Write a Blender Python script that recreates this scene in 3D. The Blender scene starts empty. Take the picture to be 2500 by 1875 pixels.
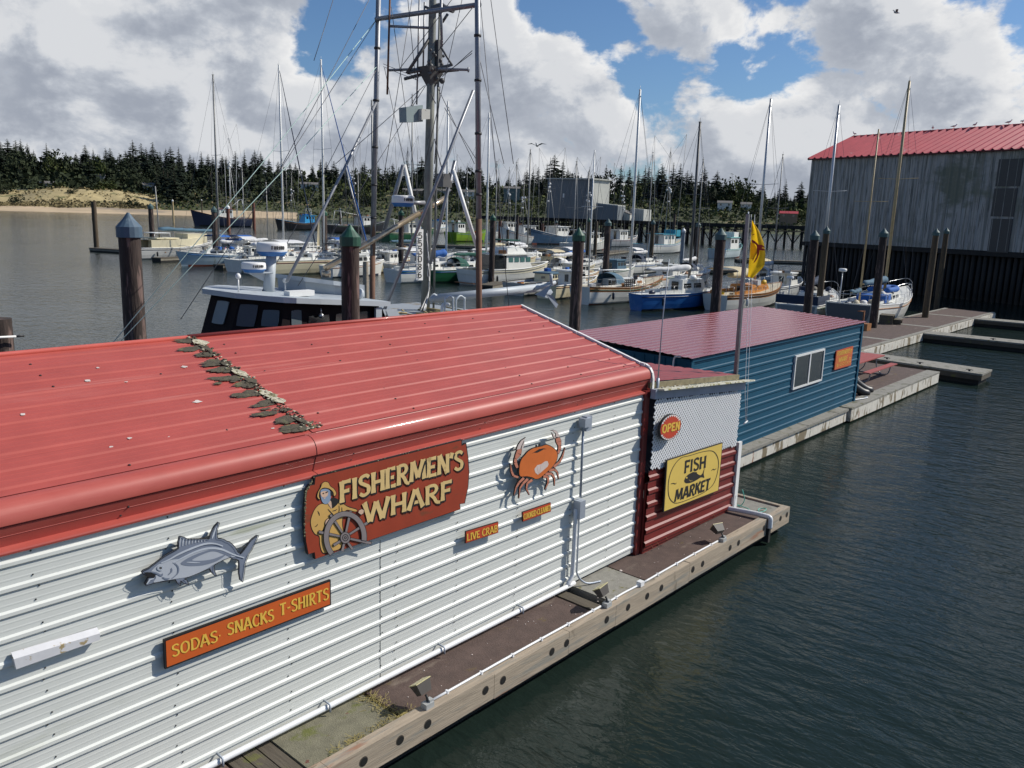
import bpy, math, random
import numpy as np
from mathutils import Vector, Matrix, noise
random.seed(7)
R = math.radians
SC = bpy.context.scene
COL = SC.collection
# ------------------------------------------------------------------ camera
FPX, PITCH, ROLL, YAW, EYE = 2015.0, R(11.55), R(1.822), R(41.3901), 6.5
EX = (math.sin(YAW), math.cos(YAW)); EY = (-math.cos(YAW), math.sin(YAW))
def ray(px, py):
    """world direction through a point of the 2500 x 1875 frame (used to measure where things stand)"""
    x = (px - 1250) / FPX; y = -(py - 937.5) / FPX
    xr = x*math.cos(ROLL) - y*math.sin(ROLL); yr = x*math.sin(ROLL) + y*math.cos(ROLL)
    fw = math.cos(PITCH) + yr*math.sin(PITCH); up = -math.sin(PITCH) + yr*math.cos(PITCH)
    return Vector((xr*EX[0] + fw*EX[1], xr*EY[0] + fw*EY[1], up))
CAMP = Vector((0, 0, EYE))
def G(px, py, z=0.0):
    d = ray(px, py); return CAMP + d*((z - EYE)/d.z)
def P(px, py, y):
    d = ray(px, py); return CAMP + d*(y/d.y)
def PX(px, py, x):
    d = ray(px, py); return CAMP + d*(x/d.x)
def PD(px, py, dist):
    d = ray(px, py); return CAMP + d*(dist/math.hypot(d.x, d.y))
K = 2500/2212
def Gd(x, y, z=0.0): return G(x*K, y*K, z)
def Pd(x, y, yy): return P(x*K, y*K, yy)
def PDd(x, y, dist): return PD(x*K, y*K, dist)
def viewang(xd):
    d = ray(xd*K, 500); return math.degrees(math.atan2(d.y, d.x))
def hgt(loc, xd, yd):
    """height at which a vertical through loc reaches image row yd"""
    lo, hi = -5.0, 80.0
    c0 = ray(1250, 937.5); r0 = (ray(1251, 937.5) - c0).normalized(); u0 = (ray(1250, 936.5) - c0).normalized(); f0 = c0.normalized()
    for _ in range(40):
        m = (lo + hi)/2; p = Vector((loc[0], loc[1], m)) - CAMP
        yy = 937.5 - FPX*p.dot(u0)/p.dot(f0)
        if yy > yd*K: lo = m
        else: hi = m
    return lo
cam = bpy.data.cameras.new('camera'); camo = bpy.data.objects.new('camera', cam); COL.objects.link(camo)
c0 = ray(1250, 937.5); r0 = (ray(1251, 937.5) - c0).normalized(); u0 = (ray(1250, 936.5) - c0).normalized(); f0 = c0.normalized()
camo.matrix_world = Matrix(((r0.x, u0.x, -f0.x, 0), (r0.y, u0.y, -f0.y, 0), (r0.z, u0.z, -f0.z, EYE), (0, 0, 0, 1)))
cam.sensor_fit = 'HORIZONTAL'; cam.sensor_width = 36; cam.lens = FPX/2500*36
cam.clip_start = 0.1; cam.clip_end = 6000
SC.camera = camo
# ------------------------------------------------------------------ light
SUN = Vector((0.64, -0.42, 0.65)).normalized()
sl = bpy.data.lights.new('sun', 'SUN'); sl.energy = 4.7; sl.angle = R(0.53); sl.color = (1.0, 0.95, 0.86)
so = bpy.data.objects.new('sun', sl); COL.objects.link(so)
so.rotation_euler = SUN.to_track_quat('Z', 'Y').to_euler(); so.location = (30, -30, 40)
SC.view_settings.view_transform = 'Standard'; SC.view_settings.look = 'None'
SC.view_settings.exposure = 0.0; SC.view_settings.gamma = 1
# ------------------------------------------------------------------ sky with cumulus
W = bpy.data.worlds.new('World'); SC.world = W; W.use_nodes = True
nt = W.node_tree; nt.nodes.clear()
def wn(t, **k):
    n = nt.nodes.new(t)
    for a, v in k.items(): setattr(n, a, v)
    return n
def wl(a, b): nt.links.new(a, b)
def wmath(op, a, b=None, clamp=False):
    n = wn('ShaderNodeMath', operation=op, use_clamp=clamp)
    for i, v in enumerate((a, b)):
        if v is None: continue
        if isinstance(v, (int, float)): n.inputs[i].default_value = v
        else: wl(v, n.inputs[i])
    return n.outputs[0]
def wmap(v, a, b, c=0, d=1):
    n = wn('ShaderNodeMapRange', interpolation_type='SMOOTHSTEP')
    wl(v, n.inputs[0])
    for i, q in enumerate((a, b, c, d)): n.inputs[i+1].default_value = q
    return n.outputs[0]
tc = wn('ShaderNodeTexCoord')
sky = wn('ShaderNodeTexSky', sky_type='NISHITA', sun_disc=False)
sky.sun_elevation = math.asin(SUN.z); sky.sun_rotation = math.atan2(SUN.x, SUN.y)
sky.air_density = 1.0; sky.dust_density = 0.6; sky.ozone_density = 2.0
def cloud_noise(off, bias):
    mp = wn('ShaderNodeMapping'); wl(tc.outputs['Generated'], mp.inputs[0])
    mp.inputs['Location'].default_value = off; mp.inputs['Scale'].default_value = (1, 1, 1.55)
    a = wn('ShaderNodeTexNoise', noise_dimensions='3D'); wl(mp.outputs[0], a.inputs['Vector'])
    a.inputs['Scale'].default_value = 7.4; a.inputs['Detail'].default_value = 10; a.inputs['Roughness'].default_value = 0.58; a.inputs['Distortion'].default_value = 0.15
    return wmath('ADD', a.outputs[0], bias)
blobs = [  # (x, y) in the 2212 px view, radius in degrees, how much cloud it adds or takes
    (1300, 60, 6.0, -.17), (1480, 40, 5.0, -.14), (1640, 130, 4.0, -.20),  (760, -10, 3.0, -.16),
    (900, 20, 2.0, -.10), (1680, 20, 2.6, -.12), (2190, 170, 2.2, -.10), (1150, 40, 2.2, -.06), (1400, 150, 2.2, -.05),
    (1850, 40, 4.2, .24), (1480, 125, 2.6, .26), (1390, 90, 2.0, .22), (1280, 190, 3.6, .22), (1210, 120, 2.0, .12), (1430, 0, 3.2, .24), (1650, 75, 2.6, .22), (1560, 30, 1.4, .10), (1750, 250, 3.4, .14), (1950, 240, 4.5, .10),
    (550, 120, 9.0, .12), (150, 150, 12.0, .15), (1000, 120, 5.0, .15), (700, 330, 9.0, .08), (300, 20, 8.0, .10), (2100, 90, 4.0, .06)]
bias = None
for (bx, by, br, bw) in blobs:
    d = ray(bx*K, by*K).normalized()
    ds = wn('ShaderNodeVectorMath', operation='DISTANCE'); wl(tc.outputs['Generated'], ds.inputs[0]); ds.inputs[1].default_value = d
    b = wmap(ds.outputs['Value'], R(br)*1.25, R(br)*0.25, 0, bw)
    bias = b if bias is None else wmath('ADD', bias, b)
sep = wn('ShaderNodeSeparateXYZ'); wl(tc.outputs['Generated'], sep.inputs[0])
low = wmap(sep.outputs['Z'], 0.175, 0.085, 0, 0.20)         # more cloud towards the horizon
high = wmap(sep.outputs['Z'], 0.30, 0.60, 0, -0.22)       # mostly open sky overhead
fwd = wn('ShaderNodeVectorMath', operation='DOT_PRODUCT'); wl(tc.outputs['Generated'], fwd.inputs[0]); fwd.inputs[1].default_value = (f0.x, f0.y, 0)
back = wmap(fwd.outputs['Value'], 0.1, -0.5, 0, -0.16)    # and clear behind the viewer
bias = wmath('ADD', bias, wmath('ADD', low, wmath('ADD', high, back)))
zero = wmath('MULTIPLY', sep.outputs['Z'], 0.0)
n1 = cloud_noise((3.1, 1.7, 0.4), zero)
n2 = cloud_noise((3.1 + 0.038*SUN.x, 1.7 + 0.038*SUN.y, 0.4 + 0.050), zero)
dens = wmath('ADD', wmath('ADD', wmath('MULTIPLY', n1, 1.75), -0.375), bias)
cover = wmap(dens, 0.455, 0.60)
lit = wmap(wmath('SUBTRACT', n1, n2), -0.13, 0.10)
edge = wmap(dens, 0.80, 0.50)                              # thin rims let the sun through, thick middles go grey
shade = wmath('ADD', wmath('MULTIPLY', lit, 0.66), wmath('MULTIPLY', edge, 0.30), True)
cr = wn('ShaderNodeValToRGB'); wl(shade, cr.inputs[0])
e = cr.color_ramp.elements; e[0].position = 0.0; e[0].color = (0.40, 0.44, 0.52, 1); e[1].position = 0.90; e[1].color = (1.0, 1.0, 1.0, 1)
m_ = e.new(0.40); m_.color = (0.58, 0.62, 0.69, 1)
tn_ = wn('ShaderNodeVectorMath', operation='MULTIPLY'); wl(sky.outputs[0], tn_.inputs[0]); tn_.inputs[1].default_value = (0.72, 0.94, 1.20)   # a clearer, bluer air than the model's
bs = wn('ShaderNodeBackground'); wl(tn_.outputs[0], bs.inputs[0]); bs.inputs[1].default_value = 0.078
bc = wn('ShaderNodeBackground'); wl(cr.outputs[0], bc.inputs[0]); bc.inputs[1].default_value = 0.86
mx = wn('ShaderNodeMixShader'); wl(cover, mx.inputs[0]); wl(bs.outputs[0], mx.inputs[1]); wl(bc.outputs[0], mx.inputs[2])
wo = wn('ShaderNodeOutputWorld'); wl(mx.outputs[0], wo.inputs[0])
# ------------------------------------------------------------------ helpers
def lin(c): return tuple((x/12.92 if x <= .04045 else ((x+.055)/1.055)**2.4) for x in c)
def M(name, col, rough=.55, metal=0.0, var=.12, scale=3.0, bump=0.0, bscale=60.0, stains=(), spec=.5, coat=0.0, stretch=(1, 1, 1), aniso=None):
    """procedural paint / wood / metal: two tones of noise, optional stains (colour, scale xyz, threshold, softness) and bump"""
    m = bpy.data.materials.new(name); m.use_nodes = True; t = m.node_tree; b = t.nodes['Principled BSDF']
    tc = t.nodes.new('ShaderNodeTexCoord')
    mp = t.nodes.new('ShaderNodeMapping'); mp.inputs['Scale'].default_value = stretch; t.links.new(tc.outputs['Object'], mp.inputs[0])
    n = t.nodes.new('ShaderNodeTexNoise'); n.inputs['Scale'].default_value = scale; n.inputs['Detail'].default_value = 6; n.inputs['Roughness'].default_value = .65
    t.links.new(mp.outputs[0], n.inputs['Vector'])
    r = t.nodes.new('ShaderNodeValToRGB'); t.links.new(n.outputs[0], r.inputs[0])
    r.color_ramp.elements[0].position = .3; r.color_ramp.elements[1].position = .7
    r.color_ramp.elements[0].color = tuple(max(0, x*(1-var)) for x in col) + (1,)
    r.color_ramp.elements[1].color = tuple(min(1, x*(1+var)) for x in col) + (1,)
    out = r.outputs[0]
    for sc, ss, th, so_ in stains:
        mp2 = t.nodes.new('ShaderNodeMapping'); mp2.inputs['Scale'].default_value = ss; mp2.inputs['Location'].default_value = (th*7, ss[0], ss[2]); t.links.new(tc.outputs['Object'], mp2.inputs[0])
        n2 = t.nodes.new('ShaderNodeTexNoise'); n2.inputs['Scale'].default_value = 1; n2.inputs['Detail'].default_value = 7; n2.inputs['Roughness'].default_value = .6
        t.links.new(mp2.outputs[0], n2.inputs['Vector'])
        mr = t.nodes.new('ShaderNodeMapRange'); mr.interpolation_type = 'SMOOTHSTEP'; t.links.new(n2.outputs[0], mr.inputs[0])
        mr.inputs[1].default_value = th; mr.inputs[2].default_value = th + so_
        mi = t.nodes.new('ShaderNodeMix'); mi.data_type = 'RGBA'; t.links.new(mr.outputs[0], mi.inputs[0]); t.links.new(out, mi.inputs[6]); mi.inputs[7].default_value = tuple(sc) + (1,)
        out = mi.outputs[2]
    t.links.new(out, b.inputs['Base Color'])
    b.inputs['Roughness'].default_value = rough; b.inputs['Metallic'].default_value = metal; b.inputs['Specular IOR Level'].default_value = spec
    if coat: b.inputs['Coat Weight'].default_value = coat; b.inputs['Coat Roughness'].default_value = .08
    if bump:
        n3 = t.nodes.new('ShaderNodeTexNoise'); n3.inputs['Scale'].default_value = bscale; n3.inputs['Detail'].default_value = 5
        mp3 = t.nodes.new('ShaderNodeMapping'); mp3.inputs['Scale'].default_value = stretch; t.links.new(tc.outputs['Object'], mp3.inputs[0]); t.links.new(mp3.outputs[0], n3.inputs['Vector'])
        bu = t.nodes.new('ShaderNodeBump'); bu.inputs['Strength'].default_value = bump; bu.inputs['Distance'].default_value = .02
        t.links.new(n3.outputs[0], bu.inputs['Height']); t.links.new(bu.outputs[0], b.inputs['Normal'])
    return m
def Glass(name, col=(.02, .03, .035), rough=.06):
    m = M(name, col, rough, var=.1, spec=.8); return m
def wm(o):
    m = Matrix.LocRotScale(o.location, o.rotation_euler, o.scale)
    return wm(o.parent) @ m if o.parent else m
def tag(o, label=None, cat=None, group=None, kind=None):
    if label: o['label'] = label
    if cat: o['category'] = cat
    if group: o['group'] = group
    if kind: o['kind'] = kind
    return o
def thing(name, loc, label, cat, group=None, rz=0.0):
    o = bpy.data.objects.new(name, None); COL.objects.link(o); o.empty_display_size = .3
    o.location = loc; o.rotation_euler = (0, 0, rz); return tag(o, label, cat, group)
def copytree(o, parent=None):
    c = o.copy(); COL.objects.link(c)
    if parent: c.parent = parent
    for ch in list(o.children): copytree(ch, c)
    return c
class MB:
    def __init__(s): s.v, s.f, s.mi, s.sm = [], [], [], []
    def add(s, vs, fs, m=0, sm=False):
        o = len(s.v); s.v += [tuple(v) for v in vs]
        for f in fs: s.f.append([i+o for i in f]); s.mi.append(m); s.sm.append(sm)
        return s
    def poly(s, pts, m=0): return s.add(pts, [list(range(len(pts)))], m)
    def box(s, c, d, m=0, rot=None, top=1.0):
        x, y, z = d[0]/2, d[1]/2, d[2]/2
        vs = [Vector((a*x*(top if k > 0 else 1), b*y*(top if k > 0 else 1), k*z)) for k in (-1, 1) for a, b in ((-1, -1), (1, -1), (1, 1), (-1, 1))]
        if rot is not None: vs = [(Matrix.Rotation(rot, 3, 'Z') if isinstance(rot, (int, float)) else rot) @ v for v in vs]
        c = Vector(c)
        return s.add([v + c for v in vs], [(3, 2, 1, 0), (4, 5, 6, 7), (0, 1, 5, 4), (1, 2, 6, 5), (2, 3, 7, 6), (3, 0, 4, 7)], m)
    def bx(s, x0, x1, y0, y1, z0, z1, m=0): return s.box(((x0+x1)/2, (y0+y1)/2, (z0+z1)/2), (abs(x1-x0), abs(y1-y0), abs(z1-z0)), m)
    def tube(s, pts, r, n=8, m=0, sm=True, cap=True, closed=False):
        pts = [Vector(p) for p in pts]; N = len(pts)
        rs = r if isinstance(r, (list, tuple)) else [r]*N
        vs = []; a = None
        for i, p in enumerate(pts):
            if closed: t = pts[(i+1) % N] - pts[i-1]
            else: t = pts[min(i+1, N-1)] - pts[max(i-1, 0)]
            if t.length < 1e-9: t = Vector((0, 0, 1))
            t.normalize()
            if a is None: a = t.orthogonal().normalized()
            else:
                a = (a - t*a.dot(t))
                a = a.normalized() if a.length > 1e-6 else t.orthogonal().normalized()
            b = t.cross(a)
            vs += [p + (a*math.cos(2*math.pi*k/n) + b*math.sin(2*math.pi*k/n))*rs[i] for k in range(n)]
        fs = []
        for i in range(N if closed else N-1):
            j = (i+1) % N
            fs += [(i*n+k, i*n+(k+1) % n, j*n+(k+1) % n, j*n+k) for k in range(n)]
        s.add(vs, fs, m, sm)
        if cap and not closed:
            o = len(s.v) - N*n
            s.f.append([o+k for k in reversed(range(n))]); s.mi.append(m); s.sm.append(False)
            s.f.append([o+(N-1)*n+k for k in range(n)]); s.mi.append(m); s.sm.append(False)
        return s
    def lathe(s, prof, c, n=16, m=0, sm=True, axis=None):
        c = Vector(c); vs = []
        q = Vector(axis).to_track_quat('Z', 'Y') if axis is not None else None
        for r, z in prof:
            for k in range(n):
                v = Vector((r*math.cos(2*math.pi*k/n), r*math.sin(2*math.pi*k/n), z))
                vs.append(c + (q @ v if q else v))
        fs = [(i*n+k, i*n+(k+1) % n, (i+1)*n+(k+1) % n, (i+1)*n+k) for i in range(len(prof)-1) for k in range(n)]
        s.add(vs, fs, m, sm); o = len(s.v) - len(vs)
        s.f.append([o+k for k in reversed(range(n))]); s.mi.append(m); s.sm.append(False)
        s.f.append([o+(len(prof)-1)*n+k for k in range(n)]); s.mi.append(m); s.sm.append(False)
        return s
    def plate(s, pts, n, t, m=0, ms=None):
        """polygon given by its front outline, with thickness t behind it (n points out of the front)"""
        pts = [Vector(p) for p in pts]; n = Vector(n).normalized(); k = len(pts)
        s.add(pts + [p - n*t for p in pts], [list(range(k))], m)
        o = len(s.v) - 2*k; ms = m if ms is None else ms
        s.f.append([o+k+i for i in reversed(range(k))]); s.mi.append(ms); s.sm.append(False)
        for i in range(k):
            j = (i+1) % k; s.f.append([o+i, o+k+i, o+k+j, o+j]); s.mi.append(ms); s.sm.append(False)
        return s
    def sheet(s, rows, m=0, sm=False):
        """grid of points, rows of equal length"""
        nc = len(rows[0]); vs = [p for r in rows for p in r]
        return s.add(vs, [(i*nc+j, i*nc+j+1, (i+1)*nc+j+1, (i+1)*nc+j) for i in range(len(rows)-1) for j in range(nc-1)], m, sm)
    def ball(s, c, r, m=0, n=8, sq=(1, 1, 1), rough=0.0):
        prof = [(math.sin(math.pi*i/n), -math.cos(math.pi*i/n)) for i in range(n+1)]
        c = Vector(c); vs = []
        for a, z in prof:
            for k in range(n+2):
                th = 2*math.pi*k/(n+2); v = Vector((a*math.cos(th)*sq[0], a*math.sin(th)*sq[1], z*sq[2]))*r
                if rough: v *= 1 + rough*noise.noise((v + c)*(2.5/r))
                vs.append(c + v)
        w = n+2
        return s.add(vs, [(i*w+k, i*w+(k+1) % w, (i+1)*w+(k+1) % w, (i+1)*w+k) for i in range(n) for k in range(w)], m, True)
    def build(s, name, mats, parent=None, local=False, origin=None):
        if not isinstance(mats, (list, tuple)): mats = [mats]
        me = bpy.data.meshes.new(name)
        vs = s.v; loc = Vector((0, 0, 0))
        if parent is not None and not local:
            iv = wm(parent).inverted(); vs = [iv @ Vector(v) for v in vs]
        elif parent is None and not local:
            a = np.array(vs); loc = Vector(((a[:, 0].min()+a[:, 0].max())/2, (a[:, 1].min()+a[:, 1].max())/2, a[:, 2].min())) if origin is None else Vector(origin)
            vs = [(v[0]-loc.x, v[1]-loc.y, v[2]-loc.z) for v in vs]
        me.from_pydata([tuple(v) for v in vs], [], s.f)
        for mt in mats: me.materials.append(mt)
        me.polygons.foreach_set('material_index', s.mi); me.polygons.foreach_set('use_smooth', s.sm)
        me.update()
        o = bpy.data.objects.new(name, me); COL.objects.link(o); o.location = loc
        if parent is not None: o.parent = parent
        return o
def spline(pts, n=6, closed=False):
    pts = [Vector(p) for p in pts]; out = []; N = len(pts)
    for i in range(N if closed else N-1):
        if closed: a, b, c, d = pts[i-1], pts[i], pts[(i+1) % N], pts[(i+2) % N]
        else: a, b, c, d = pts[max(i-1, 0)], pts[i], pts[i+1], pts[min(i+2, N-1)]
        for k in range(n):
            t = k/n
            out.append(.5*((2*b) + (c-a)*t + (2*a-5*b+4*c-d)*t*t + (3*b-a-3*c+d)*t**3))
    if not closed: out.append(pts[-1])
    return out
# ------------------------------------------------------------------ brush lettering (strokes with flared ends)
def _l(*p): return ('l', p)
def _c(*p): return ('c', p)
GL = {
 'A': (.66, [_l((.06, 0), (.30, 1)), _l((.34, 1), (.60, 0)), _l((.16, .32), (.50, .32))]),
 'B': (.58, [_l((.12, 0), (.12, 1)), _c((.12, .95), (.36, .95), (.46, .76), (.36, .56), (.12, .53)), _c((.12, .53), (.40, .52), (.50, .28), (.38, .05), (.12, .05))]),
 'C': (.58, [_c((.52, .78), (.40, .95), (.22, .92), (.10, .66), (.10, .34), (.22, .08), (.40, .05), (.53, .22))]),
 'D': (.62, [_l((.12, 0), (.12, 1)), _c((.12, .95), (.38, .92), (.54, .62), (.54, .38), (.38, .08), (.12, .05))]),
 'E': (.52, [_l((.12, 0), (.12, 1)), _l((.12, .93), (.48, .93)), _l((.12, .5), (.42, .5)), _l((.12, .07), (.50, .07))]),
 'F': (.50, [_l((.12, 0), (.12, 1)), _l((.12, .93), (.48, .93)), _l((.12, .5), (.42, .5))]),
 'H': (.62, [_l((.12, 0), (.12, 1)), _l((.52, 0), (.52, 1)), _l((.12, .5), (.52, .5))]),
 'I': (.28, [_l((.14, 0), (.14, 1))]),
 'K': (.60, [_l((.12, 0), (.12, 1)), _l((.14, .42), (.52, 1)), _l((.26, .60), (.56, 0))]),
 'L': (.50, [_l((.12, 0), (.12, 1)), _l((.12, .07), (.48, .07))]),
 'M': (.84, [_l((.10, 0), (.16, 1)), _l((.18, 1), (.42, .15)), _l((.42, .15), (.66, 1)), _l((.68, 1), (.74, 0))]),
 'N': (.66, [_l((.12, 0), (.12, 1)), _l((.13, 1), (.53, 0)), _l((.54, 0), (.54, 1))]),
 'O': (.66, [_c((.33, .96), (.14, .80), (.10, .5), (.14, .2), (.33, .04), (.52, .2), (.56, .5), (.52, .80), (.33, .96))]),
 'P': (.56, [_l((.12, 0), (.12, 1)), _c((.12, .95), (.38, .94), (.48, .72), (.38, .50), (.12, .46))]),
 'R': (.60, [_l((.12, 0), (.12, 1)), _c((.12, .95), (.38, .94), (.47, .74), (.37, .54), (.14, .50)), _c((.24, .50), (.38, .28), (.48, .04), (.62, -.02))]),
 'S': (.54, [_c((.47, .84), (.34, .96), (.14, .90), (.12, .68), (.28, .53), (.44, .38), (.43, .12), (.24, .03), (.08, .16))]),
 'T': (.56, [_l((.28, 0), (.28, 1)), _l((.04, .93), (.52, .93))]),
 'U': (.62, [_c((.12, 1), (.12, .4), (.18, .1), (.31, .04), (.44, .1), (.50, .4), (.50, 1))]),
 'V': (.62, [_l((.05, 1), (.31, 0)), _l((.31, 0), (.57, 1))]),
 'W': (.92, [_l((.05, 1), (.24, 0)), _l((.25, 0), (.45, .9)), _l((.45, .9), (.66, 0)), _l((.67, 0), (.87, 1))]),
 "'": (.20, [_l((.12, 1), (.06, .72))]), '-': (.34, [_l((.06, .45), (.28, .45))]), '.': (.24, [_l((.08, .45), (.16, .45))]), ' ': (.34, []), '&': (.30, [_l((.08, .5), (.22, .5)), _l((.15, .35), (.15, .65))]),
 '0': (.60, [_c((.30, .96), (.14, .80), (.12, .5), (.14, .2), (.30, .04), (.46, .2), (.48, .5), (.46, .80), (.30, .96))]),
 '3': (.58, [_c((.10, .84), (.30, .96), (.46, .78), (.30, .54), (.24, .53)), _c((.24, .53), (.50, .40), (.46, .10), (.26, .04), (.08, .18))]),
 '5': (.58, [_l((.46, .93), (.14, .93)), _l((.14, .93), (.12, .52)), _c((.12, .52), (.34, .62), (.48, .34), (.36, .06), (.10, .10))]),
 '6': (.58, [_c((.44, .92), (.20, .80), (.11, .40), (.20, .06), (.38, .06), (.47, .30), (.36, .54), (.16, .44))]),
 '8': (.58, [_c((.29, .96), (.13, .78), (.29, .54), (.45, .78), (.29, .96)), _c((.29, .54), (.10, .28), (.29, .04), (.48, .28), (.29, .54))]),
 'l': (.22, [_l((.11, 0), (.11, 1))]), 'r': (.40, [_l((.11, 0), (.11, .62)), _c((.11, .45), (.22, .62), (.36, .58))]),
 'u': (.50, [_c((.10, .62), (.10, .2), (.22, .03), (.36, .12), (.40, .62))]), 'y': (.50, [_l((.06, .62), (.26, .08)), _l((.44, .62), (.18, -.28))]),
 't': (.36, [_l((.17, 0), (.17, .9)), _l((.03, .62), (.33, .62))]), 'o': (.5, [_c((.25, .62), (.10, .46), (.10, .18), (.25, .02), (.40, .18), (.40, .46), (.25, .62))]), 'c': (.44, [_c((.38, .52), (.24, .62), (.10, .44), (.10, .18), (.24, .02), (.38, .12))]), 'k': (.48, [_l((.10, 0), (.10, 1)), _l((.12, .28), (.40, .62)), _l((.20, .40), (.42, 0))]),
}
def letters(mb, text, o, u, v, n, wid, hgt_, wt=.17, m=0, slant=0.0, rise=None, lift=.0005, flare=.3, base=0.0):
    """paint text in the plane (o, u right, v up, n out); fits width wid, cap height hgt_; rise(t) adds to the baseline"""
    o, u, v, n = Vector(o), Vector(u).normalized(), Vector(v).normalized(), Vector(n).normalized()
    tot = sum(GL[c][0] for c in text); sx = wid/(tot*hgt_) ; x = 0.0; k = 0
    for ch in text:
        gw, st = GL[ch]
        for kind, pts in st:
            pp = [Vector((p[0], p[1], 0)) for p in pts]
            pp = spline(pp, 5) if kind == 'c' else [pp[0].lerp(pp[1], t/4) for t in range(5)]
            N = len(pp); L_, R_ = [], []
            for i, p in enumerate(pp):
                t = pp[min(i+1, N-1)] - pp[max(i-1, 0)]; t = Vector((t.x*sx, t.y, 0)); t.normalize()
                q = i/(N-1); w = wt/2*(1 + flare*(abs(2*q-1)**2.5))
                if kind == 'l' and abs(t.x) > .8: w *= .72
                if kind == 'c': w = wt/2*(1.05 - .35*abs(t.x))*(1 if 0 < i < N-1 else .8)
                nn = Vector((-t.y, t.x, 0))
                for lst, sg in ((L_, 1), (R_, -1)):
                    a = Vector(((x + p.x)*sx + sg*nn.x*w, p.y + sg*nn.y*w, 0))
                    rr = rise((x + p.x)/tot) if rise else 0
                    a.x += slant*a.y
                    lst.append(o + u*(a.x*hgt_) + v*(a.y*hgt_ + rr) + n*(base + lift*(k % 9)))
            mb.sheet([L_, R_], m); k += 1
        x += gw
# ------------------------------------------------------------------ water
def water_mat():
    m = bpy.data.materials.new('harbour water'); m.use_nodes = True; t = m.node_tree; b = t.nodes['Principled BSDF']
    b.inputs['Base Color'].default_value = (.012, .021, .017, 1); b.inputs['Roughness'].default_value = .08; b.inputs['Specular IOR Level'].default_value = .30; b.inputs['IOR'].default_value = 1.33
    g = t.nodes.new('ShaderNodeNewGeometry')
    def nz(scale, sc, det, dist, w, rot=0.0):
        mp = t.nodes.new('ShaderNodeMapping'); mp.inputs['Scale'].default_value = sc; mp.inputs['Rotation'].default_value = (0, 0, rot)
        t.links.new(g.outputs['Position'], mp.inputs[0])
        n = t.nodes.new('ShaderNodeTexNoise'); n.inputs['Scale'].default_value = scale; n.inputs['Detail'].default_value = det; n.inputs['Distortion'].default_value = dist
        t.links.new(mp.outputs[0], n.inputs['Vector'])
        q = t.nodes.new('ShaderNodeMath'); q.operation = 'MULTIPLY'; q.inputs[1].default_value = w; t.links.new(n.outputs[0], q.inputs[0]); return q.outputs[0]
    def add(a, c):
        q = t.nodes.new('ShaderNodeMath'); q.operation = 'ADD'; t.links.new(a, q.inputs[0]); t.links.new(c, q.inputs[1]); return q.outputs[0]
    h = add(nz(5.2, (1, .40, 1), 3, .5, .46, R(52)), add(nz(15.0, (1, .5, 1), 3, .4, .13, R(40)), nz(1.3, (1, .55, 1), 2, .3, .80, R(60))))
    # calmer and rougher patches
    pm = t.nodes.new('ShaderNodeTexNoise'); pm.inputs['Scale'].default_value = .035; pm.inputs['Detail'].default_value = 3; t.links.new(g.outputs['Position'], pm.inputs['Vector'])
    mr = t.nodes.new('ShaderNodeMapRange'); t.links.new(pm.outputs[0], mr.inputs[0]); mr.inputs[1].default_value = .35; mr.inputs[2].default_value = .65; mr.inputs[3].default_value = .35; mr.inputs[4].default_value = .85
    bu = t.nodes.new('ShaderNodeBump'); bu.inputs['Distance'].default_value = .15; t.links.new(mr.outputs[0], bu.inputs['Strength']); t.links.new(h, bu.inputs['Height']); t.links.new(bu.outputs[0], b.inputs['Normal'])
    return m
mb = MB(); mb.poly([(-1500, -700, 0), (2600, -700, 0), (2600, 2600, 0), (-1500, 2600, 0)])
tag(mb.build('water', water_mat(), origin=(0, 0, 0)), 'dark green harbour water with small wind ripples', 'water', kind='structure')
# ------------------------------------------------------------------ far shore
def itp(x, xs, ys): return float(np.interp(x, xs, ys))
def th2x(th): return 1106 + 1783*math.tan(R(th))
def polar(th, r): a = YAW - R(th); return math.cos(a)*r, math.sin(a)*r
def S_(x): return itp(x, (-800, 0, 400, 800, 1000, 1300, 1600, 1740, 2600), (34, 34, 31, 30, 29, 28, 25, 20, 16))
def gz(th, r):
    x = th2x(th); s = S_(x)
    k = itp(x, (330, 480), (0, 1)); z = itp(r, (540, 560, 600, 640, 690, 740, 780, 900, 1100), (-1.5, 0, 2.0, 3.4 + 3.5*k, (.30 + .32*k)*s, (.7 + .15*k)*s, s, 1.1*s, 1.1*s))
    d = math.exp(-(((x-205)/140)**4))*math.exp(-(((r-668)/30)**2))
    z += d*(7.2 + 1.5*noise.noise((x*.02, r*.03, 0)))
    if r > 575: z += 1.2*noise.noise((x*.011, r*.02, 3.3))
    return max(z, -1.5)
xth = lambda x: math.degrees(math.atan((x-1106)/1783))
def terrain(name, rs, th0, th1, n, mat, label):
    mb = MB(); rows = []
    for r in rs:
        row = []
        for k in range(n+1):
            th = th0 + (th1-th0)*k/n; x, y = polar(th, r); row.append((x, y, gz(th, r)))
        rows.append(row)
    mb.sheet(rows, 0, True)
    return tag(mb.build(name, mat, origin=(0, 0, 0)), label, 'terrain', kind='structure')
sand = M('wet and dry sand', (.50, .38, .24), .9, var=.14, scale=.06, stains=[((.30, .24, .17), (.02, .02, .4), .52, .1)])
dunegrass = M('dry dune grass', (.40, .32, .16), .95, var=.25, scale=.12, stains=[((.16, .15, .06), (.09, .09, .09), .56, .06), ((.10, .11, .05), (.05, .05, .05), .62, .05)])
scrub = M('scrub ground', (.06, .075, .03), .95, var=.5, scale=.08)
terrain('beach', [545, 560, 575, 590, 612], -56, xth(640), 120, sand, 'pale sand beach along the far side of the water')
xth = lambda x: math.degrees(math.atan((x-1106)/1783))
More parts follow.
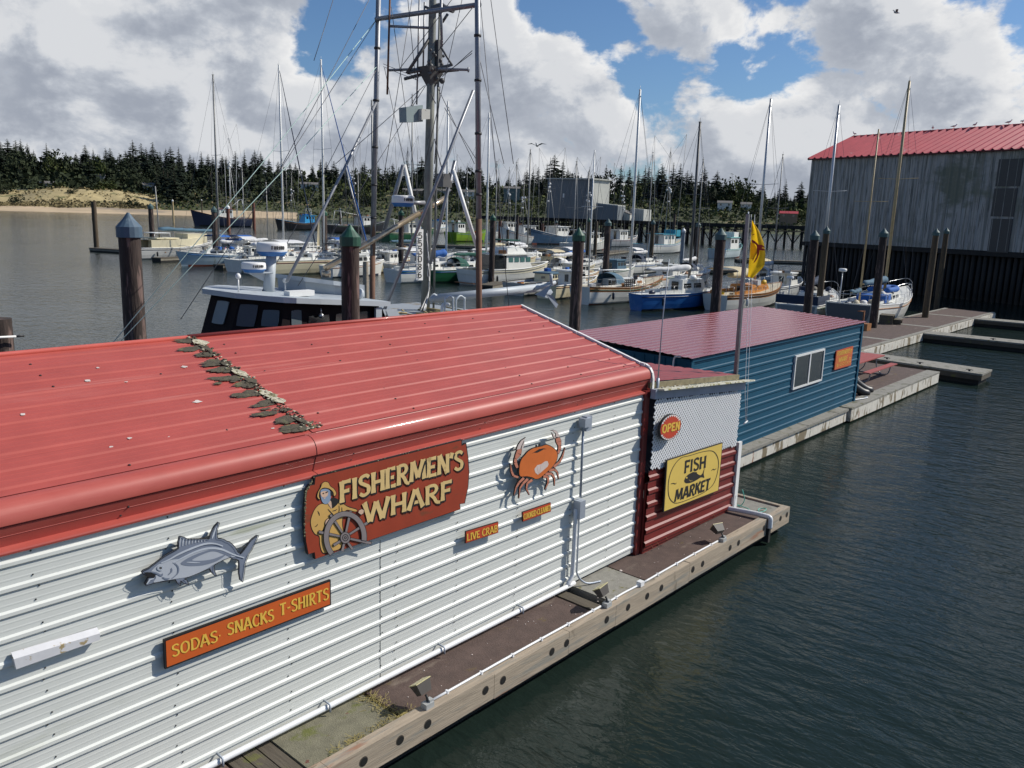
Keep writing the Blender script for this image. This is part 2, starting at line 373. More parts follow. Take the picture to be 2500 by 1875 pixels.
green_b = M('green bank', (.055, .065, .025), .95, var=.4, scale=.1, stains=[((.20, .16, .08), (.06, .06, .06), .60, .06)])
terrain('shore', [545, 560, 575, 590, 612], xth(640), 56, 80, green_b, 'low green shore behind the trestle pier')
terrain('bank', [612, 630, 650, 670, 690, 700], xth(352), 56, 120, green_b, 'green scrubby bank above the far shore')
terrain('dune', [612, 620, 630, 640, 650, 660, 670, 680, 690, 700], -56, xth(352), 160, dunegrass, 'dry tan dune grass rising behind the beach')
terrain('hill', [700, 720, 745, 780, 840, 900, 1000], -56, 56, 160, scrub, 'wooded hill behind the far shore')
def foliage_mat(name, a, b, sc=.5):
    m = bpy.data.materials.new(name); m.use_nodes = True; t = m.node_tree; p = t.nodes['Principled BSDF']
    oi = t.nodes.new('ShaderNodeObjectInfo'); tc = t.nodes.new('ShaderNodeTexCoord')
    n = t.nodes.new('ShaderNodeTexNoise'); n.inputs['Scale'].default_value = sc; n.inputs['Detail'].default_value = 4; t.links.new(tc.outputs['Object'], n.inputs['Vector'])
    ad = t.nodes.new('ShaderNodeMath'); ad.operation = 'ADD'; t.links.new(n.outputs[0], ad.inputs[0]); t.links.new(oi.outputs['Random'], ad.inputs[1])
    mr = t.nodes.new('ShaderNodeMapRange'); t.links.new(ad.outputs[0], mr.inputs[0]); mr.inputs[1].default_value = .4; mr.inputs[2].default_value = 1.6
    mi = t.nodes.new('ShaderNodeMix'); mi.data_type = 'RGBA'; t.links.new(mr.outputs[0], mi.inputs[0]); mi.inputs[6].default_value = a+(1,); mi.inputs[7].default_value = b+(1,)
    t.links.new(mi.outputs[2], p.inputs['Base Color']); p.inputs['Roughness'].default_value = .85; p.inputs['Specular IOR Level'].default_value = .2
    return m
needles = foliage_mat('spruce needles', (.014, .025, .017), (.036, .047, .028))
leavesG = foliage_mat('shrub leaves', (.040, .056, .017), (.085, .10, .032), .8)
leavesD = foliage_mat('dark shrub leaves', (.016, .025, .012), (.036, .046, .021), .8)
bark = M('bark', (.06, .045, .035), .95)
def conifer_mesh(seed, full=1.0):
    rnd = random.Random(seed); mb = MB(); H_ = 26.0
    mb.tube([(0, 0, -1), (0, 0, H_*.6), (0, 0, H_*.97)], [.45, .25, .04], 6, 1)
    z = H_*rnd.uniform(.06, .16); ph = rnd.random()*6
    while z < H_*.99:
        q = z/H_; rad = (1-q)**.8*H_*.19*full + .25; nb = max(3, int(8*(1-q)+3))
        side = rnd.uniform(.7, 1.15)
        for k in range(nb):
            if rnd.random() < .14: continue
            a = ph + 6.283*k/nb + rnd.uniform(-.4, .4); l = rad*rnd.uniform(.5, 1.15)*side; dr = l*rnd.uniform(.1, .5)
            w = l*rnd.uniform(.22, .36); ca, sa = math.cos(a), math.sin(a); t0 = z + rnd.uniform(0, .5)
            p0 = (0, 0, t0+.25); m1 = (ca*l*.55 - sa*w, sa*l*.55 + ca*w, t0 - dr*.35); m2 = (ca*l*.55 + sa*w, sa*l*.55 - ca*w, t0 - dr*.45); e = (ca*l, sa*l, t0 - dr*.75 + l*.08)
            mid = (ca*l*.6, sa*l*.6, t0 - dr*.2 + l*.14)
            mb.add([p0, m1, e, m2, mid], [(0, 1, 4), (1, 2, 4), (2, 3, 4), (3, 0, 4)], 0)
            for s_ in (-1, 1):
                b = a + s_*rnd.uniform(.3, .6); cb, sb = math.cos(b), math.sin(b); l2 = l*rnd.uniform(.5, .8)
                mb.add([(ca*l*.3, sa*l*.3, t0), (cb*l2 - sb*w*.5, sb*l2 + cb*w*.5, t0 - dr*.5), (cb*l2*1.15, sb*l2*1.15, t0 - dr*.9), (cb*l2 + sb*w*.4, sb*l2 - cb*w*.4, t0 - dr*.3)], [(0, 1, 2, 3)], 0)
        z += H_*rnd.uniform(.018, .034); ph += 1.3
    return mb
def bush_mesh(seed, r=4.0, n=420):
    rnd = random.Random(seed); mb = MB()
    lob = [(rnd.uniform(-.7, .7)*r, rnd.uniform(-.7, .7)*r, rnd.uniform(.25, .95)*r, rnd.uniform(.35, .7)*r) for _ in range(7)]
    for i in range(n):
        lx, ly, lz, lr = rnd.choice(lob); d = Vector((rnd.gauss(0, 1), rnd.gauss(0, 1), rnd.gauss(0, 1))).normalized()
        p = Vector((lx, ly, lz)) + d*lr*rnd.uniform(.7, 1.08); p.z = max(p.z, .05)
        a = Vector((rnd.gauss(0, 1), rnd.gauss(0, 1), rnd.gauss(0, 1))).normalized(); b = a.cross(d + Vector((.1, .2, .3))).normalized(); s_ = r*rnd.uniform(.07, .15)
        mb.add([p - a*s_, p + b*s_*.7, p + a*s_, p - b*s_*.7 + d*s_*.4], [(0, 1, 2, 3)], 0)
    for k in range(4): mb.tube([(0, 0, -.3), (rnd.uniform(-.4, .4)*r, rnd.uniform(-.4, .4)*r, r*.8)], [.12, .04], 5, 1)
    return mb
PX_, PY_ = (-300, 0, 60, 110, 150, 215, 270, 330, 400, 440, 520, 560, 600, 650, 720, 760, 800, 850, 900, 960, 1030, 1100, 1150, 1185, 1215, 1240, 1300, 1350, 1400, 1480, 1560, 1640, 1730, 2400), (292, 292, 290, 318, 318, 308, 318, 304, 312, 324, 316, 322, 338, 345, 338, 352, 343, 350, 348, 355, 358, 372, 345, 328, 350, 378, 362, 350, 345, 368, 386, 400, 406, 404)
conv = []
for i in range(6):
    o = conifer_mesh(100+i, (1.0, .8, 1.15, .9, 1.25, 1.0)[i]).build('conifer', [needles, bark], origin=(0, 0, 0)); conv.append(o); o['category'] = 'tree'; o['group'] = 'conifers on the far shore'
rt = random.Random(5); used = 0; k = 0
def plant(src, idx, loc, s, sz, label, group):
    o = src if idx == 0 else src.copy()
    if idx: COL.objects.link(o)
    o.location = loc; o.rotation_euler = (0, 0, rt.uniform(0, 6.28)); o.scale = (s, s, sz); o['label'] = label; o['group'] = group; return o
cnt = [0]*6
def conifer_at(x, r, ytop, lab, grp):
    th = math.degrees(math.atan((x-1106)/1783)); px, py = polar(th, r); g = gz(th, r)
    hh = hgt((px, py), x, ytop) - g
    if hh > 60: return
    hh = max(hh, 7 + 3*rt.random())
    i = rt.randrange(6); s = hh/26
    plant(conv[i], cnt[i], (px, py, g-.3), min(s*1.7, 2.3)*rt.uniform(.75, 1.3), s, lab, grp); cnt[i] += 1
n_r = 130
for j in range(n_r):
    x = -80 + 1880*(j + rt.uniform(-.4, .4))/n_r
    conifer_at(x, rt.uniform(775, 830), itp(x, PX_, PY_) + (rt.uniform(-16, -4) if rt.random() < .12 else abs(rt.gauss(0, 12))), 'dark conifer standing against the sky on the far shore', 'conifers along the skyline')
for j in range(105):
    x = -80 + 1880*(j + rt.uniform(-.5, .5))/105
    conifer_at(x, rt.uniform(735, 780), itp(x, PX_, PY_) + 18 + abs(rt.gauss(0, 12)), 'dark conifer among the wood on the far shore, below the skyline', 'conifers below the skyline')
for j in range(62):
    x = -80 + 1880*(j + rt.uniform(-.5, .5))/62
    if 60 < x < 345 or rt.random() < .5*(x > 700): continue
    conifer_at(x, rt.uniform(700, 735), itp(x, PX_, PY_) + 36 + abs(rt.gauss(0, 12)), 'lower conifer at the edge of the wood on the far shore', 'conifers at the wood edge')
for j in range(26):
    x = 350 + 330*(j + rt.uniform(-.5, .5))/26
    conifer_at(x, rt.uniform(655, 700), itp(x, PX_, PY_) + 48 + abs(rt.gauss(0, 14)), 'dark conifer right of the dune, close to the beach', 'conifers by the beach')
# undergrowth of the wood: one mass
mb = MB(); ru = random.Random(11)
for i in range(17000):
    x = ru.uniform(-120, 1850); r = ru.uniform(640 if x > 345 else 695, 790); th = math.degrees(math.atan((x-1106)/1783)); px, py = polar(th, r)
    g = gz(th, r) + abs(ru.gauss(0, 3.0 if x < 700 else 2.2)); a = Vector((ru.gauss(0, 1), ru.gauss(0, 1), ru.gauss(0, .6))).normalized(); b = a.cross(Vector((ru.gauss(0, 1), ru.gauss(0, 1), ru.gauss(0, 1)))).normalized()
    s_ = ru.uniform(.8, 2.6)*(1 if r > 700 else .7); p = Vector((px, py, g)); mb.add([p-a*s_, p+b*s_*.8, p+a*s_, p-b*s_*.8], [(0, 1, 2, 3)], 0 if x < 620 or ru.random() < .45 else 1)
tag(mb.build('undergrowth', [leavesD, leavesG], origin=(0, 0, 0)), 'dense undergrowth under the conifers of the far shore', 'undergrowth', kind='stuff')
# low marsh scrub at the water side
mb = MB()
for i in range(9000):
    x = ru.uniform(-120, 1850)
    r = ru.uniform(606, 640) if x < 345 else ru.uniform(612 if x < 640 else 568, 700)
    if 40 < x < 400 and ru.random() < .2: r = ru.uniform(640, 690)
    th = math.degrees(math.atan((x-1106)/1783)); px, py = polar(th, r); g = gz(th, r) + ru.uniform(0, .9 if x < 430 else 2.2)
    a = Vector((ru.gauss(0, 1), ru.gauss(0, 1), 0)).normalized(); s_ = ru.uniform(.3, 1.2); p = Vector((px, py, g)); mb.add([p-a*s_, p+a*s_, p+a*s_*.6+Vector((0, 0, s_*1.1)), p-a*s_*.6+Vector((0, 0, s_))], [(0, 1, 2, 3)], 1 if x > 345 and ru.random() < .8 else 0)
dryscrub = foliage_mat('dry scrub', (.12, .10, .05), (.26, .21, .11), .8)
tag(mb.build('shore_scrub', [dryscrub, leavesG], origin=(0, 0, 0)), 'dry and green scrub along the edge of the far shore', 'scrub', kind='stuff')
bushes = []
for i in range(3):
    for mt in (leavesG, leavesD):
        bushes.append(bush_mesh(30+i).build('shrub', [mt, bark], origin=(0, 0, 0))); bushes[-1]['category'] = 'shrub'
bc_ = [0]*6
for (x, r, s, kd, lab) in [(198, 700, 1.7, 1, 'dark rounded shrub behind the top of the dune'), (228, 698, 1.5, 0, 'bright green shrub behind the top of the dune'), (250, 702, 1.3, 0, 'yellow-green shrub at the right end of the dune'), (288, 622, 1.25, 1, 'grey-green shrub at the foot of the dune beside the beach'), (166, 655, .8, 1, 'small dark shrub alone on the dune slope'), (18, 690, 1.7, 1, 'dark shrub left of the dune'), (140, 700, .9, 0, 'small pale shrub by the grey house'), (262, 712, 1.6, 1, None), (40, 640, 1.2, 1, 'dark shrub on the scrub left of the dune')] + [(ru.uniform(640, 1740), ru.uniform(640, 735), ru.uniform(.8, 1.8), 0 if ru.random() < .7 else 1, None) for _ in range(46)]:
    i = ru.randrange(3)*2 + kd; th = math.degrees(math.atan((x-1106)/1783)); px, py = polar(th, r)
    plant(bushes[i], bc_[i], (px, py, gz(th, r)-.2), s, s*ru.uniform(.8, 1.1), lab or ('rounded green shrub on the slope of the far shore' if kd == 0 else 'rounded dark shrub on the slope of the far shore'), 'shrubs by the dune' if lab else 'shrubs on the far slope'); bc_[i] += 1
for j_ in range(44):
    x = ru.uniform(-60, 1740); r = ru.uniform(715, 765); i = ru.randrange(3)*2 + (0 if ru.random() < .25 else 1); th = xth(x); px, py = polar(th, r); s = ru.uniform(1.7, 2.8)
    plant(bushes[i], bc_[i], (px, py, gz(th, r)-.5), s, s*ru.uniform(1.0, 1.5), 'round-crowned broadleaf tree among the conifers of the far shore' if i % 2 else 'light green broadleaf tree among the conifers of the far shore', 'broadleaf trees on the far shore'); bc_[i] += 1
for i, o in enumerate(bushes):
    if bc_[i] == 0: bpy.data.objects.remove(o)
# ------------------------------------------------------------------ houses on the far shore
shingle = M('grey shingles', (.16, .15, .14), .9); sid_w = M('white siding', (.62, .62, .58), .7); sid_g = M('grey siding', (.30, .32, .33), .75); sid_t = M('teal siding', (.10, .15, .15), .7); roof_r = M('red sheet roof', (.42, .05, .05), .5)
winglass = Glass('window glass'); sid_b = M('brown siding', (.22, .16, .11), .8)
def house(x, y, r, w, d, h, wall, roof, label, rz=0, rh=1.6):
    p = PDd(x, y, r); h += .6; th = math.degrees(math.atan((x-1106)/1783)); g = min(gz(th, r), p.z-h*.2) ; g = p.z - h
    t = thing('house', (p.x, p.y, g), label, 'house', 'houses on the far shore', YAW - R(90) - R(th) + rz)
    mb = MB(); mb.bx(-w/2, w/2, -d/2, d/2, -9, h); mb.build('wall', wall, t, True)
    mb = MB(); o = .5
    mb.add([(-w/2-o, -d/2-o, h-.1), (w/2+o, -d/2-o, h-.1), (w/2+o, 0, h+rh), (-w/2-o, 0, h+rh), (-w/2-o, d/2+o, h-.1), (w/2+o, d/2+o, h-.1)], [(0, 1, 2, 3), (3, 2, 5, 4), (0, 3, 4), (1, 5, 2)]); mb.build('roof', roof, t, True)
    for k in (-.28, .28):
        mb = MB(); mb.bx(k*w-.7, k*w+.7, -d/2-.04, -d/2+.02, h*.35, h*.8); mb.build('window', winglass, t, True)
for a in [(105, 396, 715, 11, 8, 4.5, sid_g, shingle, 'grey gabled house in front of the wood left of the dune'), (213, 379, 742, 9, 7, 3, sid_g, shingle, 'small dark-roofed house half hidden above the green shrubs'), (322, 399, 715, 9, 6, 2.6, sid_w, shingle, 'low pale house at the foot of the wood right of the dune'),
          (668, 398, 705, 14, 8, 2.6, sid_w, shingle, 'long low house with grey roof left of the twin masts'), (905, 412, 705, 26, 9, 3, sid_b, shingle, 'long brown low building behind the trawler mast'), (958, 412, 715, 12, 8, 3, sid_g, shingle, 'low grey building right of the trawler mast'), (1010, 414, 700, 11, 8, 3, sid_w, shingle, 'small pale building among the shrubs behind the right trawler pole'),
          (1106, 407, 690, 13, 8, 2.2, sid_t, shingle, 'teal low house left of the grey warehouse'), (1566, 438, 690, 11, 8, 3, sid_w, shingle, 'white house on the slope right of the dark mast'), (1612, 441, 700, 8, 7, 2.4, sid_w, shingle, 'small white house right of the larger white one'), (1704, 461, 640, 12, 8, 3, sid_b, roof_r, 'low building with a red roof beside the big shed')]: house(*a)
# ------------------------------------------------------------------ materials of the wharf
wall_white = M('white wall paint', (.645, .66, .625), .45, bump=.05, bscale=2.0, var=.03, scale=1.2, stains=[((.50, .52, .46), (.7, 1, 4.0), .60, .16), ((.42, .40, .30), (3, 3, 1.2), .70, .08), ((.45, .47, .38), (.5, 1, 7), .66, .10)])
dot_black = M('dark screw heads', (.03, .03, .03), .6); rust = M('rust', (.22, .09, .04), .9, var=.4, scale=20)
roof_red = M('faded red roof paint', (.42, .084, .066), .46, spec=.35, bump=.12, bscale=1.6, var=.10, scale=1.5, stains=[((.46, .11, .088), (.5, 2.0, 2), .56, .18), ((.50, .145, .115), (.22, 5, 5), .60, .10), ((.36, .07, .054), (.15, 9, 9), .60, .12), ((.34, .075, .06), (5, 5, 5), .70, .06)], coat=.12)
fm_red = M('dark red wall paint', (.17, .018, .015), .45, var=.12, scale=2, stains=[((.22, .035, .03), (1, 1, 6), .60, .12)])
fm_roof = M('old maroon roof paint', (.25, .04, .04), .5, var=.15, scale=3, stains=[((.16, .03, .03), (2, 7, 3), .58, .06)])
blue_roof = M('maroon roof paint', (.25, .042, .042), .26, var=.08, scale=2, coat=.35)
blue_wall = M('blue wall paint', (.004, .072, .132), .6, var=.10, scale=2, spec=.25, stains=[((.010, .074, .13), (.6, 1, 5), .60, .15), ((.01, .05, .09), (3, 3, 1.5), .66, .1)])
moss_w = M('peeling mossy white paint', (.62, .60, .50), .85, var=.15, scale=9, bump=.5, bscale=40, stains=[((.30, .27, .12), (7, 7, 9), .50, .10), ((.14, .13, .06), (16, 16, 16), .60, .06)])
white_trim = M('white trim', (.76, .76, .74), .5, var=.05)
pvc = M('white pipe', (.74, .75, .76), .35, var=.05, scale=4, stains=[((.5, .5, .46), (6, 6, 6), .66, .1)])
galv = M('grey conduit', (.36, .40, .46), .45, metal=.3, var=.1)
navy_in = M('shaded inside', (.02, .025, .04), .9)
deck_brown = M('brown deck board', (.088, .058, .048), .85, var=.25, scale=4, bump=.35, bscale=45, stains=[((.18, .14, .11), (.8, 2, 2), .60, .12), ((.12, .085, .03), (1.5, 3, 2), .62, .1), ((.35, .33, .30), (30, 30, 30), .74, .02)])
deck_grey = M('worn concrete', (.24, .23, .20), .9, var=.18, scale=6, bump=.4, bscale=70, stains=[((.12, .12, .08), (2, 2, 2), .54, .12), ((.15, .14, .06), (4, 4, 4), .60, .08)])
deck_moss = M('mossy concrete', (.17, .16, .11), .92, var=.22, scale=6, bump=.5, bscale=60, stains=[((.12, .13, .035), (2.5, 2.5, 2), .52, .12), ((.13, .05, .035), (7, 9, 7), .66, .04)])
timber = M('weathered timber', (.36, .295, .22), .85, var=.2, scale=5, stretch=(.35, 5, 5), bump=.4, bscale=14, stains=[((.26, .24, .20), (.7, 9, 9), .52, .1), ((.30, .16, .10), (.6, 3, 6), .60, .1), ((.16, .13, .09), (2.5, 9, .8), .62, .08)])
timber_d = M('dark old planks', (.09, .075, .055), .9, var=.3, scale=5, stretch=(5, .4, 5), bump=.4, bscale=14, stains=[((.12, .12, .04), (3, 3, 3), .58, .1)])
hull_dark = M('dark float', (.02, .02, .018), .9)
dock_white = M('worn white waler', (.60, .57, .50), .85, var=.12, scale=4, bump=.3, bscale=30, stains=[((.20, .16, .10), (2.5, 2, .9), .53, .06), ((.28, .11, .05), (3.5, 3, .7), .62, .05), ((.08, .07, .05), (5, 5, 1.4), .63, .05)])
YW, YF, YB = 7.62, 7.46, 9.69
# ------------------------------------------------------------------ ribbed sheet
def ribbed(mb, top, bot, n_dir, pitch, x0, x1, rib=.020, wr=(.034, .016), minor=.0012, m=0, first=.5, z_of=None):
    """sheet between lines top and bot (functions of x), ribs along x; n_dir outward"""
    n = Vector(n_dir).normalized()
    L = (top(x0) - bot(x0)).length; k = max(1, round(L/pitch)); pr = []
    for i in range(k):
        c = (i + first)/k; a, b = wr[0]/L, wr[1]/L; s = 1.0/k; q = .012/L
        pr += [(c-a, 0), (c-b, rib), (c+b, rib), (c+a, 0)]
        if minor:
            for f in (.36, .64):
                d = c + f*s
                if d < 1-q: pr += [(d-q, 0), (d-q*.3, minor), (d+q*.3, minor), (d+q, 0)]
    pr = [(0, 0)] + [p for p in pr if 0 < p[0] < 1] + [(1, 0)]
    pr.sort()
    rows = [[bot(x).lerp(top(x), t) + n*h for x in (x0, x1)] for t, h in pr]
    mb.sheet(rows, m); return k
# ------------------------------------------------------------------ white shop building
shop = thing('shop_building', (4.5, YW, .5), 'long white metal-clad shop with a red metal roof on the front float', 'building')
mb = MB(); yv = lambda z, o=0: (lambda x: Vector((x, YW - o, z)))
X0, X1 = -6.0, 12.20
ribbed(mb, yv(3.53), yv(.56), (0, -1, 0), .2335, P(927, 1356, YW).x, X1); ribbed(mb, yv(3.53, .006), yv(.56, .006), (0, -1, 0), .2335, X0, P(927, 1356, YW).x)
rs = random.Random(3)
for xs in (1.2, 2.35, 3.55, 4.9, 6.25, 6.5, 7.6, 8.85, 10.15, 11.25):
    for k in range(13):
        for f in (.26,) if k % 2 else (.26, .80):
            z = .56 + (k + .5 + f)*2.98/13 + rs.uniform(-.01, .01); x = xs + rs.uniform(-.03, .03)
            if z < 3.5: mb.lathe([(.009, 0), (.007, .006), (.003, .009)], (x, YW-.008, z), 6, 1, axis=(0, -1, 0))
xs_ = P(927, 1356, YW).x; mb.bx(xs_, xs_+.004, YW-.012, YW+.01, .56, 3.5, 2)
mb.bx(X0, X1, YW+.10, 12.1, .35, 3.9, 0)                       # the closed volume behind the cladding
mb.build('wall', [wall_white, dot_black, M('sheet joint', (.16, .17, .16), .7)], shop)
mb = MB(); mb.bx(12.12, 12.26, YW-.055, YW+.09, .50, 3.57); mb.build('corner_trim', fm_red, shop)
def roof_part(xa, xb, dz, mb):
    r0, r1 = Vector((0, 7.80, 3.966+dz)), Vector((0, 10.66, 4.72+dz)); n = Vector((0, -(r1.z-r0.z), r1.y-r0.y)).normalized()
    ribbed(mb, lambda x: Vector((x, r1.y, r1.z)), lambda x: Vector((x, r0.y, r0.z)), n, .31, xa, xb, rib=.0125, wr=(.05, .026), minor=.0022)
    b0, b1 = Vector((0, 10.66, 4.72+dz)), Vector((0, 12.2, 4.42+dz)); n = Vector((0, .3, 1.54)).normalized()
    ribbed(mb, lambda x: Vector((x, b1.y, b1.z)), lambda x: Vector((x, b0.y, b0.z)), n, .31, xa, xb, rib=.0125, wr=(.05, .026), minor=0)
    mb.tube([(xa, 10.66, 4.735+dz), (xb, 10.66, 4.735+dz)], .03, 8)
prof = [(7.815, 3.966), (7.805, 3.952), (7.79, 3.962), (7.735, 3.964), (7.69, 3.952), (7.65, 3.93), (7.62, 3.902), (7.6, 3.868), (7.588, 3.83), (7.583, 3.795), (7.583, 3.772), (7.612, 3.766), (7.614, 3.755), (7.6, 3.752), (7.632, 3.665), (7.63, 3.662), (7.634, 3.659), (7.668, 3.56), (7.58, 3.545), (7.574, 3.53), (7.578, 3.512), (7.66, 3.505)]
mb = MB(); roof_part(X0, 5.45, 0, mb); roof_part(5.40, 12.30, .010, mb)
for xs in [v*1.22 - 5.2 for v in range(15)]:
    for k in range(9):
        if rs.random() < .25: continue
        t = (k + .22 + rs.uniform(0, .1))/9.3; y = 7.80 + t*2.86; x = xs + rs.uniform(-.04, .04)
        mb.lathe([(.016, 0), (.012, .010), (.003, .013)], (x, y, 3.966 + t*.754 + (.01 if x > 5.4 else 0)), 6, 1)
def splat(mb, c, r, ux, uy, m, rnd, n=11, jag=.5):
    mb.poly([Vector(c) + Vector(ux)*(math.cos(6.283*i/n)*r*rnd.uniform(1-jag, 1.1)) + Vector(uy)*(math.sin(6.283*i/n)*r*rnd.uniform(1-jag, 1.1)) for i in range(n)], m)
rv = Vector((0, 2.86, .754)).normalized()
for i in range(46):                                                # gull droppings
    x = rs.uniform(3.5, 11.8) if rs.random() < .8 else rs.uniform(0, 4); t = rs.random()**.7; y = 7.92 + 2.6*t
    splat(mb, (x, y, 3.966 + (y-7.80)*.2636 + .009), rs.uniform(.015, .05) if rs.random() < .9 else .065, (1, 0, 0), rv*rs.uniform(.6, 1.3), 2, rs)
dropping = M('gull droppings', (.58, .50, .46), .9, var=.15)
mb.build('roof', [roof_red, dot_black, dropping], shop)
mb = MB()
for xa, xb, o in ((X0, 5.30, 0), (5.302, 12.30, .006)):
    mb.sheet([[(x, y-o, z+o*.5) for x in (xa, xb)] for y, z in prof[:3]], 0, False); mb.sheet([[(q.x, q.y-o, q.z+o*.5) for q in (Vector((x, a.x, a.y)) for x in (xa, xb))] for a in spline([(y, z, 0) for y, z in prof[2:11]], 4)], 0, True); mb.sheet([[(x, y-o, z+o*.5) for x in (xa, xb)] for y, z in prof[10:]], 0, False)
for x in (3.15, 5.9, 8.1, 10.3):
    for z in (3.67, 3.59): mb.lathe([(.012, 0), (.008, .01)], (x + rs.uniform(-.1, .1), 7.600 + (3.752-z)*.36, z), 6, 1, axis=(0, -1, 0))
mb.build('fascia', [roof_red, dot_black], shop)
# smooth only the rolled part of the fascia: many short facets are fine at this size
mb = MB(); pr2 = [(10.68, 4.76), (9.95, 4.567), (9.25, 4.382), (8.5, 4.184), (7.83, 4.005), (7.73, 3.995), (7.64, 3.945), (7.585, 3.86), (7.563, 3.76), (7.562, 3.51)]
for i in range(len(pr2)-1):
    (ya, za), (yb_, zb) = pr2[i], pr2[i+1]; g_ = .012 if i < 5 else 0
    dv = Vector((0, yb_-ya, zb-za)).normalized(); nv = Vector((0, -dv.z, dv.y)); nv = nv if nv.z > 0 or (abs(nv.z) < .1 and nv.y < 0) else -nv; a_, b_ = Vector((12.29, ya, za)), Vector((12.29, yb_ + g_, zb)); w_ = Vector((.055, 0, 0)); mb.plate([a_ + nv*.02, b_ + nv*.02, b_ + nv*.02 + w_, a_ + nv*.02 + w_], nv, .05)
mb.build('edge_trim', white_trim, shop)
# tar patches and moss along the roof seam
tar = M('old roof tar', (.082, .068, .046), .9, var=.3, scale=12, bump=.5, bscale=40, stains=[((.13, .12, .06), (9, 9, 9), .55, .1)])
moss = M('pale moss and lichen', (.50, .46, .34), .95, var=.3, scale=14, bump=.7, bscale=60, stains=[((.20, .18, .09), (11, 11, 11), .52, .08)])
mb = MB(); rz_ = lambda y: 3.966 + (y-7.80)*.2636
for i in range(12):
    yc = 7.93 + i*.236 + rs.uniform(-.03, .03); reach = rs.uniform(.16, .42)
    for b_ in range(13):
        y = yc + rs.gauss(0, .035); xc = 5.44 - reach*rs.random(); n = 30; hx = rs.uniform(.05, .13); hy = rs.uniform(.018, .048); pts = []
        for k in range(n):
            a = 6.283*k/n; q = 1 + .45*noise.noise((math.cos(a)*3 + i*3.1 + b_, math.sin(a)*3, i*1.7)) + rs.uniform(-.28, .28)*abs(math.cos(a)); yy = y + math.sin(a)*hy*q; pts.append((xc + math.cos(a)*hx*q, yy, rz_(yy) + .019 + (i % 3)*.0012 + b_*.0004))
        mb.poly(pts, 0)
for i in range(9):
    y = 7.95 + 2.68*rs.random()**1.1; xc = 5.44 + rs.uniform(-.03, .03); n = 20; hx = rs.uniform(.04, .09); hy = rs.uniform(.05, .13); pts = []
    for k in range(n):
        a = 6.283*k/n; q = 1 + .35*noise.noise((math.cos(a)*2.5 + i*5.1, math.sin(a)*2.5, i*2.7)) + rs.uniform(-.1, .1); yy = y + math.sin(a)*hy*q; pts.append((xc + math.cos(a)*hx*q - (yy-y)*.25, yy, rz_(yy) + .034 + i*.0007))
    mb.poly(pts, 1 if rs.random() < .7 else 0)
for i in range(230):
    y = 7.92 + 2.74*rs.random(); mb.ball((5.43 + rs.gauss(0, .045), y, rz_(y) + .03), rs.uniform(.006, .020), 1 if rs.random() < .35 else 0, 4, (1.3, 1, .6), .5)
for i in range(40):
    y = 7.86 + rs.random()*.16; mb.ball((5.47 + rs.gauss(0, .08), y, rz_(y)+.02), rs.uniform(.008, .022), 0 if rs.random() < .7 else 1, 4, (1.4, 1, .5), .5)
mb.build('roof_seam', [tar, moss], shop)
tag(shop.children[-1], 'tar patches and pale moss along the roof seam')
# ------------------------------------------------------------------ fish market annexe
fm = thing('fish_market', (13.9, YF, .5), 'small red fish market with white lattice above its wall, at the end of the float', 'building')
zt = lambda x: 3.46 - (x-12.22)*.088; zm = lambda x: 2.10 - (x-12.22)*.050; zb_ = lambda x: .585 - (x-12.22)*.024
mb = MB(); ribbed(mb, lambda x: Vector((x, YF+.03, zm(x))), lambda x: Vector((x, YF+.03, zb_(x))), (0, -1, 0), .245, 12.27, 15.66, rib=.03, wr=(.06, .03), first=.42)
mb.bx(12.27, 15.60, YF+.06, YF+.10, .5, 1.85); mb.bx(15.56, 15.62, YF+.06, 9.6, .5, 3.0); mb.bx(12.3, 15.6, 9.5, 9.6, .5, 3.2)
mb.build('wall', fm_red, fm)
mb = MB(); mb.sheet([[(12.27, YF+.16, 2.0), (15.6, YF+.16, 1.9)], [(12.27, YF+.16, 3.45), (15.6, YF+.16, 3.1)]]); mb.build('shade_sheet', navy_in, fm)  # dark sheet stands in for the shaded recess behind the lattice
mb = MB(); pit = .090; hw = .0180
def clip_strip(cx, sgn):
    # strip through (cx, zmid) at slope sgn, clipped to the lattice quad
    pts = []
    for s in np.linspace(-2.2, 2.2, 89):
        x = cx + s*.7071; z = 2.72 + sgn*s*.7071
        if 12.27 < x < 15.62 and zm(x)+.0 < z < zt(x)-.03: pts.append((x, z))
    return (pts[0], pts[-1]) if len(pts) > 2 else None
for sgn, yy in ((1, YF-.004), (-1, YF+.006)):
    cx = 10.5
    while cx < 17.5:
        q = clip_strip(cx, sgn)
        if q:
            (xa, za), (xb, zb) = q; nx, nz = -sgn*.7071*hw, .7071*hw
            mb.plate([(xa+nx, yy, za+nz), (xa-nx, yy, za-nz), (xb-nx, yy, zb-nz), (xb+nx, yy, zb+nz)], (0, -1, 0), .006)
        cx += pit
mb.build('lattice', M('white lattice', (.76, .77, .78), .5, var=.03), fm)
mb = MB(); mb.box((13.97, YF+.02, (zt(13.97)+.055)), (3.5, .10, .17), 0, Matrix.Rotation(R(5.0), 3, 'Y')); mb.build('header_beam', M('grey blue beam', (.32, .35, .42), .6), fm)
mb = MB(); ry = Matrix.Rotation(R(4.6), 3, 'Y'); mb.box((14.08, YF-.03, zt(14.08)+.150), (3.58, .26, .028), 0, ry @ Matrix.Rotation(R(-8), 3, 'X')); mb.box((13.95, YF+.12, zt(13.95)+.205), (3.42, .05, .10), 1, ry)
for i in range(70):
    x = 12.3 + 3.4*rs.random(); mb.ball((x, YF - rs.uniform(-.06, .16), zt(x) + .165), rs.uniform(.006, .020), 0, 4, (1.5, 1, .5), .5)
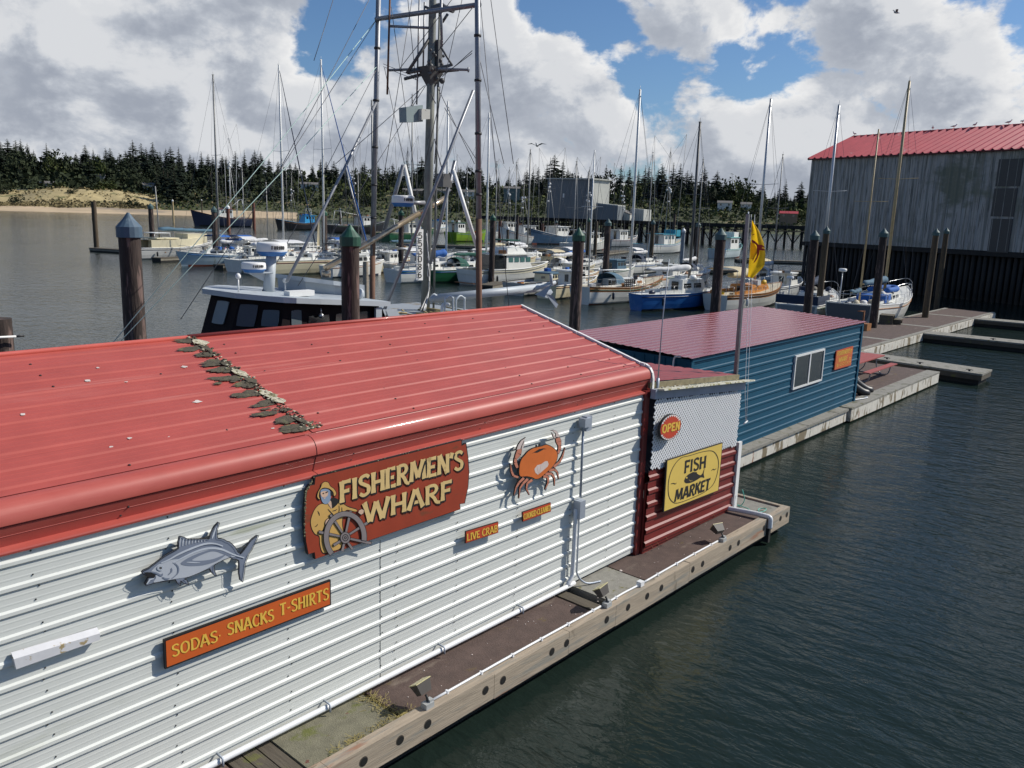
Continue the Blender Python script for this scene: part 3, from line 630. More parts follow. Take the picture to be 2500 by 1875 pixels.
mb.build('top_board', [moss_w, M('mossy brown fascia', (.20, .17, .10), .9, var=.3, scale=8)], fm)
mb = MB(); zr = lambda x: zt(x) + .26
p_b = PX(1400 + 950*450/2212, 740 + 730*450/2212, 15.62)
slope_ = (p_b.z - zr(15.62))/(p_b.y - (YF+.16))
rows = []; nn = 60; Ly = 3.4
for i in range(nn*4+1):
    t = i/(nn*4); y = YF+.16 + Ly*t; h = .016*abs(math.sin(t*math.pi*14))**.8
    rows.append([(x, y, zr(x) + slope_*(y - YF - .16) + h) for x in (12.34, 15.64)])
mb.sheet(rows); mb.build('roof', fm_roof, fm)
mb = MB(); mb.bx(15.66, 15.80, YF-.03, YF+.03, .48, 2.0); mb.build('corner_post', white_trim, fm)
mb = MB()
for x in (12.42, 12.62, 12.95, 13.55, 14.15, 14.75): mb.tube([(x, YF-.01, .66), (x+.01, YF-.05, .64), (x+.02, YF-.05, .60), (x+.01, YF-.01, .585)], .006, 5)
mb.build('hook', rust, fm)
# ------------------------------------------------------------------ blue building
bb = thing('blue_building', (23.2, YB, .5), 'low blue metal-clad building with a flat maroon roof and one sliding window', 'building')
BX0, BX1 = 17.44, 29.05
mb = MB(); ribbed(mb, lambda x: Vector((x, YB, 3.27)), lambda x: Vector((x, YB, .52)), (0, -1, 0), .2325, BX0, BX1, rib=.018, wr=(.045, .024))
mb.bx(BX0, BX1, YB+.02, 13.5, .4, 3.24)
for y0 in np.arange(YB+.1, 13.4, .30): mb.bx(BX0-.02, BX0, y0, y0+.06, .52, 3.2)
mb.build('wall', blue_wall, bb)
mb = MB(); mb.bx(BX1-.10, BX1+.035, YB-.045, YB+.09, .5, 3.25); mb.bx(BX0-.03, BX0+.10, YB-.045, YB+.09, .5, 3.2); mb.bx(BX0, BX1, YB-.05, YB-.0, 3.19, 3.27)
mb.build('corner_trim', blue_wall, bb)
mb = MB(); rows = []; N_ = 17*10
ya, yb2, za, zb2 = YB-.10, 13.55, 3.30, 3.455
for i in range(N_+1):
    t = i/N_; ph = (t*17) % 1.0; h = .016*math.exp(-((ph-.5)/.17)**2)
    rows.append([(x, ya + (yb2-ya)*t, za + (zb2-za)*t + h) for x in (BX0-.12, BX1+.16)])
mb.sheet(rows, 0, True)
mb.build('roof', blue_roof, bb)
fr = M('white window frame', (.70, .71, .70), .4, var=.04)
mb = MB(); wx0, wx1, wz0, wz1 = 23.52, 25.73, 1.68, 2.71; yy = YB-.07
mb.bx(wx0, wx1, yy, YB+.0, wz1-.055, wz1); mb.bx(wx0, wx1, yy, YB, wz0, wz0+.055); mb.bx(wx0, wx0+.055, yy, YB, wz0+.055, wz1-.055); mb.bx(wx1-.055, wx1, yy, YB, wz0+.055, wz1-.055); mb.bx(24.60, 24.68, yy+.004, YB, wz0+.055, wz1-.055)
w_ = mb.build('window', fr, bb)
mb = MB(); mb.bx(wx0+.05, 24.61, yy+.025, YB-.005, wz0+.05, wz1-.05); mb.build('pane', winglass, w_)
mb = MB(); mb.bx(24.67, wx1-.05, yy+.025, YB-.005, wz0+.05, wz1-.05); mb.build('pane', winglass, w_)
mb = MB(); a = PX(1400+1195*.2034, 740+765*.2034, BX0-.1); b = PX(1400+1290*.2034, 740+650*.2034, BX0-.1)
mb.tube(spline([a, a.lerp(b, .45) + Vector((0, .06, .12)), b]), .022, 6); mb.build('vent_pipe', pvc, bb)
# ------------------------------------------------------------------ front float
fd = thing('front_float', (5, 6.65, 0), 'long narrow float under the white shop, with a bored timber edge beam', 'dock')
mb = MB(); mb.bx(X0, 16.6, 6.80, 12.2, -.5, .30); mb.build('float_body', hull_dark, fd)
j = [(-6, 2.9, 0), (2.94, 4.02, 0), (4.60, 5.90, 2), (5.96, 9.80, 0), (10.30, 11.34, 1), (11.38, 15.72, 0)]
for xa, xb, k in j:
    mb = MB(); mb.bx(xa, xb, 6.80, 7.66, .30, .505 + .004*k); mb.build('deck_panel', [deck_brown, deck_grey, deck_moss][k], fd)
mb = MB()
for xa in (4.06, 4.24, 4.42):
    mb = MB(); mb.bx(xa, xa+.165, 6.82, 7.66, .30, .495); mb.build('plank', timber_d, fd)
mb = MB()
mb.bx(9.86, 10.075, 6.82, 7.62, .30, .50); mb.bx(10.08, 10.20, 6.82, 7.62, .30, .43)
mb.build('plank', timber_d, fd)
mb = MB(); mb.bx(15.80, 16.60, 6.80, 9.4, .30, .50); mb.build('deck_panel', deck_grey, fd)
mb = MB(); mb.bx(15.73, 15.79, 6.80, 7.9, .30, .49); mb.build('plank', timber_d, fd)
holes = [3.6, 4.02, 5.19, 5.73, 6.17, 7.19, 7.53, 8.57, 8.91, 9.92, 10.51, 11.07, 11.51, 12.57, 12.92, 13.98, 14.33, 15.45, 16.24, 16.56]
mb = MB(); xs = [-6.0, -2.2, 1.4, 4.72, 7.36, 8.97, 10.17, 12.45, 15.56]
for a, b in zip(xs, xs[1:]): mb.bx(a+.003, b-.003, 6.63, 6.795, .20 + rs.uniform(-.01, .01), .560 + rs.uniform(-.006, .006))
mb.bx(15.66, 16.70, 6.63, 6.795, .19, .545); mb.bx(16.61, 16.70, 6.80, 9.4, .19, .54)
for x in holes:
    if 15.5 < x < 15.66: continue
    mb.lathe([(.062, 0), (.062, .004)], (x, 6.632, .40), 14, 1, axis=(0, -1, 0)); mb.lathe([(.052, 0), (.05, .006)], (x+.006, 6.631, .395), 14, 2, axis=(0, -1, 0))  # holes are not cut: flat dark discs imitate the shade inside them
for i in range(70):                                                  # short moss tufts behind the beam
    x = rs.uniform(4.2, 16); mb.ball((x, 6.80 + rs.uniform(0, .05), .51), rs.uniform(.008, .03), 3, 4, (1.6, 1, .6), .5)
mb.build('edge_beam', [timber, M('painted hole rim', (.05, .04, .03), .9), M('painted hole shade', (.004, .004, .004), .9), leavesG], fd)
straw = M('dry straw moss', (.34, .28, .10), .95, var=.3)
mb = MB()
for i in range(420):
    if rs.random() < .6: t = rs.random(); x = 5.92 + rs.gauss(0, .07); y = 6.82 + t*.78
    else: x = rs.uniform(4.9, 6.15); y = 6.83 + abs(rs.gauss(0, .06))
    a = rs.uniform(0, 6.28); l = rs.uniform(.03, .09); z = .512 + rs.random()*.015
    mb.tube([(x, y, z), (x + math.cos(a)*l, y + math.sin(a)*l, z + rs.uniform(0, .03))], .0025, 3, 0, False, False)
tag(mb.build('straw', straw, origin=(5.9, 7, .5)), 'dry straw and moss in the deck joint by the first lamp', 'straw', kind='stuff')
mb = MB()
for i in range(60): mb.ball((rs.uniform(5.9, 15.6), rs.uniform(6.86, 7.5), .509), rs.uniform(.004, .012) if i else .03, 0, 4, (1.2, 1, .5), .4)
tag(mb.build('shell_bits', dropping, origin=(10, 7, .5)), 'small pale shell bits and specks scattered on the brown deck boards', 'shell bits', kind='stuff')
# ------------------------------------------------------------------ pipes, lamps, small gear on the front float
mb = MB(); mb.tube(spline([(X0, 7.53, .60), (5, 7.53, .60), (9.86, 7.53, .60), (10.05, 7.53, .62), (10.16, 7.53, .72), (10.19, 7.53, .90), (10.20, 7.53, 1.9)], 4), .037, 10)
pw = mb.build('water_pipe', pvc); tag(pw, 'white pipe along the foot of the white wall, turning up at its end', 'pipe')
mb = MB()
for x in (3.95, 5.35, 7.25, 8.9): mb.tube([(x, 7.47, .56), (x, 7.475, .655), (x, 7.60, .66)], .014, 5)
mb.build('pipe_strap', galv, pw)
pA = P(1100+985*.3135, 980+800*.3135, 7.52)
cb = thing('wall_conduit', (10.2, 7.53, .5), 'grey electrical conduit with two boxes running up the white wall right of the crab', 'conduit')
mb = MB(); xt = P(1100+1035*.3135, 980+160*.3135, 7.55); zz = pA.z
mb.tube(spline([(10.75, 7.35, .53), (10.48, 7.45, .55), (10.33, 7.53, .72), (10.30, 7.53, 1.0), (10.29, 7.53, zz)], 5), .017, 6); mb.tube([(10.30, 7.53, zz+.1), (xt.x, 7.55, xt.z)], .022, 6); mb.build('conduit', galv, cb)
mb = MB(); mb.bx(10.19, 10.33, 7.44, 7.58, zz-.24, zz+.06); mb.build('junction_box', galv, cb)
mb = MB(); mb.bx(xt.x-.10, xt.x+.06, 7.44, 7.57, xt.z-.06, xt.z+.08); mb.bx(xt.x-.02, xt.x+.12, 7.47, 7.57, xt.z-.14, xt.z+.10); mb.build('outlet_box', galv, cb)
lamp_face = M('dirty yellow lamp glass', (.50, .44, .22), .35, var=.15, scale=20); lamp_body = M('brown lamp housing', (.075, .066, .058), .6, var=.15)
lampc = M('grey box', (.42, .43, .42), .6, metal=.2, var=.1)
def lamp():
    t = thing('flood_light', (0, 0, 0), '', 'lamp', 'flood lights on the edge beam')
    mb = MB(); mb.box((0, .0, .035), (.13, .10, .07)); mb.box((.035, 0, .085), (.06, .07, .03)); mb.build('base_box', lampc, t, True)
    mb = MB(); mb.tube([(0, 0, .08), (0, .01, .12), (0, .035, .155)], .016, 7); mb.build('knuckle', dot_black, t, True)
    return t
def lamp_head(t, q):
    mb = MB(); vs = [q @ Vector(v) for v in ((-.085, -.045, 0), (.085, -.045, 0), (.085, .045, 0), (-.085, .045, 0), (-.115, -.075, .15), (.115, -.075, .15), (.115, .075, .15), (-.115, .075, .15))]
    c = Vector((0, .06, .165)); mb.add([v + c for v in vs], [(3, 2, 1, 0), (0, 1, 5, 4), (1, 2, 6, 5), (2, 3, 7, 6), (3, 0, 4, 7), (4, 5, 6, 7)]); h = mb.build('lamp_housing', lamp_body, t, True)
    mb = MB(); vs = [q @ Vector(v) + c for v in ((-.12, -.08, .152), (.12, -.08, .152), (.12, .08, .152), (-.12, .08, .152))]; mb.plate(vs, q @ Vector((0, 0, 1)), .012); mb.build('lens', lamp_face, h, True)
for x, lab, ry_ in ((6.24, 'flood light on the beam beside the mossy panel, nearest the camera', 8), (10.02, 'flood light on the beam in front of the joint below the conduit', 12), (13.80, 'flood light on the beam in front of the fish market sign', 25)):
    t = lamp(); t.location = (x, 6.71, .562); t['label'] = lab
    lamp_head(t, (Matrix.Rotation(R(-32), 3, 'X') @ Matrix.Rotation(R(-ry_*.5), 3, 'Y')) if ry_ < 20 else (Matrix.Rotation(R(-20), 3, 'Z') @ Matrix.Rotation(R(-58), 3, 'X')))
mb = MB()
for a, b in ((6.32, 9.93), (10.12, 11.0), (11.06, 13.70)): mb.tube(spline([(a, 6.755, .58), ((a+b)/2, 6.762, .585), (b, 6.755, .58)], 4), .017, 7)
for x in np.arange(6.6, 13.6, .62): mb.bx(x, x+.03, 6.735, 6.78, .561, .602)
mb.box((11.03, 6.75, .60), (.10, .09, .08)); tag(mb.build('lamp_cable', pvc), 'thin white cable run along the top of the edge beam between the lamps', 'cable')
mb = MB(); a, b = P(1770, 1248, 7.25), P(1862, 1275, 6.6)
mb.tube(spline([(15.50, 7.55, .58), (15.58, 7.0, .60), (15.62, 6.70, .60), (15.63, 6.60, .58), (15.63, 6.585, .50), (15.63, 6.585, .36)], 4), .05, 10); dp = mb.build('drain_pipe', pvc); tag(dp, 'white drain pipe lying across the deck and bent over the edge', 'pipe')
mb = MB(); mb.bx(15.585, 15.675, 6.575, 6.70, .05, .36); mb.build('pipe_sleeve', hull_dark, dp)
hose_m = M('green hose', (.10, .42, .34), .5, var=.1)
mb = MB(); hp = [(15.84, 7.35, .95), (15.87, 7.30, .72), (15.9, 7.4, .55), (16.0, 7.5, .53), (15.95, 7.25, .53), (15.84, 7.12, .54), (15.9, 6.95, .54), (16.05, 6.90, .55), (16.18, 6.95, .55), (16.1, 7.05, .54), (15.95, 7.0, .54), (15.85, 6.88, .56)]
mb.tube(spline(hp, 6), .010, 5); tag(mb.build('hose', hose_m), 'thin green hose coiled loosely at the foot of the white corner post', 'hose')
# whip antenna, flag pole, flag
mb = MB(); p0 = P(1400+1015*.2034, 740+900*.2034, 7.55); top = hgt(p0, 1452, 560); mb.tube([p0, (p0.x+.02, p0.y, (p0.z+top)/2), (p0.x+.10, p0.y, top)], [.013, .010, .006], 6)
mb.tube([(p0.x, p0.y, p0.z-.35), p0], .03, 6); tag(mb.build('antenna', galv), 'thin whip antenna between the white shop and the fish market', 'antenna')
fp = P(1794, 945, 7.66); ftop = hgt(fp, 1618, 463)
t = thing('flag_pole', (fp.x, fp.y, fp.z-.2), 'square grey flag pole at the corner of the fish market roof', 'flag pole')
pt = PDd(1616, 463, math.hypot(fp.x, fp.y)); pt = Vector((pt.x, pt.y, pt.z))
def polep(q): return fp.lerp(pt, q)
mb = MB(); mb.tube([fp - Vector((0, 0, .3)), pt], [.052, .046], 4, 0, False); mb.build('pole', M('dull aluminium', (.20, .20, .21), .42, metal=.6, var=.2, scale=6), t)
mb = MB(); mb.tube([pt + Vector((0, 0, .0)), pt + Vector((.07, .03, .04)), pt + Vector((.10, .04, -.02)), pt + Vector((.10, .04, -.12))], .014, 6); mb.build('truck', galv, t)
mb = MB(); off = Vector((.055, -.045, 0)); mb.tube([pt + off, fp + Vector((.16, -.16, -.1)), (fp.x+.10, YF-.06, 2.45)], .005, 4); mb.tube([pt + off*2, fp + Vector((.28, -.16, -.1)), (fp.x+.14, YF-.06, 2.45)], .005, 4); mb.build('halyard', pvc, t)
mb = MB(); c = Vector((fp.x+.08, YF-.07, 2.42)); mb.tube([c - Vector((.09, 0, .02)), c, c + Vector((.09, 0, .02))], [.012, .02, .012], 6); mb.build('cleat', pvc, t)
vdir = Vector((ray(1830, 600).x, ray(1830, 600).y, 0)).normalized(); rdir = Vector((vdir.y, -vdir.x, 0))
D0 = math.hypot(fp.x, fp.y) - .06
def fl(x, y, k=0): return PD(1780 + x*140/1056, 480 + y*140/1056, D0 + k)
flag = thing('flag', fl(430, 1450), 'yellow flag with a red lobster, hanging from the flag pole', 'flag')
edge_l = [(418, 440), (408, 640), (395, 850), (380, 1050), (362, 1250), (345, 1470)]; edge_r = [(425, 440), (560, 640), (640, 850), (668, 1050), (656, 1270), (430, 1505)]
mb = MB(); rows = []; NR, NC = 22, 12
def flagp(u, v, k=0.0):
    """u down the hoist, v out from the pole"""
    t = u*5; i = min(int(t), 4); q = t - i
    a = (edge_l[i][0]*(1-q) + edge_l[i+1][0]*q, edge_l[i][1]*(1-q) + edge_l[i+1][1]*q); b = (edge_r[i][0]*(1-q) + edge_r[i+1][0]*q, edge_r[i][1]*(1-q) + edge_r[i+1][1]*q)
    return fl(a[0]*(1-v) + b[0]*v, a[1]*(1-v) + b[1]*v, k + .06*math.sin(v*5.5 + u*3)*v + .02*math.sin(u*11)*v)
for i in range(NR+1): rows.append([flagp(i/NR, j_/NC) for j_ in range(NC+1)])
mb.sheet(rows, 0, True)
mb.sheet([[fl(395 + (0)*q, 850 + 300*q, -.02), fl(395 + 110*math.sin(math.pi*(.15+.75*q))*1.05, 850 + 310*q, -.10)] for q in [k/8 for k in range(9)]], 0, True)
cloth = M('yellow flag cloth', (.72, .48, .015), .8, var=.1, scale=8); 
ct = cloth.node_tree; pb = ct.nodes['Principled BSDF']; tl = ct.nodes.new('ShaderNodeBsdfTranslucent'); tl.inputs[0].default_value = (.85, .55, .02, 1); ms = ct.nodes.new('ShaderNodeMixShader'); ms.inputs[0].default_value = .55; ct.links.new(pb.outputs[0], ms.inputs[1]); ct.links.new(tl.outputs[0], ms.inputs[2]); ct.links.new(ms.outputs[0], ct.nodes['Material Output'].inputs[0])
mb.build('cloth', cloth, flag)
lob = [(415, 790), (470, 815), (520, 860), (540, 885), (600, 885), (650, 920), (655, 945), (610, 925), (600, 950), (655, 965), (655, 995), (600, 990), (560, 985), (550, 1060), (520, 1140), (480, 1200), (440, 1235), (470, 1170), (500, 1110), (515, 1040), (490, 1080), (460, 1140), (435, 1190), (430, 1160), (470, 1070), (510, 1000), (510, 930), (500, 890), (460, 860), (420, 845)]
mb = MB(); mb.poly([fl(x, y, -.075) for x, y in lob]); mb.poly([fl(x, y, -.03) for x, y in ((412, 715), (440, 692), (485, 685), (450, 705))]); mb.poly([fl(x, y, -.03) for x, y in ((398, 655), (415, 630), (438, 615), (418, 640))])
mb.build('lobster_emblem', M('red flag print', (.48, .05, .03), .8), flag)
# ------------------------------------------------------------------ float under the blue building
bd = thing('blue_building_float', (28, 9.38, 0), 'wide float under the blue building, white side stained with rust', 'dock')
mb = MB(); mb.bx(17.0, 27.6, 9.46, 14.2, -.5, .30); mb.bx(27.86, 38.1, 9.46, 14.2, -.5, .30); mb.build('float_body', hull_dark, bd)
mb = MB(); mb.bx(16.9, 27.64, 9.40, 9.455, .08, .44); mb.bx(27.80, 30.4, 9.30, 9.455, .06, .50); mb.bx(30.42, 38.12, 9.30, 9.455, .06, .46); mb.bx(38.105, 38.16, 9.46, 13.8, .06, .45); mb.build('side_board', dock_white, bd)
mb = MB(); mb.bx(16.9, 27.66, 9.34, 9.70, .442, .52); mb.bx(27.78, 38.16, 9.29, 9.82, .464, .525)
for x in np.arange(19.4, 38, 2.43): mb.bx(x, x+.012, 9.30, 9.80, .52, .5265, 1)
mb.build('edge_strip', [deck_grey, hull_dark], bd)
mb = MB(); mb.bx(17.0, 38.1, 9.83, 14.2, .30, .515); mb.build('deck_panel', deck_brown, bd)
mb = MB(); mb.tube(spline([(28.9, 9.75, .56), (29.5, 9.55, .56), (29.9, 9.5, .56), (29.95, 9.62, .56)], 5), .02, 6); mb.build('pipe_stub', pvc, bd)
wd = thing('walkway_float', (55, 13.9, 0), 'long brown walkway float with pale timber edges beyond the picnic tables', 'dock')
mb = MB(); mb.bx(38.6, 70.0, 14.0, 17.2, -.5, .34); mb.build('float_body', hull_dark, wd)
for a, b in ((38.6, 46.6), (47.2, 55.2), (55.8, 63.8), (64.4, 70.0)):
    mb = MB(); mb.bx(a, b, 14.12, 17.1, .34, .51); mb.build('deck_panel', deck_brown, wd)
mb = MB()
for a in (46.64, 55.24, 63.84): mb.bx(a, a+.52, 14.12, 17.1, .34, .512)
mb.bx(38.6, 70.05, 13.86, 14.11, .36, .53); mb.bx(38.6, 70.05, 17.11, 17.35, .36, .53); mb.build('edge_strip', deck_grey, wd)
mb = MB(); mb.bx(38.6, 70.05, 13.80, 13.855, .04, .46); mb.bx(70.055, 70.1, 13.86, 17.35, .04, .46); mb.build('side_board', dock_white, wd)
def finger(xa, xb, y0, y1, w, lab):
    t = thing('finger_float', ((xa+xb)/2, y0, 0), lab, 'dock', 'finger floats off the walkway')
    dx = (xb-xa); mb = MB()
    def slab(z0, z1, o, m=0):
        vs = [(xa-w/2+o, y0, z) for z in (z0, z1)] + [(xa+w/2-o, y0, z) for z in (z0, z1)] + [(xb+w/2-o, y1+o, z) for z in (z0, z1)] + [(xb-w/2+o, y1+o, z) for z in (z0, z1)]
        mb.add(vs, [(1, 3, 5, 7), (0, 1, 7, 6), (6, 7, 5, 4), (4, 5, 3, 2), (2, 3, 1, 0)], m)
    slab(-.4, .20, .12); mb.build('float_body', hull_dark, t)
    mb = MB(); slab(.20, .42, .0); mb.build('side_board', timber_d, t)
    mb = MB(); slab(.421, .50, -.02); mb.build('deck_panel', deck_grey, t)
    mb = MB()
    for q in (.3, .55, .9):
        x = xa + dx*q - w*.3; y = y0 + (y1-y0)*q; mb.tube([(x, y-.14, .56), (x, y, .57), (x, y+.14, .56)], .018, 6); mb.bx(x-.02, x+.02, y-.04, y+.04, .5, .56)
    mb.build('cleat', dot_black, t)
finger(40.6, 40.05, 13.8, 7.9, 1.7, 'short finger float ending just beyond the picnic tables'); finger(52.6, 53.2, 13.8, 2.0, 1.5, 'finger float leaving the walkway beyond the picnic tables, running out of view'); finger(64.4, 65.2, 13.8, 2.0, 1.5, 'far finger float at the end of the walkway, in front of the big shed')
# picnic tables
tred = M('faded red table paint', (.33, .075, .065), .6, var=.12, scale=6); tmetal = M('grey table frame', (.30, .31, .32), .5, metal=.4)
def picnic(x, y, L, lab):
    t = thing('picnic_table', (x, y, .52), lab, 'table', 'picnic tables on the float')
    mb = MB(); 
    for k in range(4): mb.bx(x-L/2, x+L/2, y-.38+k*.192, y-.38+k*.192+.186, 1.24, 1.285)
    mb.build('table_top', tred, t)
    for s in (-1, 1): mb = MB(); mb.bx(x-L/2, x+L/2, y+s*.78-.13, y+s*.78+.13, .96, 1.0); mb.build('seat', tred, t)
    for s in (-1, 1):
        xx = x + s*L*.36; mb = MB(); mb.tube(spline([(xx, y-.80, .95), (xx, y-.72, .62), (xx, y-.5, .55), (xx, y, .55), (xx, y+.5, .55), (xx, y+.72, .62), (xx, y+.80, .95)], 5), .028, 7); mb.tube(spline([(xx, y-.45, .56), (xx, y-.25, .8), (xx, y-.2, 1.24)], 4), .025, 7); mb.tube(spline([(xx, y+.45, .56), (xx, y+.25, .8), (xx, y+.2, 1.24)], 4), .025, 7); mb.build('leg', tmetal, t)
picnic(34.1, 11.25, 3.3, 'red picnic table just right of the blue building, nearest the water'); picnic(36.0, 13.2, 3.3, 'second red picnic table, behind the first one')
blk = M('black rubber', (.012, .012, .014), .45, var=.2)
for i, (a, lab) in enumerate((((30.1, 10.25), 'black curved rubber bumper leaning by the corner of the blue building'), ((30.75, 10.35), 'second black rubber bumper, leaning right of the first'))):
    mb = MB(); x, y = a; mb.tube(spline([(x-.55, y+.25, 1.5), (x-.38, y+.15, 1.25), (x, y-.15, .85), (x+.3, y-.4, .62), (x+.5, y-.55, .58)], 4), [.08]+[.15]*14+[.13, .1], 9); tag(mb.build('dock_bumper', blk), lab, 'bumper', 'rubber bumpers on the float')
# ------------------------------------------------------------------ signs on the wharf
NY = Vector((0, -1, 0)); UX = Vector((1, 0, 0)); UZ = Vector((0, 0, 1))
black_p = M('black paint', (.012, .011, .012), .6); 
def tracer(zx, zy, sc, y):
    return lambda pts, k=0.0: [P(zx + a*sc, zy + b*sc, y) + NY*k for a, b in pts]
def line_poly(mb, pts, w, m, k=0):
    """a painted line of width w (metres) along points in the wall plane"""
    pts = [Vector(p) for p in pts]; L_, R_ = [], []
    for i, p in enumerate(pts):
        t = pts[min(i+1, len(pts)-1)] - pts[max(i-1, 0)]; n = Vector((-t.z, 0, t.x)).normalized(); q = i/(len(pts)-1); ww = w*(.35 + .65*math.sin(math.pi*min(max(q, .08), .92)))
        L_.append(p + n*ww/2); R_.append(p - n*ww/2)
    mb.sheet([L_, R_], m)
# --- big red sign
ysg = YW - .085
T = tracer(700, 1030, 500/2212, ysg)
sg = thing('shop_sign', P(935, 1230, ysg), "big red board reading FISHERMEN'S WHARF, with a fisherman at a ship's wheel", 'sign')
sign_red = M('chipped red sign paint', (.30, .042, .016), .55, var=.10, scale=3, stains=[((.42, .25, .16), (9, 9, 3), .735, .02), ((.20, .05, .02), (2, 2, 6), .58, .1), ((.12, .10, .05), (3, 3, 30), .72, .05)])
cream = M('cream sign paint', (.66, .47, .20), .6, var=.10, scale=4, stains=[((.45, .31, .13), (6, 6, 4), .60, .08)])
outl = spline([(300, 590), (700, 485), (1300, 345), (1893, 192)], 4) ; 
O = [(300, 588), (1893, 190), (1893, 250), (1940, 228)] + [(1962, 380), (1973, 540), (1962, 700), (1925, 880)] + [(1872, 888), (1878, 945), (300, 1482), (292, 1410), (225, 1430)] + [(200, 1300), (185, 1100), (190, 900), (210, 740), (240, 680), (292, 668)]
mb = MB(); mb.plate(T(O), NY, .035, 0, 1); mb.build('board', [black_p, black_p], sg)
def shrink(pts, k):
    c = (sum(p[0] for p in pts)/len(pts), sum(p[1] for p in pts)/len(pts)); return [(c[0] + (p[0]-c[0])*k, c[1] + (p[1]-c[1])*k*.985) for p in pts]
mb = MB(); mb.poly(T([(x + (9 if x < 1000 else -9), y + (9 if y < 800 else -4)) for x, y in O], .004)); mb.build('painted_face', sign_red, sg)
mb = MB()
for i in range(110):
    q = rs.random(); a, b = ((300, 588), (205, 760)) if rs.random() < .25 else (((205, 760), (190, 1250)) if rs.random() < .8 else ((300, 588), (1893, 190)))
    p = T([(a[0] + (b[0]-a[0])*q + rs.gauss(0, 4), a[1] + (b[1]-a[1])*q + rs.gauss(0, 4))], .0)[0]; mb.ball(p, rs.uniform(.004, .013), 0, 4, (1, .6, 1), .5)
mb.build('moss', M('dark edge moss', (.16, .15, .09), .95, var=.4, scale=20), sg)['kind'] = 'stuff'
def text_px(mb, s, tr, b0, b1, hpx, wt, m, k, **kw):
    """text between two baseline points (tracing px), cap height hpx measured straight up in the tracing"""
    p0, p1, q = tr([b0, b1, (b0[0], b0[1]-hpx)], k)
    u = p1 - p0; v = UZ; h = (q - p0).z - 0; letters(mb, s, p0, u, v, NY, u.length, h, wt, m, **kw)
for k, m, dx, dy in ((.008, 1, 12, 12), (.014, 0, 0, 0)):
    mb = MB()
    if m == 1:
        for ddx, ddy in ((6, 6), (14, 14)): 
            text_px(mb, "FISHERMEN'S", T, (558+ddx, 880+ddy), (1900+ddx, 505+ddy), 232, .235, 0, k + ddx*.0003, rise=lambda t: .02*math.sin(t*3.1)); text_px(mb, 'WHARF', T, (815+ddx, 1095+ddy), (1775+ddx, 820+ddy), 222, .25, 0, k + .0008 + ddx*.0003)
    else:
        text_px(mb, "FISHERMEN'S", T, (558, 880), (1900, 505), 232, .225, 0, k, rise=lambda t: .02*math.sin(t*3.1)); text_px(mb, 'WHARF', T, (815, 1095), (1775, 820), 222, .235, 0, k + .001)
    mb.build('lettering' if m == 0 else 'letter_shadow', cream if m == 0 else black_p, sg)
coat_y = M('yellow oilskin paint', (.58, .35, .10), .6, var=.06); skin = M('painted skin', (.62, .42, .30), .6); beard = M('blue grey beard paint', (.22, .29, .40), .6); wheel_g = M('grey wheel paint', (.22, .19, .19), .6)
mb = MB()
def pl(pts, m, k, sp=True): mb.poly([p for p in T([(q.x, q.y) for q in spline([(a, b, 0) for a, b in pts], 4, True)] if sp else pts, k)], m)
pl([(372, 880), (330, 900), (285, 960), (252, 1060), (262, 1150), (300, 1215), (345, 1240), (352, 1330), (385, 1420), (470, 1405), (580, 1370), (620, 1240), (600, 1080), (640, 960), (740, 975), (755, 940), (650, 905), (560, 840), (490, 815), (430, 880)], 4, .006); 
pl([(377, 884), (334, 904), (290, 963), (258, 1062), (268, 1146), (304, 1208), (350, 1232), (358, 1326), (390, 1410), (470, 1395), (572, 1362), (610, 1236), (592, 1078), (634, 952), (736, 967), (748, 946), (650, 915), (560, 850), (492, 825), (432, 888)], 0, .0075)
pl([(435, 870), (490, 820), (560, 850), (530, 900), (480, 930)], 4, .009); pl([(438, 868), (470, 850), (480, 900), (478, 935)], 1, .0095)
pl([(360, 740), (400, 720), (450, 730), (472, 770), (470, 820), (450, 870), (410, 885), (378, 860), (362, 800)], 2, .010); pl([(362, 760), (400, 745), (440, 755), (430, 800), (385, 812), (366, 790)], 1, .011)
pl([(340, 775), (360, 735), (350, 820)], 4, .0113); pl([(470, 735), (495, 770), (470, 800)], 4, .0113)
pl([(380, 768), (396, 762), (398, 772), (384, 778)], 4, .0118); pl([(412, 758), (436, 746), (438, 756), (416, 768)], 4, .0118); pl([(392, 820), (412, 812), (410, 822), (396, 828)], 1, .0119)
pl([(318, 800), (330, 750), (358, 700), (372, 660), (405, 640), (445, 650), (468, 690), (505, 715), (533, 765), (520, 800), (500, 800), (490, 760), (450, 725), (390, 715), (355, 745), (345, 800), (362, 838), (335, 835)], 4, .0123); pl([(324, 800), (335, 754), (363, 703), (377, 664), (405, 646), (441, 655), (463, 694), (500, 720), (526, 765), (516, 793), (504, 793), (494, 753), (452, 717), (388, 708), (350, 740), (339, 800), (350, 828), (338, 828)], 0, .013)
pl([(405, 1090), (420, 1050), (450, 1035), (475, 1075), (450, 1120), (415, 1150)], 4, .0135); pl([(410, 1090), (424, 1056), (448, 1043), (468, 1076), (446, 1114), (418, 1140)], 1, .0142)
pl([(345, 1215), (400, 1150), (420, 1180), (400, 1200)], 4, .0095)
for a, b in (((300, 1130), (330, 1100)), ((440, 940), (520, 1030)), ((330, 960), (350, 1010)), ((560, 900), (555, 990)), ((590, 920), (585, 1000)), ((490, 960), (540, 940))): line_poly(mb, [T([a], .0096)[0], T([((a[0]+b[0])/2+5, (a[1]+b[1])/2+4)], .0096)[0], T([b], .0096)[0]], .012, 4)
mb.build('fisherman', [coat_y, skin, beard, cream, black_p], sg)
mb = MB(); wc = (620, 1245)
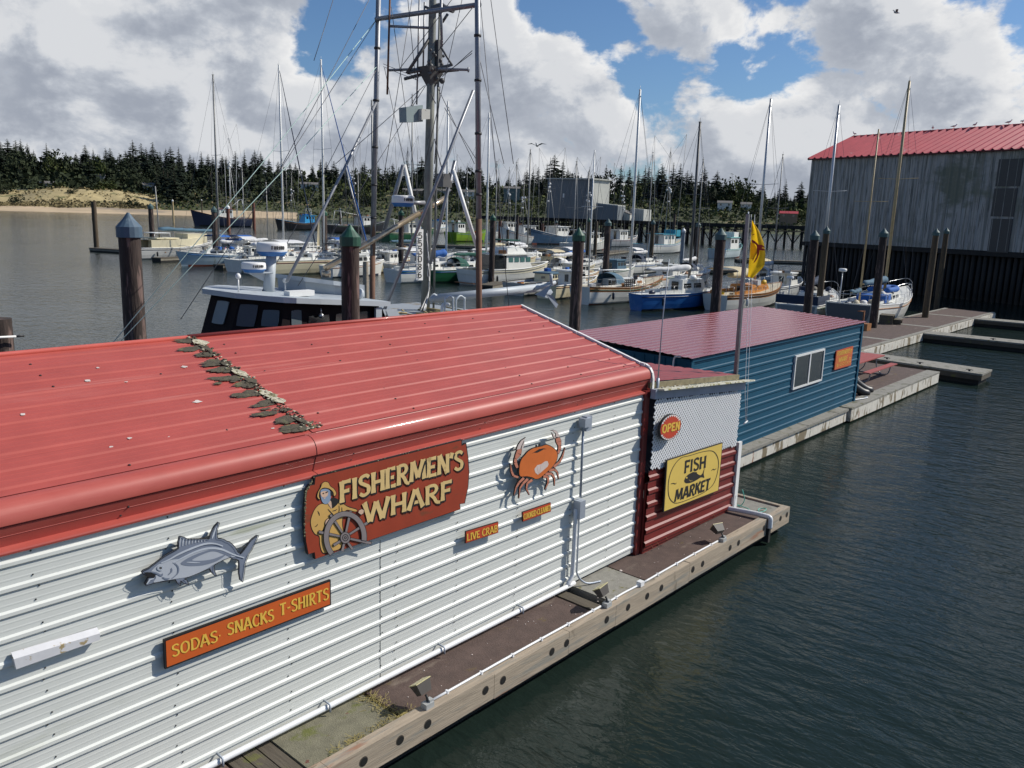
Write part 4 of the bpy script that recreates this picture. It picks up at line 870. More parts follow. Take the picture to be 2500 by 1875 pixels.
def ring(cx, cy, rx, ry, w, m, k, a0=0, a1=360, n=40):
    A = [math.radians(a0 + (a1-a0)*i/n) for i in range(n+1)]
    mb.sheet([T([(cx + (rx+s*w)*math.cos(a), cy - (ry+s*w)*math.sin(a)) for a in A], k) for s in (.5, -.5)], m)
for i in range(8):
    a = math.radians(i*45 - 12); c, s = math.cos(a), math.sin(a)
    for ra, rb, w, k, m in ((60, 300, 18, .0150 + i*.0003, 1), (64, 294, 13, .0182 + i*.0003, 0)):
        if s < -.35: rb = min(rb, 150)
        if s < -.1 and c < 0: rb = min(rb, 205)
        nx, ny = s, c; pts = [(wc[0] + c*ra*.86 - nx*w*.8, wc[1] - s*ra - ny*w*.8 + 0), (wc[0] + c*rb*.98 - nx*w, wc[1] - s*rb - ny*w), (wc[0] + c*rb*.98 + nx*w, wc[1] - s*rb + ny*w), (wc[0] + c*ra*.86 + nx*w*.8, wc[1] - s*ra + ny*w*.8)]
        mb.poly(T(pts, k), m)
ring(620, 1240, 205, 252, 62, 1, .0214, -9, 226); ring(620, 1240, 205, 252, 50, 0, .0222, -8, 225)
mb.poly(T([(620 + 58*math.cos(a), 1245 + 66*math.sin(a)) for a in np.linspace(0, 6.1, 20)], .0230), 1); mb.poly(T([(620 + 51*math.cos(a), 1245 + 59*math.sin(a)) for a in np.linspace(0, 6.1, 20)], .0236), 0); ring(620, 1245, 30, 34, 8, 1, .0242); ring(620, 1245, 10, 12, 8, 1, .0242)
mb.poly(T([(755, 975), (765, 945), (795, 930), (828, 945), (820, 985), (790, 1005)], .0230), 1); mb.poly(T([(760, 973), (770, 950), (795, 937), (821, 949), (815, 980), (790, 997)], .0236), 2)
mb.build('ship_wheel', [wheel_g, black_p, skin], sg)
# --- tuna cut-out
ytu = YW - .095; T = tracer(330, 1250, 330/2212, ytu)
tu = thing('tuna_cutout', P(480, 1370, ytu), 'grey painted tuna cut-out with open mouth on the white wall, above the orange board', 'sign')
O = [(105, 985), (130, 955), (230, 910), (350, 820), (480, 720), (600, 650), (705, 595), (700, 500), (725, 400), (750, 395), (800, 410), (850, 440), (1000, 440), (1190, 435), (1215, 430), (1240, 340), (1290, 240), (1360, 165), (1372, 180), (1340, 290), (1338, 400), (1350, 430), (1400, 430), (1440, 440), (1500, 475), (1530, 480), (1580, 520), (1610, 550), (1640, 590), (1670, 650), (1720, 685), (1760, 640), (1820, 560), (1890, 460), (1995, 380), (2015, 385), (1960, 500), (1900, 620), (1850, 690), (1825, 760), (1795, 850), (1785, 960), (1765, 1080), (1755, 1143), (1715, 1115), (1695, 1000), (1698, 880), (1690, 790), (1640, 765), (1600, 765), (1540, 740), (1480, 765), (1440, 780), (1400, 800), (1340, 830), (1285, 870), (1285, 940), (1325, 1040), (1290, 1035), (1240, 985), (1215, 920), (1000, 1010), (800, 1090), (840, 1110), (870, 1180), (800, 1170), (738, 1120), (735, 1205), (690, 1170), (650, 1100), (480, 1130), (330, 1150), (240, 1180), (165, 1200), (155, 1170), (190, 1105), (225, 1060), (180, 1040), (130, 1020)]
tun_l = M('pale grey fish paint', (.43, .46, .51), .5, var=.05); tun_d = M('slate fish paint', (.18, .21, .275), .5, var=.06); tun_w = M('light fish stripe', (.50, .54, .60), .5)
mb = MB(); mb.plate(T(O), NY, .02, 1, 2)
def sp(pts, m, k, c=True): mb.poly(T([(q.x, q.y) for q in spline([(a, b, 0) for a, b in pts], 4, True)] if c else pts, k), m)
sp([(250, 985), (420, 830), (600, 780), (750, 760), (900, 690), (1100, 620), (1300, 580), (1480, 620), (1640, 730), (1540, 745), (1300, 850), (1150, 940), (900, 1050), (650, 1095), (450, 1125), (300, 1150), (340, 1060)], 0, .003)
sp([(745, 830), (900, 730), (1100, 650), (1300, 605), (1480, 640), (1580, 740), (1450, 690), (1300, 640), (1150, 670), (930, 780), (1060, 795), (1260, 770), (1420, 710), (1490, 690), (1350, 790), (1150, 860), (950, 880), (800, 870)], 1, .005)
sp([(830, 820), (900, 812), (1065, 825), (950, 832)], 3, .007)
for pts in ([(420, 830), (560, 770), (700, 690), (900, 600), (1130, 520), (1300, 515), (1430, 555)], [(620, 825), (780, 740), (1000, 640), (1200, 590), (1400, 605), (1600, 690), (1780, 745)]): line_poly(mb, T([(q.x, q.y) for q in spline([(a, b, 0) for a, b in pts], 4)], .0075), .022, 3)
for pts in ([(640, 830), (700, 900), (690, 1000), (600, 1080)], [(590, 910), (590, 970), (540, 1020)], [(200, 965), (330, 990), (430, 1040), (440, 1000)], [(440, 1060), (500, 1090), (560, 1080)]): line_poly(mb, T([(q.x, q.y) for q in spline([(a, b, 0) for a, b in pts], 4)], .0075), .015, 1)
for i in range(9): x = 740 + i*50; line_poly(mb, T([(x, 420 + i*3), (x - 8, 480), (x - 15, 570 - i*13)], .004), .014, 3 if i % 2 else 0)
sp([(1250, 440), (1275, 340), (1330, 230), (1290, 380)], 3, .004); sp([(130, 985), (250, 985), (340, 1025), (300, 1080), (215, 1055)], 2, .006, False); line_poly(mb, T([(215, 1060), (190, 1130), (165, 1185)], .0065), .012, 2); line_poly(mb, T([(300, 1085), (240, 1100), (185, 1175)], .0068), .02, 3)
for cx, r, m, k in ((405, 58, 3, .0085), (402, 50, 1, .0088), (402, 44, 3, .0091), (405, 27, 2, .0095), (395, 9, 3, .0099)): mb.poly(T([(cx + r*math.cos(a), 912 + r*.8*math.sin(a)) for a in np.linspace(0, 6.0, 16)], k), m)
ol = [(q.x, q.y) for q in [Vector((a, b, 0)) for a, b in O]]
for i in range(len(ol)):
    a, b = Vector((*ol[i], 0)), Vector((*ol[(i+1) % len(ol)], 0)); pa, pb = T([ol[i], ol[(i+1) % len(ol)]], .0104 + .0002*(i % 3)); t = (pb - pa); n = Vector((-t.z, 0, t.x)).normalized()*.0035; mb.poly([pa+n, pa-n, pb-n, pb+n], 2)
mb.build('fish_body', [tun_l, tun_d, black_p, tun_w], tu)
# --- crab cut-out
ycr = YW - .11; T = tracer(1230, 1030, 170/1410, ycr)
crb = thing('crab_cutout', P(1310, 1130, ycr), 'orange painted crab cut-out with raised claws, high on the white wall', 'sign')
cr_o = M('orange crab paint', (.60, .145, .028), .5, var=.10, scale=4); cr_p = M('salmon crab paint', (.52, .20, .13), .5, var=.08); cr_w = M('bare patch', (.60, .50, .46), .6, var=.1)
mb = MB(); body = [(q.x, q.y) for q in spline([(a, b, 0) for a, b in [(290, 920), (300, 840), (340, 740), (400, 670), (470, 590), (560, 530), (640, 505), (700, 490), (760, 480), (840, 450), (920, 470), (1000, 520), (1060, 580), (1085, 660), (1070, 760), (1020, 850), (960, 930), (870, 1010), (780, 1090), (700, 1150), (620, 1160), (560, 1130), (440, 1105), (320, 1110), (285, 1040)]], 4, True)]
mb.plate(T(body, .012), NY, .018, 2, 2); cx_, cy_ = 680, 800; mb.poly(T([(cx_ + (x-cx_)*.965, cy_ + (y-cy_)*.965) for x, y in body], .0155), 0)
def limb(pts, ws, tip=True):
    """jointed crab leg: black under-shape with lighter painted segments"""
    for i in range(len(pts)-1):
        a, b = pts[i], pts[i+1]; wa, wb = ws[i], ws[i+1]; t = Vector((b[0]-a[0], b[1]-a[1])); n = Vector((-t.y, t.x)).normalized()
        for grow, k, m in ((6, .004 + .0004*i, 2), (-2, .0078 + .0003*i, 1)):
            if m == 1 and tip and i == len(pts)-2: wb = -grow + .5
            e = t.normalized()*(grow if m == 2 else -3)
            q = [(a[0] + n.x*(wa+grow) - e.x, a[1] + n.y*(wa+grow) - e.y), (a[0] - n.x*(wa+grow) - e.x, a[1] - n.y*(wa+grow) - e.y), (b[0] - n.x*max(wb+grow, 2) + e.x, b[1] - n.y*max(wb+grow, 2) + e.y), (b[0] + n.x*max(wb+grow, 2) + e.x, b[1] + n.y*max(wb+grow, 2) + e.y)]
            if m == 2: mb.plate(T(q, k), NY, .016 - .0007*i, 2)
            else: mb.poly(T(q, k), 1)
limb([(270, 930), (225, 820), (235, 740), (290, 640), (320, 540)], [28, 32, 28, 55, 40], False); limb([(1090, 640), (1120, 560), (1125, 480), (1105, 400), (1080, 320)], [22, 26, 30, 55, 42], False)
for pts, m in (([(250, 560), (280, 470), (340, 380), (430, 320), (400, 370), (360, 450), (325, 545)], 3), ([(345, 555), (365, 470), (405, 390), (408, 460), (380, 530)], 3), ([(1045, 300), (1040, 230), (1000, 190), (950, 180), (1010, 165), (1065, 185), (1105, 250), (1115, 310)], 3), ([(1030, 340), (990, 290), (970, 220), (1005, 250), (1035, 300)], 3)):
    c = (sum(p[0] for p in pts)/len(pts), sum(p[1] for p in pts)/len(pts)); mb.plate(T([(c[0] + (p[0]-c[0])*1.13, c[1] + (p[1]-c[1])*1.1) for p in pts], .0045), NY, .015, 2); mb.poly(T(pts, .0095), m)
for pts, ws in (([(290, 1120), (190, 1090), (150, 1000), (128, 850)], [22, 24, 20, 3]), ([(400, 1130), (300, 1230), (240, 1330), (200, 1490)], [28, 22, 16, 3]), ([(480, 1150), (380, 1250), (320, 1340), (300, 1545)], [28, 22, 16, 3]), ([(570, 1170), (470, 1240), (450, 1350), (510, 1475)], [28, 22, 16, 3]),
                ([(1000, 910), (1120, 810), (1180, 700), (1232, 525)], [28, 22, 16, 3]), ([(900, 980), (1020, 960), (1080, 1020), (1105, 1150)], [32, 24, 16, 3]), ([(830, 1050), (970, 1050), (1020, 1140), (1020, 1290)], [32, 24, 16, 3]), ([(790, 1100), (890, 1110), (890, 1230), (825, 1370)], [28, 22, 16, 3])): limb(pts, ws)
mb.poly(T([(600, 950), (660, 870), (740, 850), (820, 790), (870, 790), (890, 850), (870, 900), (800, 960), (720, 1030), (670, 1065), (620, 1020)], .0172), 3); line_poly(mb, T([(735, 860), (720, 950), (700, 1050)], .0176), .006, 1); line_poly(mb, T([(655, 880), (660, 960), (690, 1040)], .0176), .006, 1)
mb.poly(T([(540, 640), (640, 580), (700, 545), (780, 530), (860, 545), (790, 550), (730, 585), (660, 620), (600, 615)], .0172), 2)
for x, y in ((650, 490), (710, 465)): mb.plate(T([(x-18, y+30), (x-12, y-20), (x+2, y-34), (x+14, y-20), (x+16, y+28)], .012), NY, .012, 2)
mb.build('crab_body', [cr_o, cr_p, black_p, cr_w], crb)
# --- worded boards
sg_or = M('orange board paint', (.56, .105, .018), .5, var=.05); sg_rd = M('red board paint', (.47, .055, .02), .5, var=.08, scale=8); yel = M('yellow letter paint', (.74, .46, .07), .5, var=.08)
def board(name, label, zx, zy, sc, corners, y, frame_m, face_m, th, inset, texts, letter_m, extra=None, slant=0.0):
    T = tracer(zx, zy, sc, y); c = [sum(p[i] for p in corners)/4 for i in (0, 1)]
    t = thing(name, T([c])[0], label, 'sign'); mb = MB(); mb.plate(T(corners), NY, th, 0); mb.build('board', frame_m, t)
    pts = T(corners, .003); cc = sum(pts, Vector())/4; mb = MB()
    q = [p + Vector((math.copysign(inset, cc.x-p.x), 0, math.copysign(inset, cc.z-p.z))) for p in pts]; mb.poly(q); mb.build('painted_face', face_m, t)
    mb = MB()
    for tx, b0, b1, h, wt in texts: text_px(mb, tx, T, b0, b1, h, wt, 0, .0065, slant=slant)
    mb.build('lettering', letter_m, t)
    if extra: extra(t, T)
    return t
board('worded_board', 'long orange board reading SODAS SNACKS T-SHIRTS in yellow', 0, 1250, 1000/2212, [(885, 692), (1786, 366), (1788, 502), (892, 850)], YW-.075, black_p, sg_or, .03, .018, [('SODAS.', (925, 785), (1195, 690), 66, .17), ('SNACKS', (1225, 668), (1480, 583), 66, .17), ('T-SHIRTS', (1508, 562), (1775, 468), 66, .17)], yel)
board('worded_board', 'small red board reading LIVE CRAB, lower left of the crab', 1100, 980, 500/1595, [(118, 1012), (372, 936), (372, 1022), (116, 1106)], YW-.095, black_p, sg_rd, .02, .006, [('LIVE CRAB', (125, 1088), (364, 1012), 56, .19)], yel, slant=-.05)
board('worded_board', 'small red board reading COOKED CLEANED, just below the crab', 1100, 980, 500/1595, [(560, 862), (780, 786), (782, 858), (562, 938)], YW-.095, black_p, sg_rd, .02, .006, [('COOKED.CLEANED', (566, 921), (776, 846), 44, .18)], yel, slant=-.05)
# --- plain white batten box
T = tracer(0, 1250, 1000/2212, YW-.085); mb = MB(); a, b, c, d = T([(75, 795), (540, 655), (541, 690), (88, 850)]); n_ = Vector((0, .06, 0))
mb.add([a, b, c, d] + [p + n_ for p in (a, b, c, d)] + [a + Vector((0, .06, .04)), b + Vector((0, .06, .04))], [(0, 1, 2, 3), (3, 2, 6, 7), (0, 3, 7, 4), (1, 5, 6, 2), (0, 8, 9, 1), (0, 4, 8), (1, 9, 5)])
bx_ = mb.build('sign_board_blank', M('old white batten', (.60, .60, .62), .7, var=.08, scale=6, stains=[((.35, .27, .14), (9, 9, 14), .60, .06)])); tag(bx_, 'blank white weathered batten box on the white wall, left of the orange board', 'board')
# --- open sign
yo = YF - .13; T = tracer(1580, 850, 250/1012, yo)
op = thing('open_sign', T([(233, 782)])[0], 'oval red OPEN sign with a ring of white teeth, hung on the white lattice', 'sign')
cx, cy = 231, 782; ax = Vector((T([(338, 760)])[0] - T([(126, 808)])[0])); ow = ax.length/2; oc = T([(cx, cy)])[0]; oh = (T([(233, 652)])[0].z - T([(233, 912)])[0].z)/2*.97; ux = ax.normalized()
def el(k, r, f=0): return [oc + ux*math.cos(a)*ow*r + UZ*math.sin(a)*oh*r + NY*k for a in np.linspace(0, 2*math.pi, 37)[:-1]]
mb = MB(); mb.plate(el(0, 1), NY, .045, 0); mb.build('rim', black_p, op)
mb = MB(); mb.poly(el(.004, .955)); mb.build('teeth_ring', white_trim, op)
mb = MB(); pts = []
for i in range(56):
    a = 2*math.pi*i/56; top = abs(math.sin(a)) > .50; r = (.77 if i % 2 else .945) if top else .945; pts.append(oc + ux*math.cos(a)*ow*r*(1.0) + UZ*math.sin(a)*oh*r + NY*.008)
mb.poly(pts); mb.build('painted_face', M('red open sign paint', (.50, .05, .02), .5, var=.06), op)
mb = MB(); o_ = oc - ux*ow*.82 - UZ*oh*.30 + NY*.012; letters(mb, 'OPEN', o_, ux, UZ, NY, ow*1.66, oh*.62, .30, 0); mb.build('lettering', yel, op)
# --- fish market sign
ym = YF - .07; T = tracer(1580, 850, 250/1012, ym)
fs = thing('fish_market_sign', T([(455, 1280)])[0], 'square yellow FISH MARKET sign with a black fish, on the red wall', 'sign')
fy = M('yellow sign paint', (.70, .50, .11), .5, var=.04)
C4 = [(193, 1108), (747, 932), (706, 1408), (160, 1622)]; mb = MB(); mb.plate(T(C4), NY, .03, 0); mb.build('board', black_p, fs); mb = MB(); mb.poly(T([(200, 1112), (741, 940), (700, 1404), (167, 1612)], .003)); mb.build('painted_face', fy, fs)
mb = MB(); rp = [(330, 1082), (420, 1058), (540, 1022), (640, 1012), (690, 1060), (706, 1140), (690, 1250), (650, 1350), (570, 1420), (470, 1470), (330, 1525), (260, 1530), (215, 1480), (202, 1390), (215, 1270), (260, 1160)]
rr_ = T([(q.x, q.y) for q in spline([(a, b, 0) for a, b in rp], 5, True)], .006); k_ = len(rr_); cc = sum(rr_, Vector())/k_
mb.sheet([[p for p in rr_ + rr_[:1]], [cc + (p-cc)*.975 for p in rr_ + rr_[:1]]]); mb.build('border', black_p, fs)
mb = MB(); text_px(mb, 'FISH', T, (358, 1240), (576, 1180), 122, .24, 0, .006, slant=.0); text_px(mb, 'MARKET', T, (262, 1520), (612, 1392), 112, .24, 0, .007, slant=.12); mb.build('lettering', black_p, fs)
mb = MB(); mb.poly(T([(q.x, q.y) for q in spline([(a, b, 0) for a, b in [(365, 1305), (385, 1265), (425, 1235), (470, 1228), (520, 1255), (545, 1235), (558, 1200), (565, 1190), (556, 1240), (562, 1280), (530, 1275), (490, 1300), (440, 1325), (390, 1335), (370, 1325)]], 3, True)], .006))
mb.poly(T([(425, 1236), (450, 1222), (490, 1225), (488, 1240)], .0065)); line_poly(mb, T([(232, 1340), (258, 1335), (275, 1342), (288, 1332)], .006), .02, 0); line_poly(mb, T([(632, 1210), (648, 1195), (662, 1202), (680, 1190)], .006), .02, 0)
mb.poly(T([(388 + 8*math.cos(a), 1280 + 9*math.sin(a)) for a in np.linspace(0, 6, 10)], .0072), 1); line_poly(mb, T([(410, 1300), (425, 1312), (445, 1308)], .0072), .008, 1)
mb.build('fish_emblem', [black_p, fy], fs)
# --- small sign on the blue building
yq = YB - .055; T = tracer(2030, 820, 400/2212, yq)
def xtra(t, T):
    mb = MB(); line_poly(mb, T([(268, 178), (262, 210), (256, 240)], .0065), .04, 0); line_poly(mb, T([(250, 200), (266, 180), (278, 192)], .0068), .03, 0)
    for y in (300, 325, 352): line_poly(mb, T([(240, y), (247, y-4), (254, y-8)], .0065), .05, 0)
    mb.build('arrow_marks', yel, t)
board('dock_sign', "small orange FISHERMEN'S WHARF B-Dock sign on the blue building", 2030, 820, 400/2212, [(68, 205), (296, 138), (262, 398), (38, 462)], yq, sg_rd, M('orange sign paint', (.55, .12, .03), .5, var=.1, scale=5), .03, .02, [("FISHERMEN'S", (75, 270), (245, 225), 56, .21), ('WHARF', (92, 358), (210, 325), 62, .22), ('B-DOCK', (62, 420), (228, 372), 36, .22)], yel, xtra)
# ------------------------------------------------------------------ hull builder (x forward, z up, origin on the waterline amidships)
def hull_rows(L, B, fb, fm_, fs, tw=.7, rake=.10, n=15, flare=.12, stern_rake=.02, draft=.5):
    """station sections from stern to bow: list of (deck edge, chine...) half-section points"""
    st = []
    for i in range(n+1):
        t = i/n; x = -L/2 + L*t
        w = (tw + (1-tw)*min(1, t/.42)**.8) if t < .42 else max(0.0, 1 - ((t-.42)/.58)**2.3)
        sh = fs + (fm_-fs)*min(1, t/.4) if t < .4 else fm_ + (fb-fm_)*((t-.4)/.6)**1.7
        xo = rake*L*(max(0, t-.5)/.5)**2
        pts = []
        for q, wq in ((1.0, 1.0), (.72, .99-flare*.4*t), (.40, .95-flare*t), (.10, .88-flare*1.5*t), (-.25, .6)):
            z = q*sh if q > 0 else -draft*.6
            xx = x + xo*max(q, 0) - (stern_rake*L*(1-q) if t < .01 else 0) * -1
            pts.append((xx if i > 0 else x + (1-max(q, 0))*stern_rake*L, B/2*w*wq*(1 if t < 1 else 0), z))
        st.append(pts)
    return st
def add_hull(mb, st, m_hull=0, m_strip=None, m_boot=None):
    k = len(st[0])
    for s in (1, -1):
        rows = [[(p[0], s*p[1], p[2]) for p in r] for r in st]
        for j in range(k-1):
            m = m_hull if j not in (0, 3) else (m_strip if j == 0 and m_strip is not None else (m_boot if j == 3 and m_boot is not None else m_hull))
            mb.sheet([[r[j], r[j+1]] for r in rows], m, True)
    a = st[0]; mb.poly([(p[0], p[1], p[2]) for p in a] + [(p[0], -p[1], p[2]) for p in reversed(a)], m_hull)
def add_deck(mb, st, dz=-.03, m=0, inset=.97):
    mb.sheet([[(r[0][0], s*r[0][1]*inset, r[0][2]+dz) for s in (1, 0, -1)] for r in st], m)
def cap_rail(mb, st, r=.03, m=0, dz=.01):
    for s in (1, -1): mb.tube([(q[0][0], s*q[0][1], q[0][2]+dz) for q in st], r, 5, m)
# ------------------------------------------------------------------ materials for boats
bp = lambda n, c, r=.35, **k: M(n, c, r, var=k.pop('var', .07), scale=k.pop('scale', 1.5), **k)
white_gel = bp('white gelcoat', (.70, .70, .66), .3, stains=[((.45, .42, .33), (1.2, 1.2, .35), .62, .1)]); cream_gel = bp('cream gelcoat', (.66, .60, .42), .35, stains=[((.42, .36, .22), (1.2, 1.2, .4), .60, .1)]); ltblue_gel = bp('pale blue gelcoat', (.42, .52, .56), .35, stains=[((.25, .30, .28), (1.5, 1.5, .4), .60, .1)])
blue_gel = bp('bright blue hull', (.02, .12, .36), .3, stains=[((.05, .16, .38), (1, 1, .5), .58, .1)]); navy_gel = bp('navy hull', (.012, .02, .05), .4, stains=[((.10, .06, .04), (1.2, 1.2, .4), .66, .08)]); green_gel = bp('green hull', (.012, .09, .04), .4); lime_gel = bp('lime hull', (.17, .30, .015), .45, stains=[((.25, .14, .05), (1, 1, .4), .60, .08)])
black_gel = bp('black hull', (.014, .014, .018), .4); grey_gel = bp('grey hull', (.30, .32, .34), .5, stains=[((.2, .17, .13), (1.2, 1.2, .4), .6, .1)]); teal_gel = bp('teal paint', (.02, .26, .36), .4); steel_blue = bp('steel blue hull', (.06, .12, .20), .4); sky_blue = bp('sky blue paint', (.03, .30, .60), .4)
teak = M('varnished wood', (.30, .13, .045), .4, var=.2, scale=6); deck_tan = bp('tan deck', (.50, .44, .32), .7); deck_w = bp('white deck', (.62, .62, .58), .6); antif = bp('red antifouling', (.20, .05, .03), .8)
alum = M('mast aluminium', (.50, .51, .52), .38, metal=.55, var=.08, scale=2); alum_w = M('white mast paint', (.72, .72, .70), .4, var=.05); alum_d = M('dark weathered mast', (.10, .10, .10), .5, var=.2); alum_g = M('grey weathered mast', (.26, .26, .25), .5, metal=.2, var=.2, scale=3); wood_mast = M('wooden spar', (.42, .32, .17), .5, var=.15, scale=4)
wire = M('rigging wire', (.10, .10, .11), .5, metal=.5); steel = M('stainless rail', (.45, .46, .47), .3, metal=.8)
canvas_w = M('white sail cover', (.62, .62, .62), .85, var=.10, scale=3, bump=.5, bscale=8); canvas_b = M('blue canvas', (.015, .10, .36), .8, var=.12, scale=3, bump=.5, bscale=8); canvas_n = M('navy canvas', (.02, .035, .07), .85, var=.15, bump=.5, bscale=8); canvas_t = M('tan sail cloth', (.52, .45, .30), .9, var=.1, bump=.4, bscale=6); canvas_g = M('green canvas', (.01, .08, .06), .85, var=.15); canvas_gy = M('faded blue canvas', (.07, .14, .20), .85, var=.2, bump=.5, bscale=8); canvas_k = M('grey tarp', (.16, .15, .13), .85, var=.2, bump=.5, bscale=8)
cabwin = Glass('dark boat window', (.015, .018, .02), .08)
# ------------------------------------------------------------------ the grey trawler behind the shop
tgrey = bp('pale blue grey boat paint', (.42, .46, .49), .5, stains=[((.28, .29, .28), (2, 2, .8), .60, .1)]); tdark = bp('dark brown wheelhouse paint', (.014, .010, .011), .8, spec=.15); tdeck = bp('grey deck paint', (.27, .30, .33), .75, stains=[((.20, .17, .12), (2, 2, 2), .58, .1)])
tr = thing('fishing_trawler', (12, 14.9, 0), 'large grey fishing trawler with dark wheelhouse and tall poles, moored behind the white shop', 'boat')
def toW(st, cx, cy, flip=-1): return [[(cx + flip*p[0], cy + p[1], p[2]) for p in r] for r in st]
st = hull_rows(15.0, 4.0, 3.7, 2.0, 2.2, .8, .06)
mb = MB()
W_ = [[(12.6 - p[0], p[1], p[2]) for p in r] for r in st]
for s in (1, -1):
    for j in range(4): mb.sheet([[(r[j][0], 14.9 + s*r[j][1], r[j][2]) for j in (j, j+1)] for r in W_], 0, True)
mb.poly([(W_[0][j][0], 14.9 + W_[0][j][1], W_[0][j][2]) for j in range(5)] + [(W_[0][j][0], 14.9 - W_[0][j][1], W_[0][j][2]) for j in reversed(range(5))])
mb.sheet([[(r[0][0], 14.9 + s*r[0][1]*.97, r[0][2]-.5) for s in (1, 0, -1)] for r in W_], 1); mb.build('hull', [tgrey, tdeck], tr)
zr2 = lambda x: 4.90 - (x-8.0)*.085
wh = [(8.12, 15.0), (8.26, 14.2), (8.75, 13.46), (11.0, 13.46), (11.0, 16.4), (9.25, 16.4), (8.65, 15.7)]
mb = MB(); low_ = [(x-.75 if x < 8.4 else x-.4 if x < 9 else x, y) for x, y in wh]
n_ = len(wh); mb.add([(x, y, 2.6) for x, y in low_] + [(x, y, zr2(x)-.06) for x, y in wh], [(i, (i+1) % n_, n_+(i+1) % n_, n_+i) for i in range(n_)]); mb.build('wheelhouse', tdark, tr)
roof = [(7.93, 15.0), (8.08, 14.05), (8.62, 13.30), (9.4, 13.24), (11.15, 13.26), (11.15, 16.6), (9.15, 16.6), (8.5, 15.9)]
mb = MB(); n_ = len(roof); top = [(x, y, zr2(x)+.03) for x, y in roof]; mb.plate(top, (0, 0, 1), .10); mb.build('roof', tgrey, tr)
def quad_win(a, b, z0, z1, y0f, name='window', mat=cabwin, sk=.0):
    (xa, ya), (xb, yb) = a, b; nrm = Vector((yb-ya, -(xb-xa), 0)).normalized()
    f = mb2 = MB(); pts = []
    for t, z in ((.0, z0), (1, z0), (1, z1), (0, z1)): pts.append(Vector((xa + (xb-xa)*t + sk*(z-z0), ya + (yb-ya)*t, z)) + nrm*y0f)
    c = sum(pts, Vector())/4; rp_ = [q for q in spline([p for i in range(4) for p in (pts[i].lerp(pts[(i+1) % 4], .12), pts[i].lerp(pts[(i+1) % 4], .88))], 3, True)]
    mb2.plate(rp_, nrm, .02); return mb2.build(name, mat, tr)
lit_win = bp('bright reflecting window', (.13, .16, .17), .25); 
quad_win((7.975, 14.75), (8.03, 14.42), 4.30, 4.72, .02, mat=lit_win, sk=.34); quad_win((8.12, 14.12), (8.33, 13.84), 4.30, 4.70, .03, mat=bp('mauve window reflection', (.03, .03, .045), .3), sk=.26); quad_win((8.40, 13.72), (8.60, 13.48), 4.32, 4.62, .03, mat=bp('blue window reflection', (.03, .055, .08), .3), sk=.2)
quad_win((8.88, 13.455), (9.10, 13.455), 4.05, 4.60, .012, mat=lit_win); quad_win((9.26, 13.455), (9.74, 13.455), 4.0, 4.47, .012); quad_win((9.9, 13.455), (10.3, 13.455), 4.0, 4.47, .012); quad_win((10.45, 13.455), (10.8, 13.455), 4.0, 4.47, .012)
mb = MB(); mb.tube([(9.49, 13.36, 4.62), (9.49, 13.36, 4.50)], .012, 5); mb.ball((9.49, 13.36, 4.47), .055, 0, 7); mb.build('bulkhead_light', steel, tr)
mb = MB(); mb.plate([(10.95, 13.30, 4.55), (11.9, 13.30, 2.6), (10.8, 13.30, 2.6), (10.8, 13.3, 4.55)], (0, -1, 0), .06); mb.plate([(11.05, 13.30, 4.50), (11.35, 13.30, 4.50), (12.3, 13.3, 2.8), (11.95, 13.3, 2.8)], (0, -1, .2), .04); mb.bx(10.95, 11.05, 13.3, 16.4, 2.6, 4.52); mb.build('wing_bulkhead', tgrey, tr)
mb = MB(); mb.bx(11.1, 14.6, 13.35, 16.3, 2.3, 4.12); mb.build('aft_house', tgrey, tr)
mb = MB(); mb.bx(11.06, 14.64, 13.3, 16.35, 4.121, 4.17)
for i in range(26): x = rs.uniform(11.3, 14.3); mb.tube([(x, 13.5 + rs.random()*1.5, 4.19), (x + rs.uniform(-.5, .5), 13.5 + rs.random()*1.5, 4.20 + rs.random()*.05)], .02, 4, 1)
mb.build('aft_roof', [tdeck, M('tan rope', (.35, .28, .14), .9)], tr)
mb = MB(); mb.tube(spline([(12.9, 13.55, 4.15), (12.9, 13.55, 4.42), (12.98, 13.55, 4.48), (13.12, 13.55, 4.46)], 4), .035, 8); mb.build('vent_pipe', white_trim, tr)
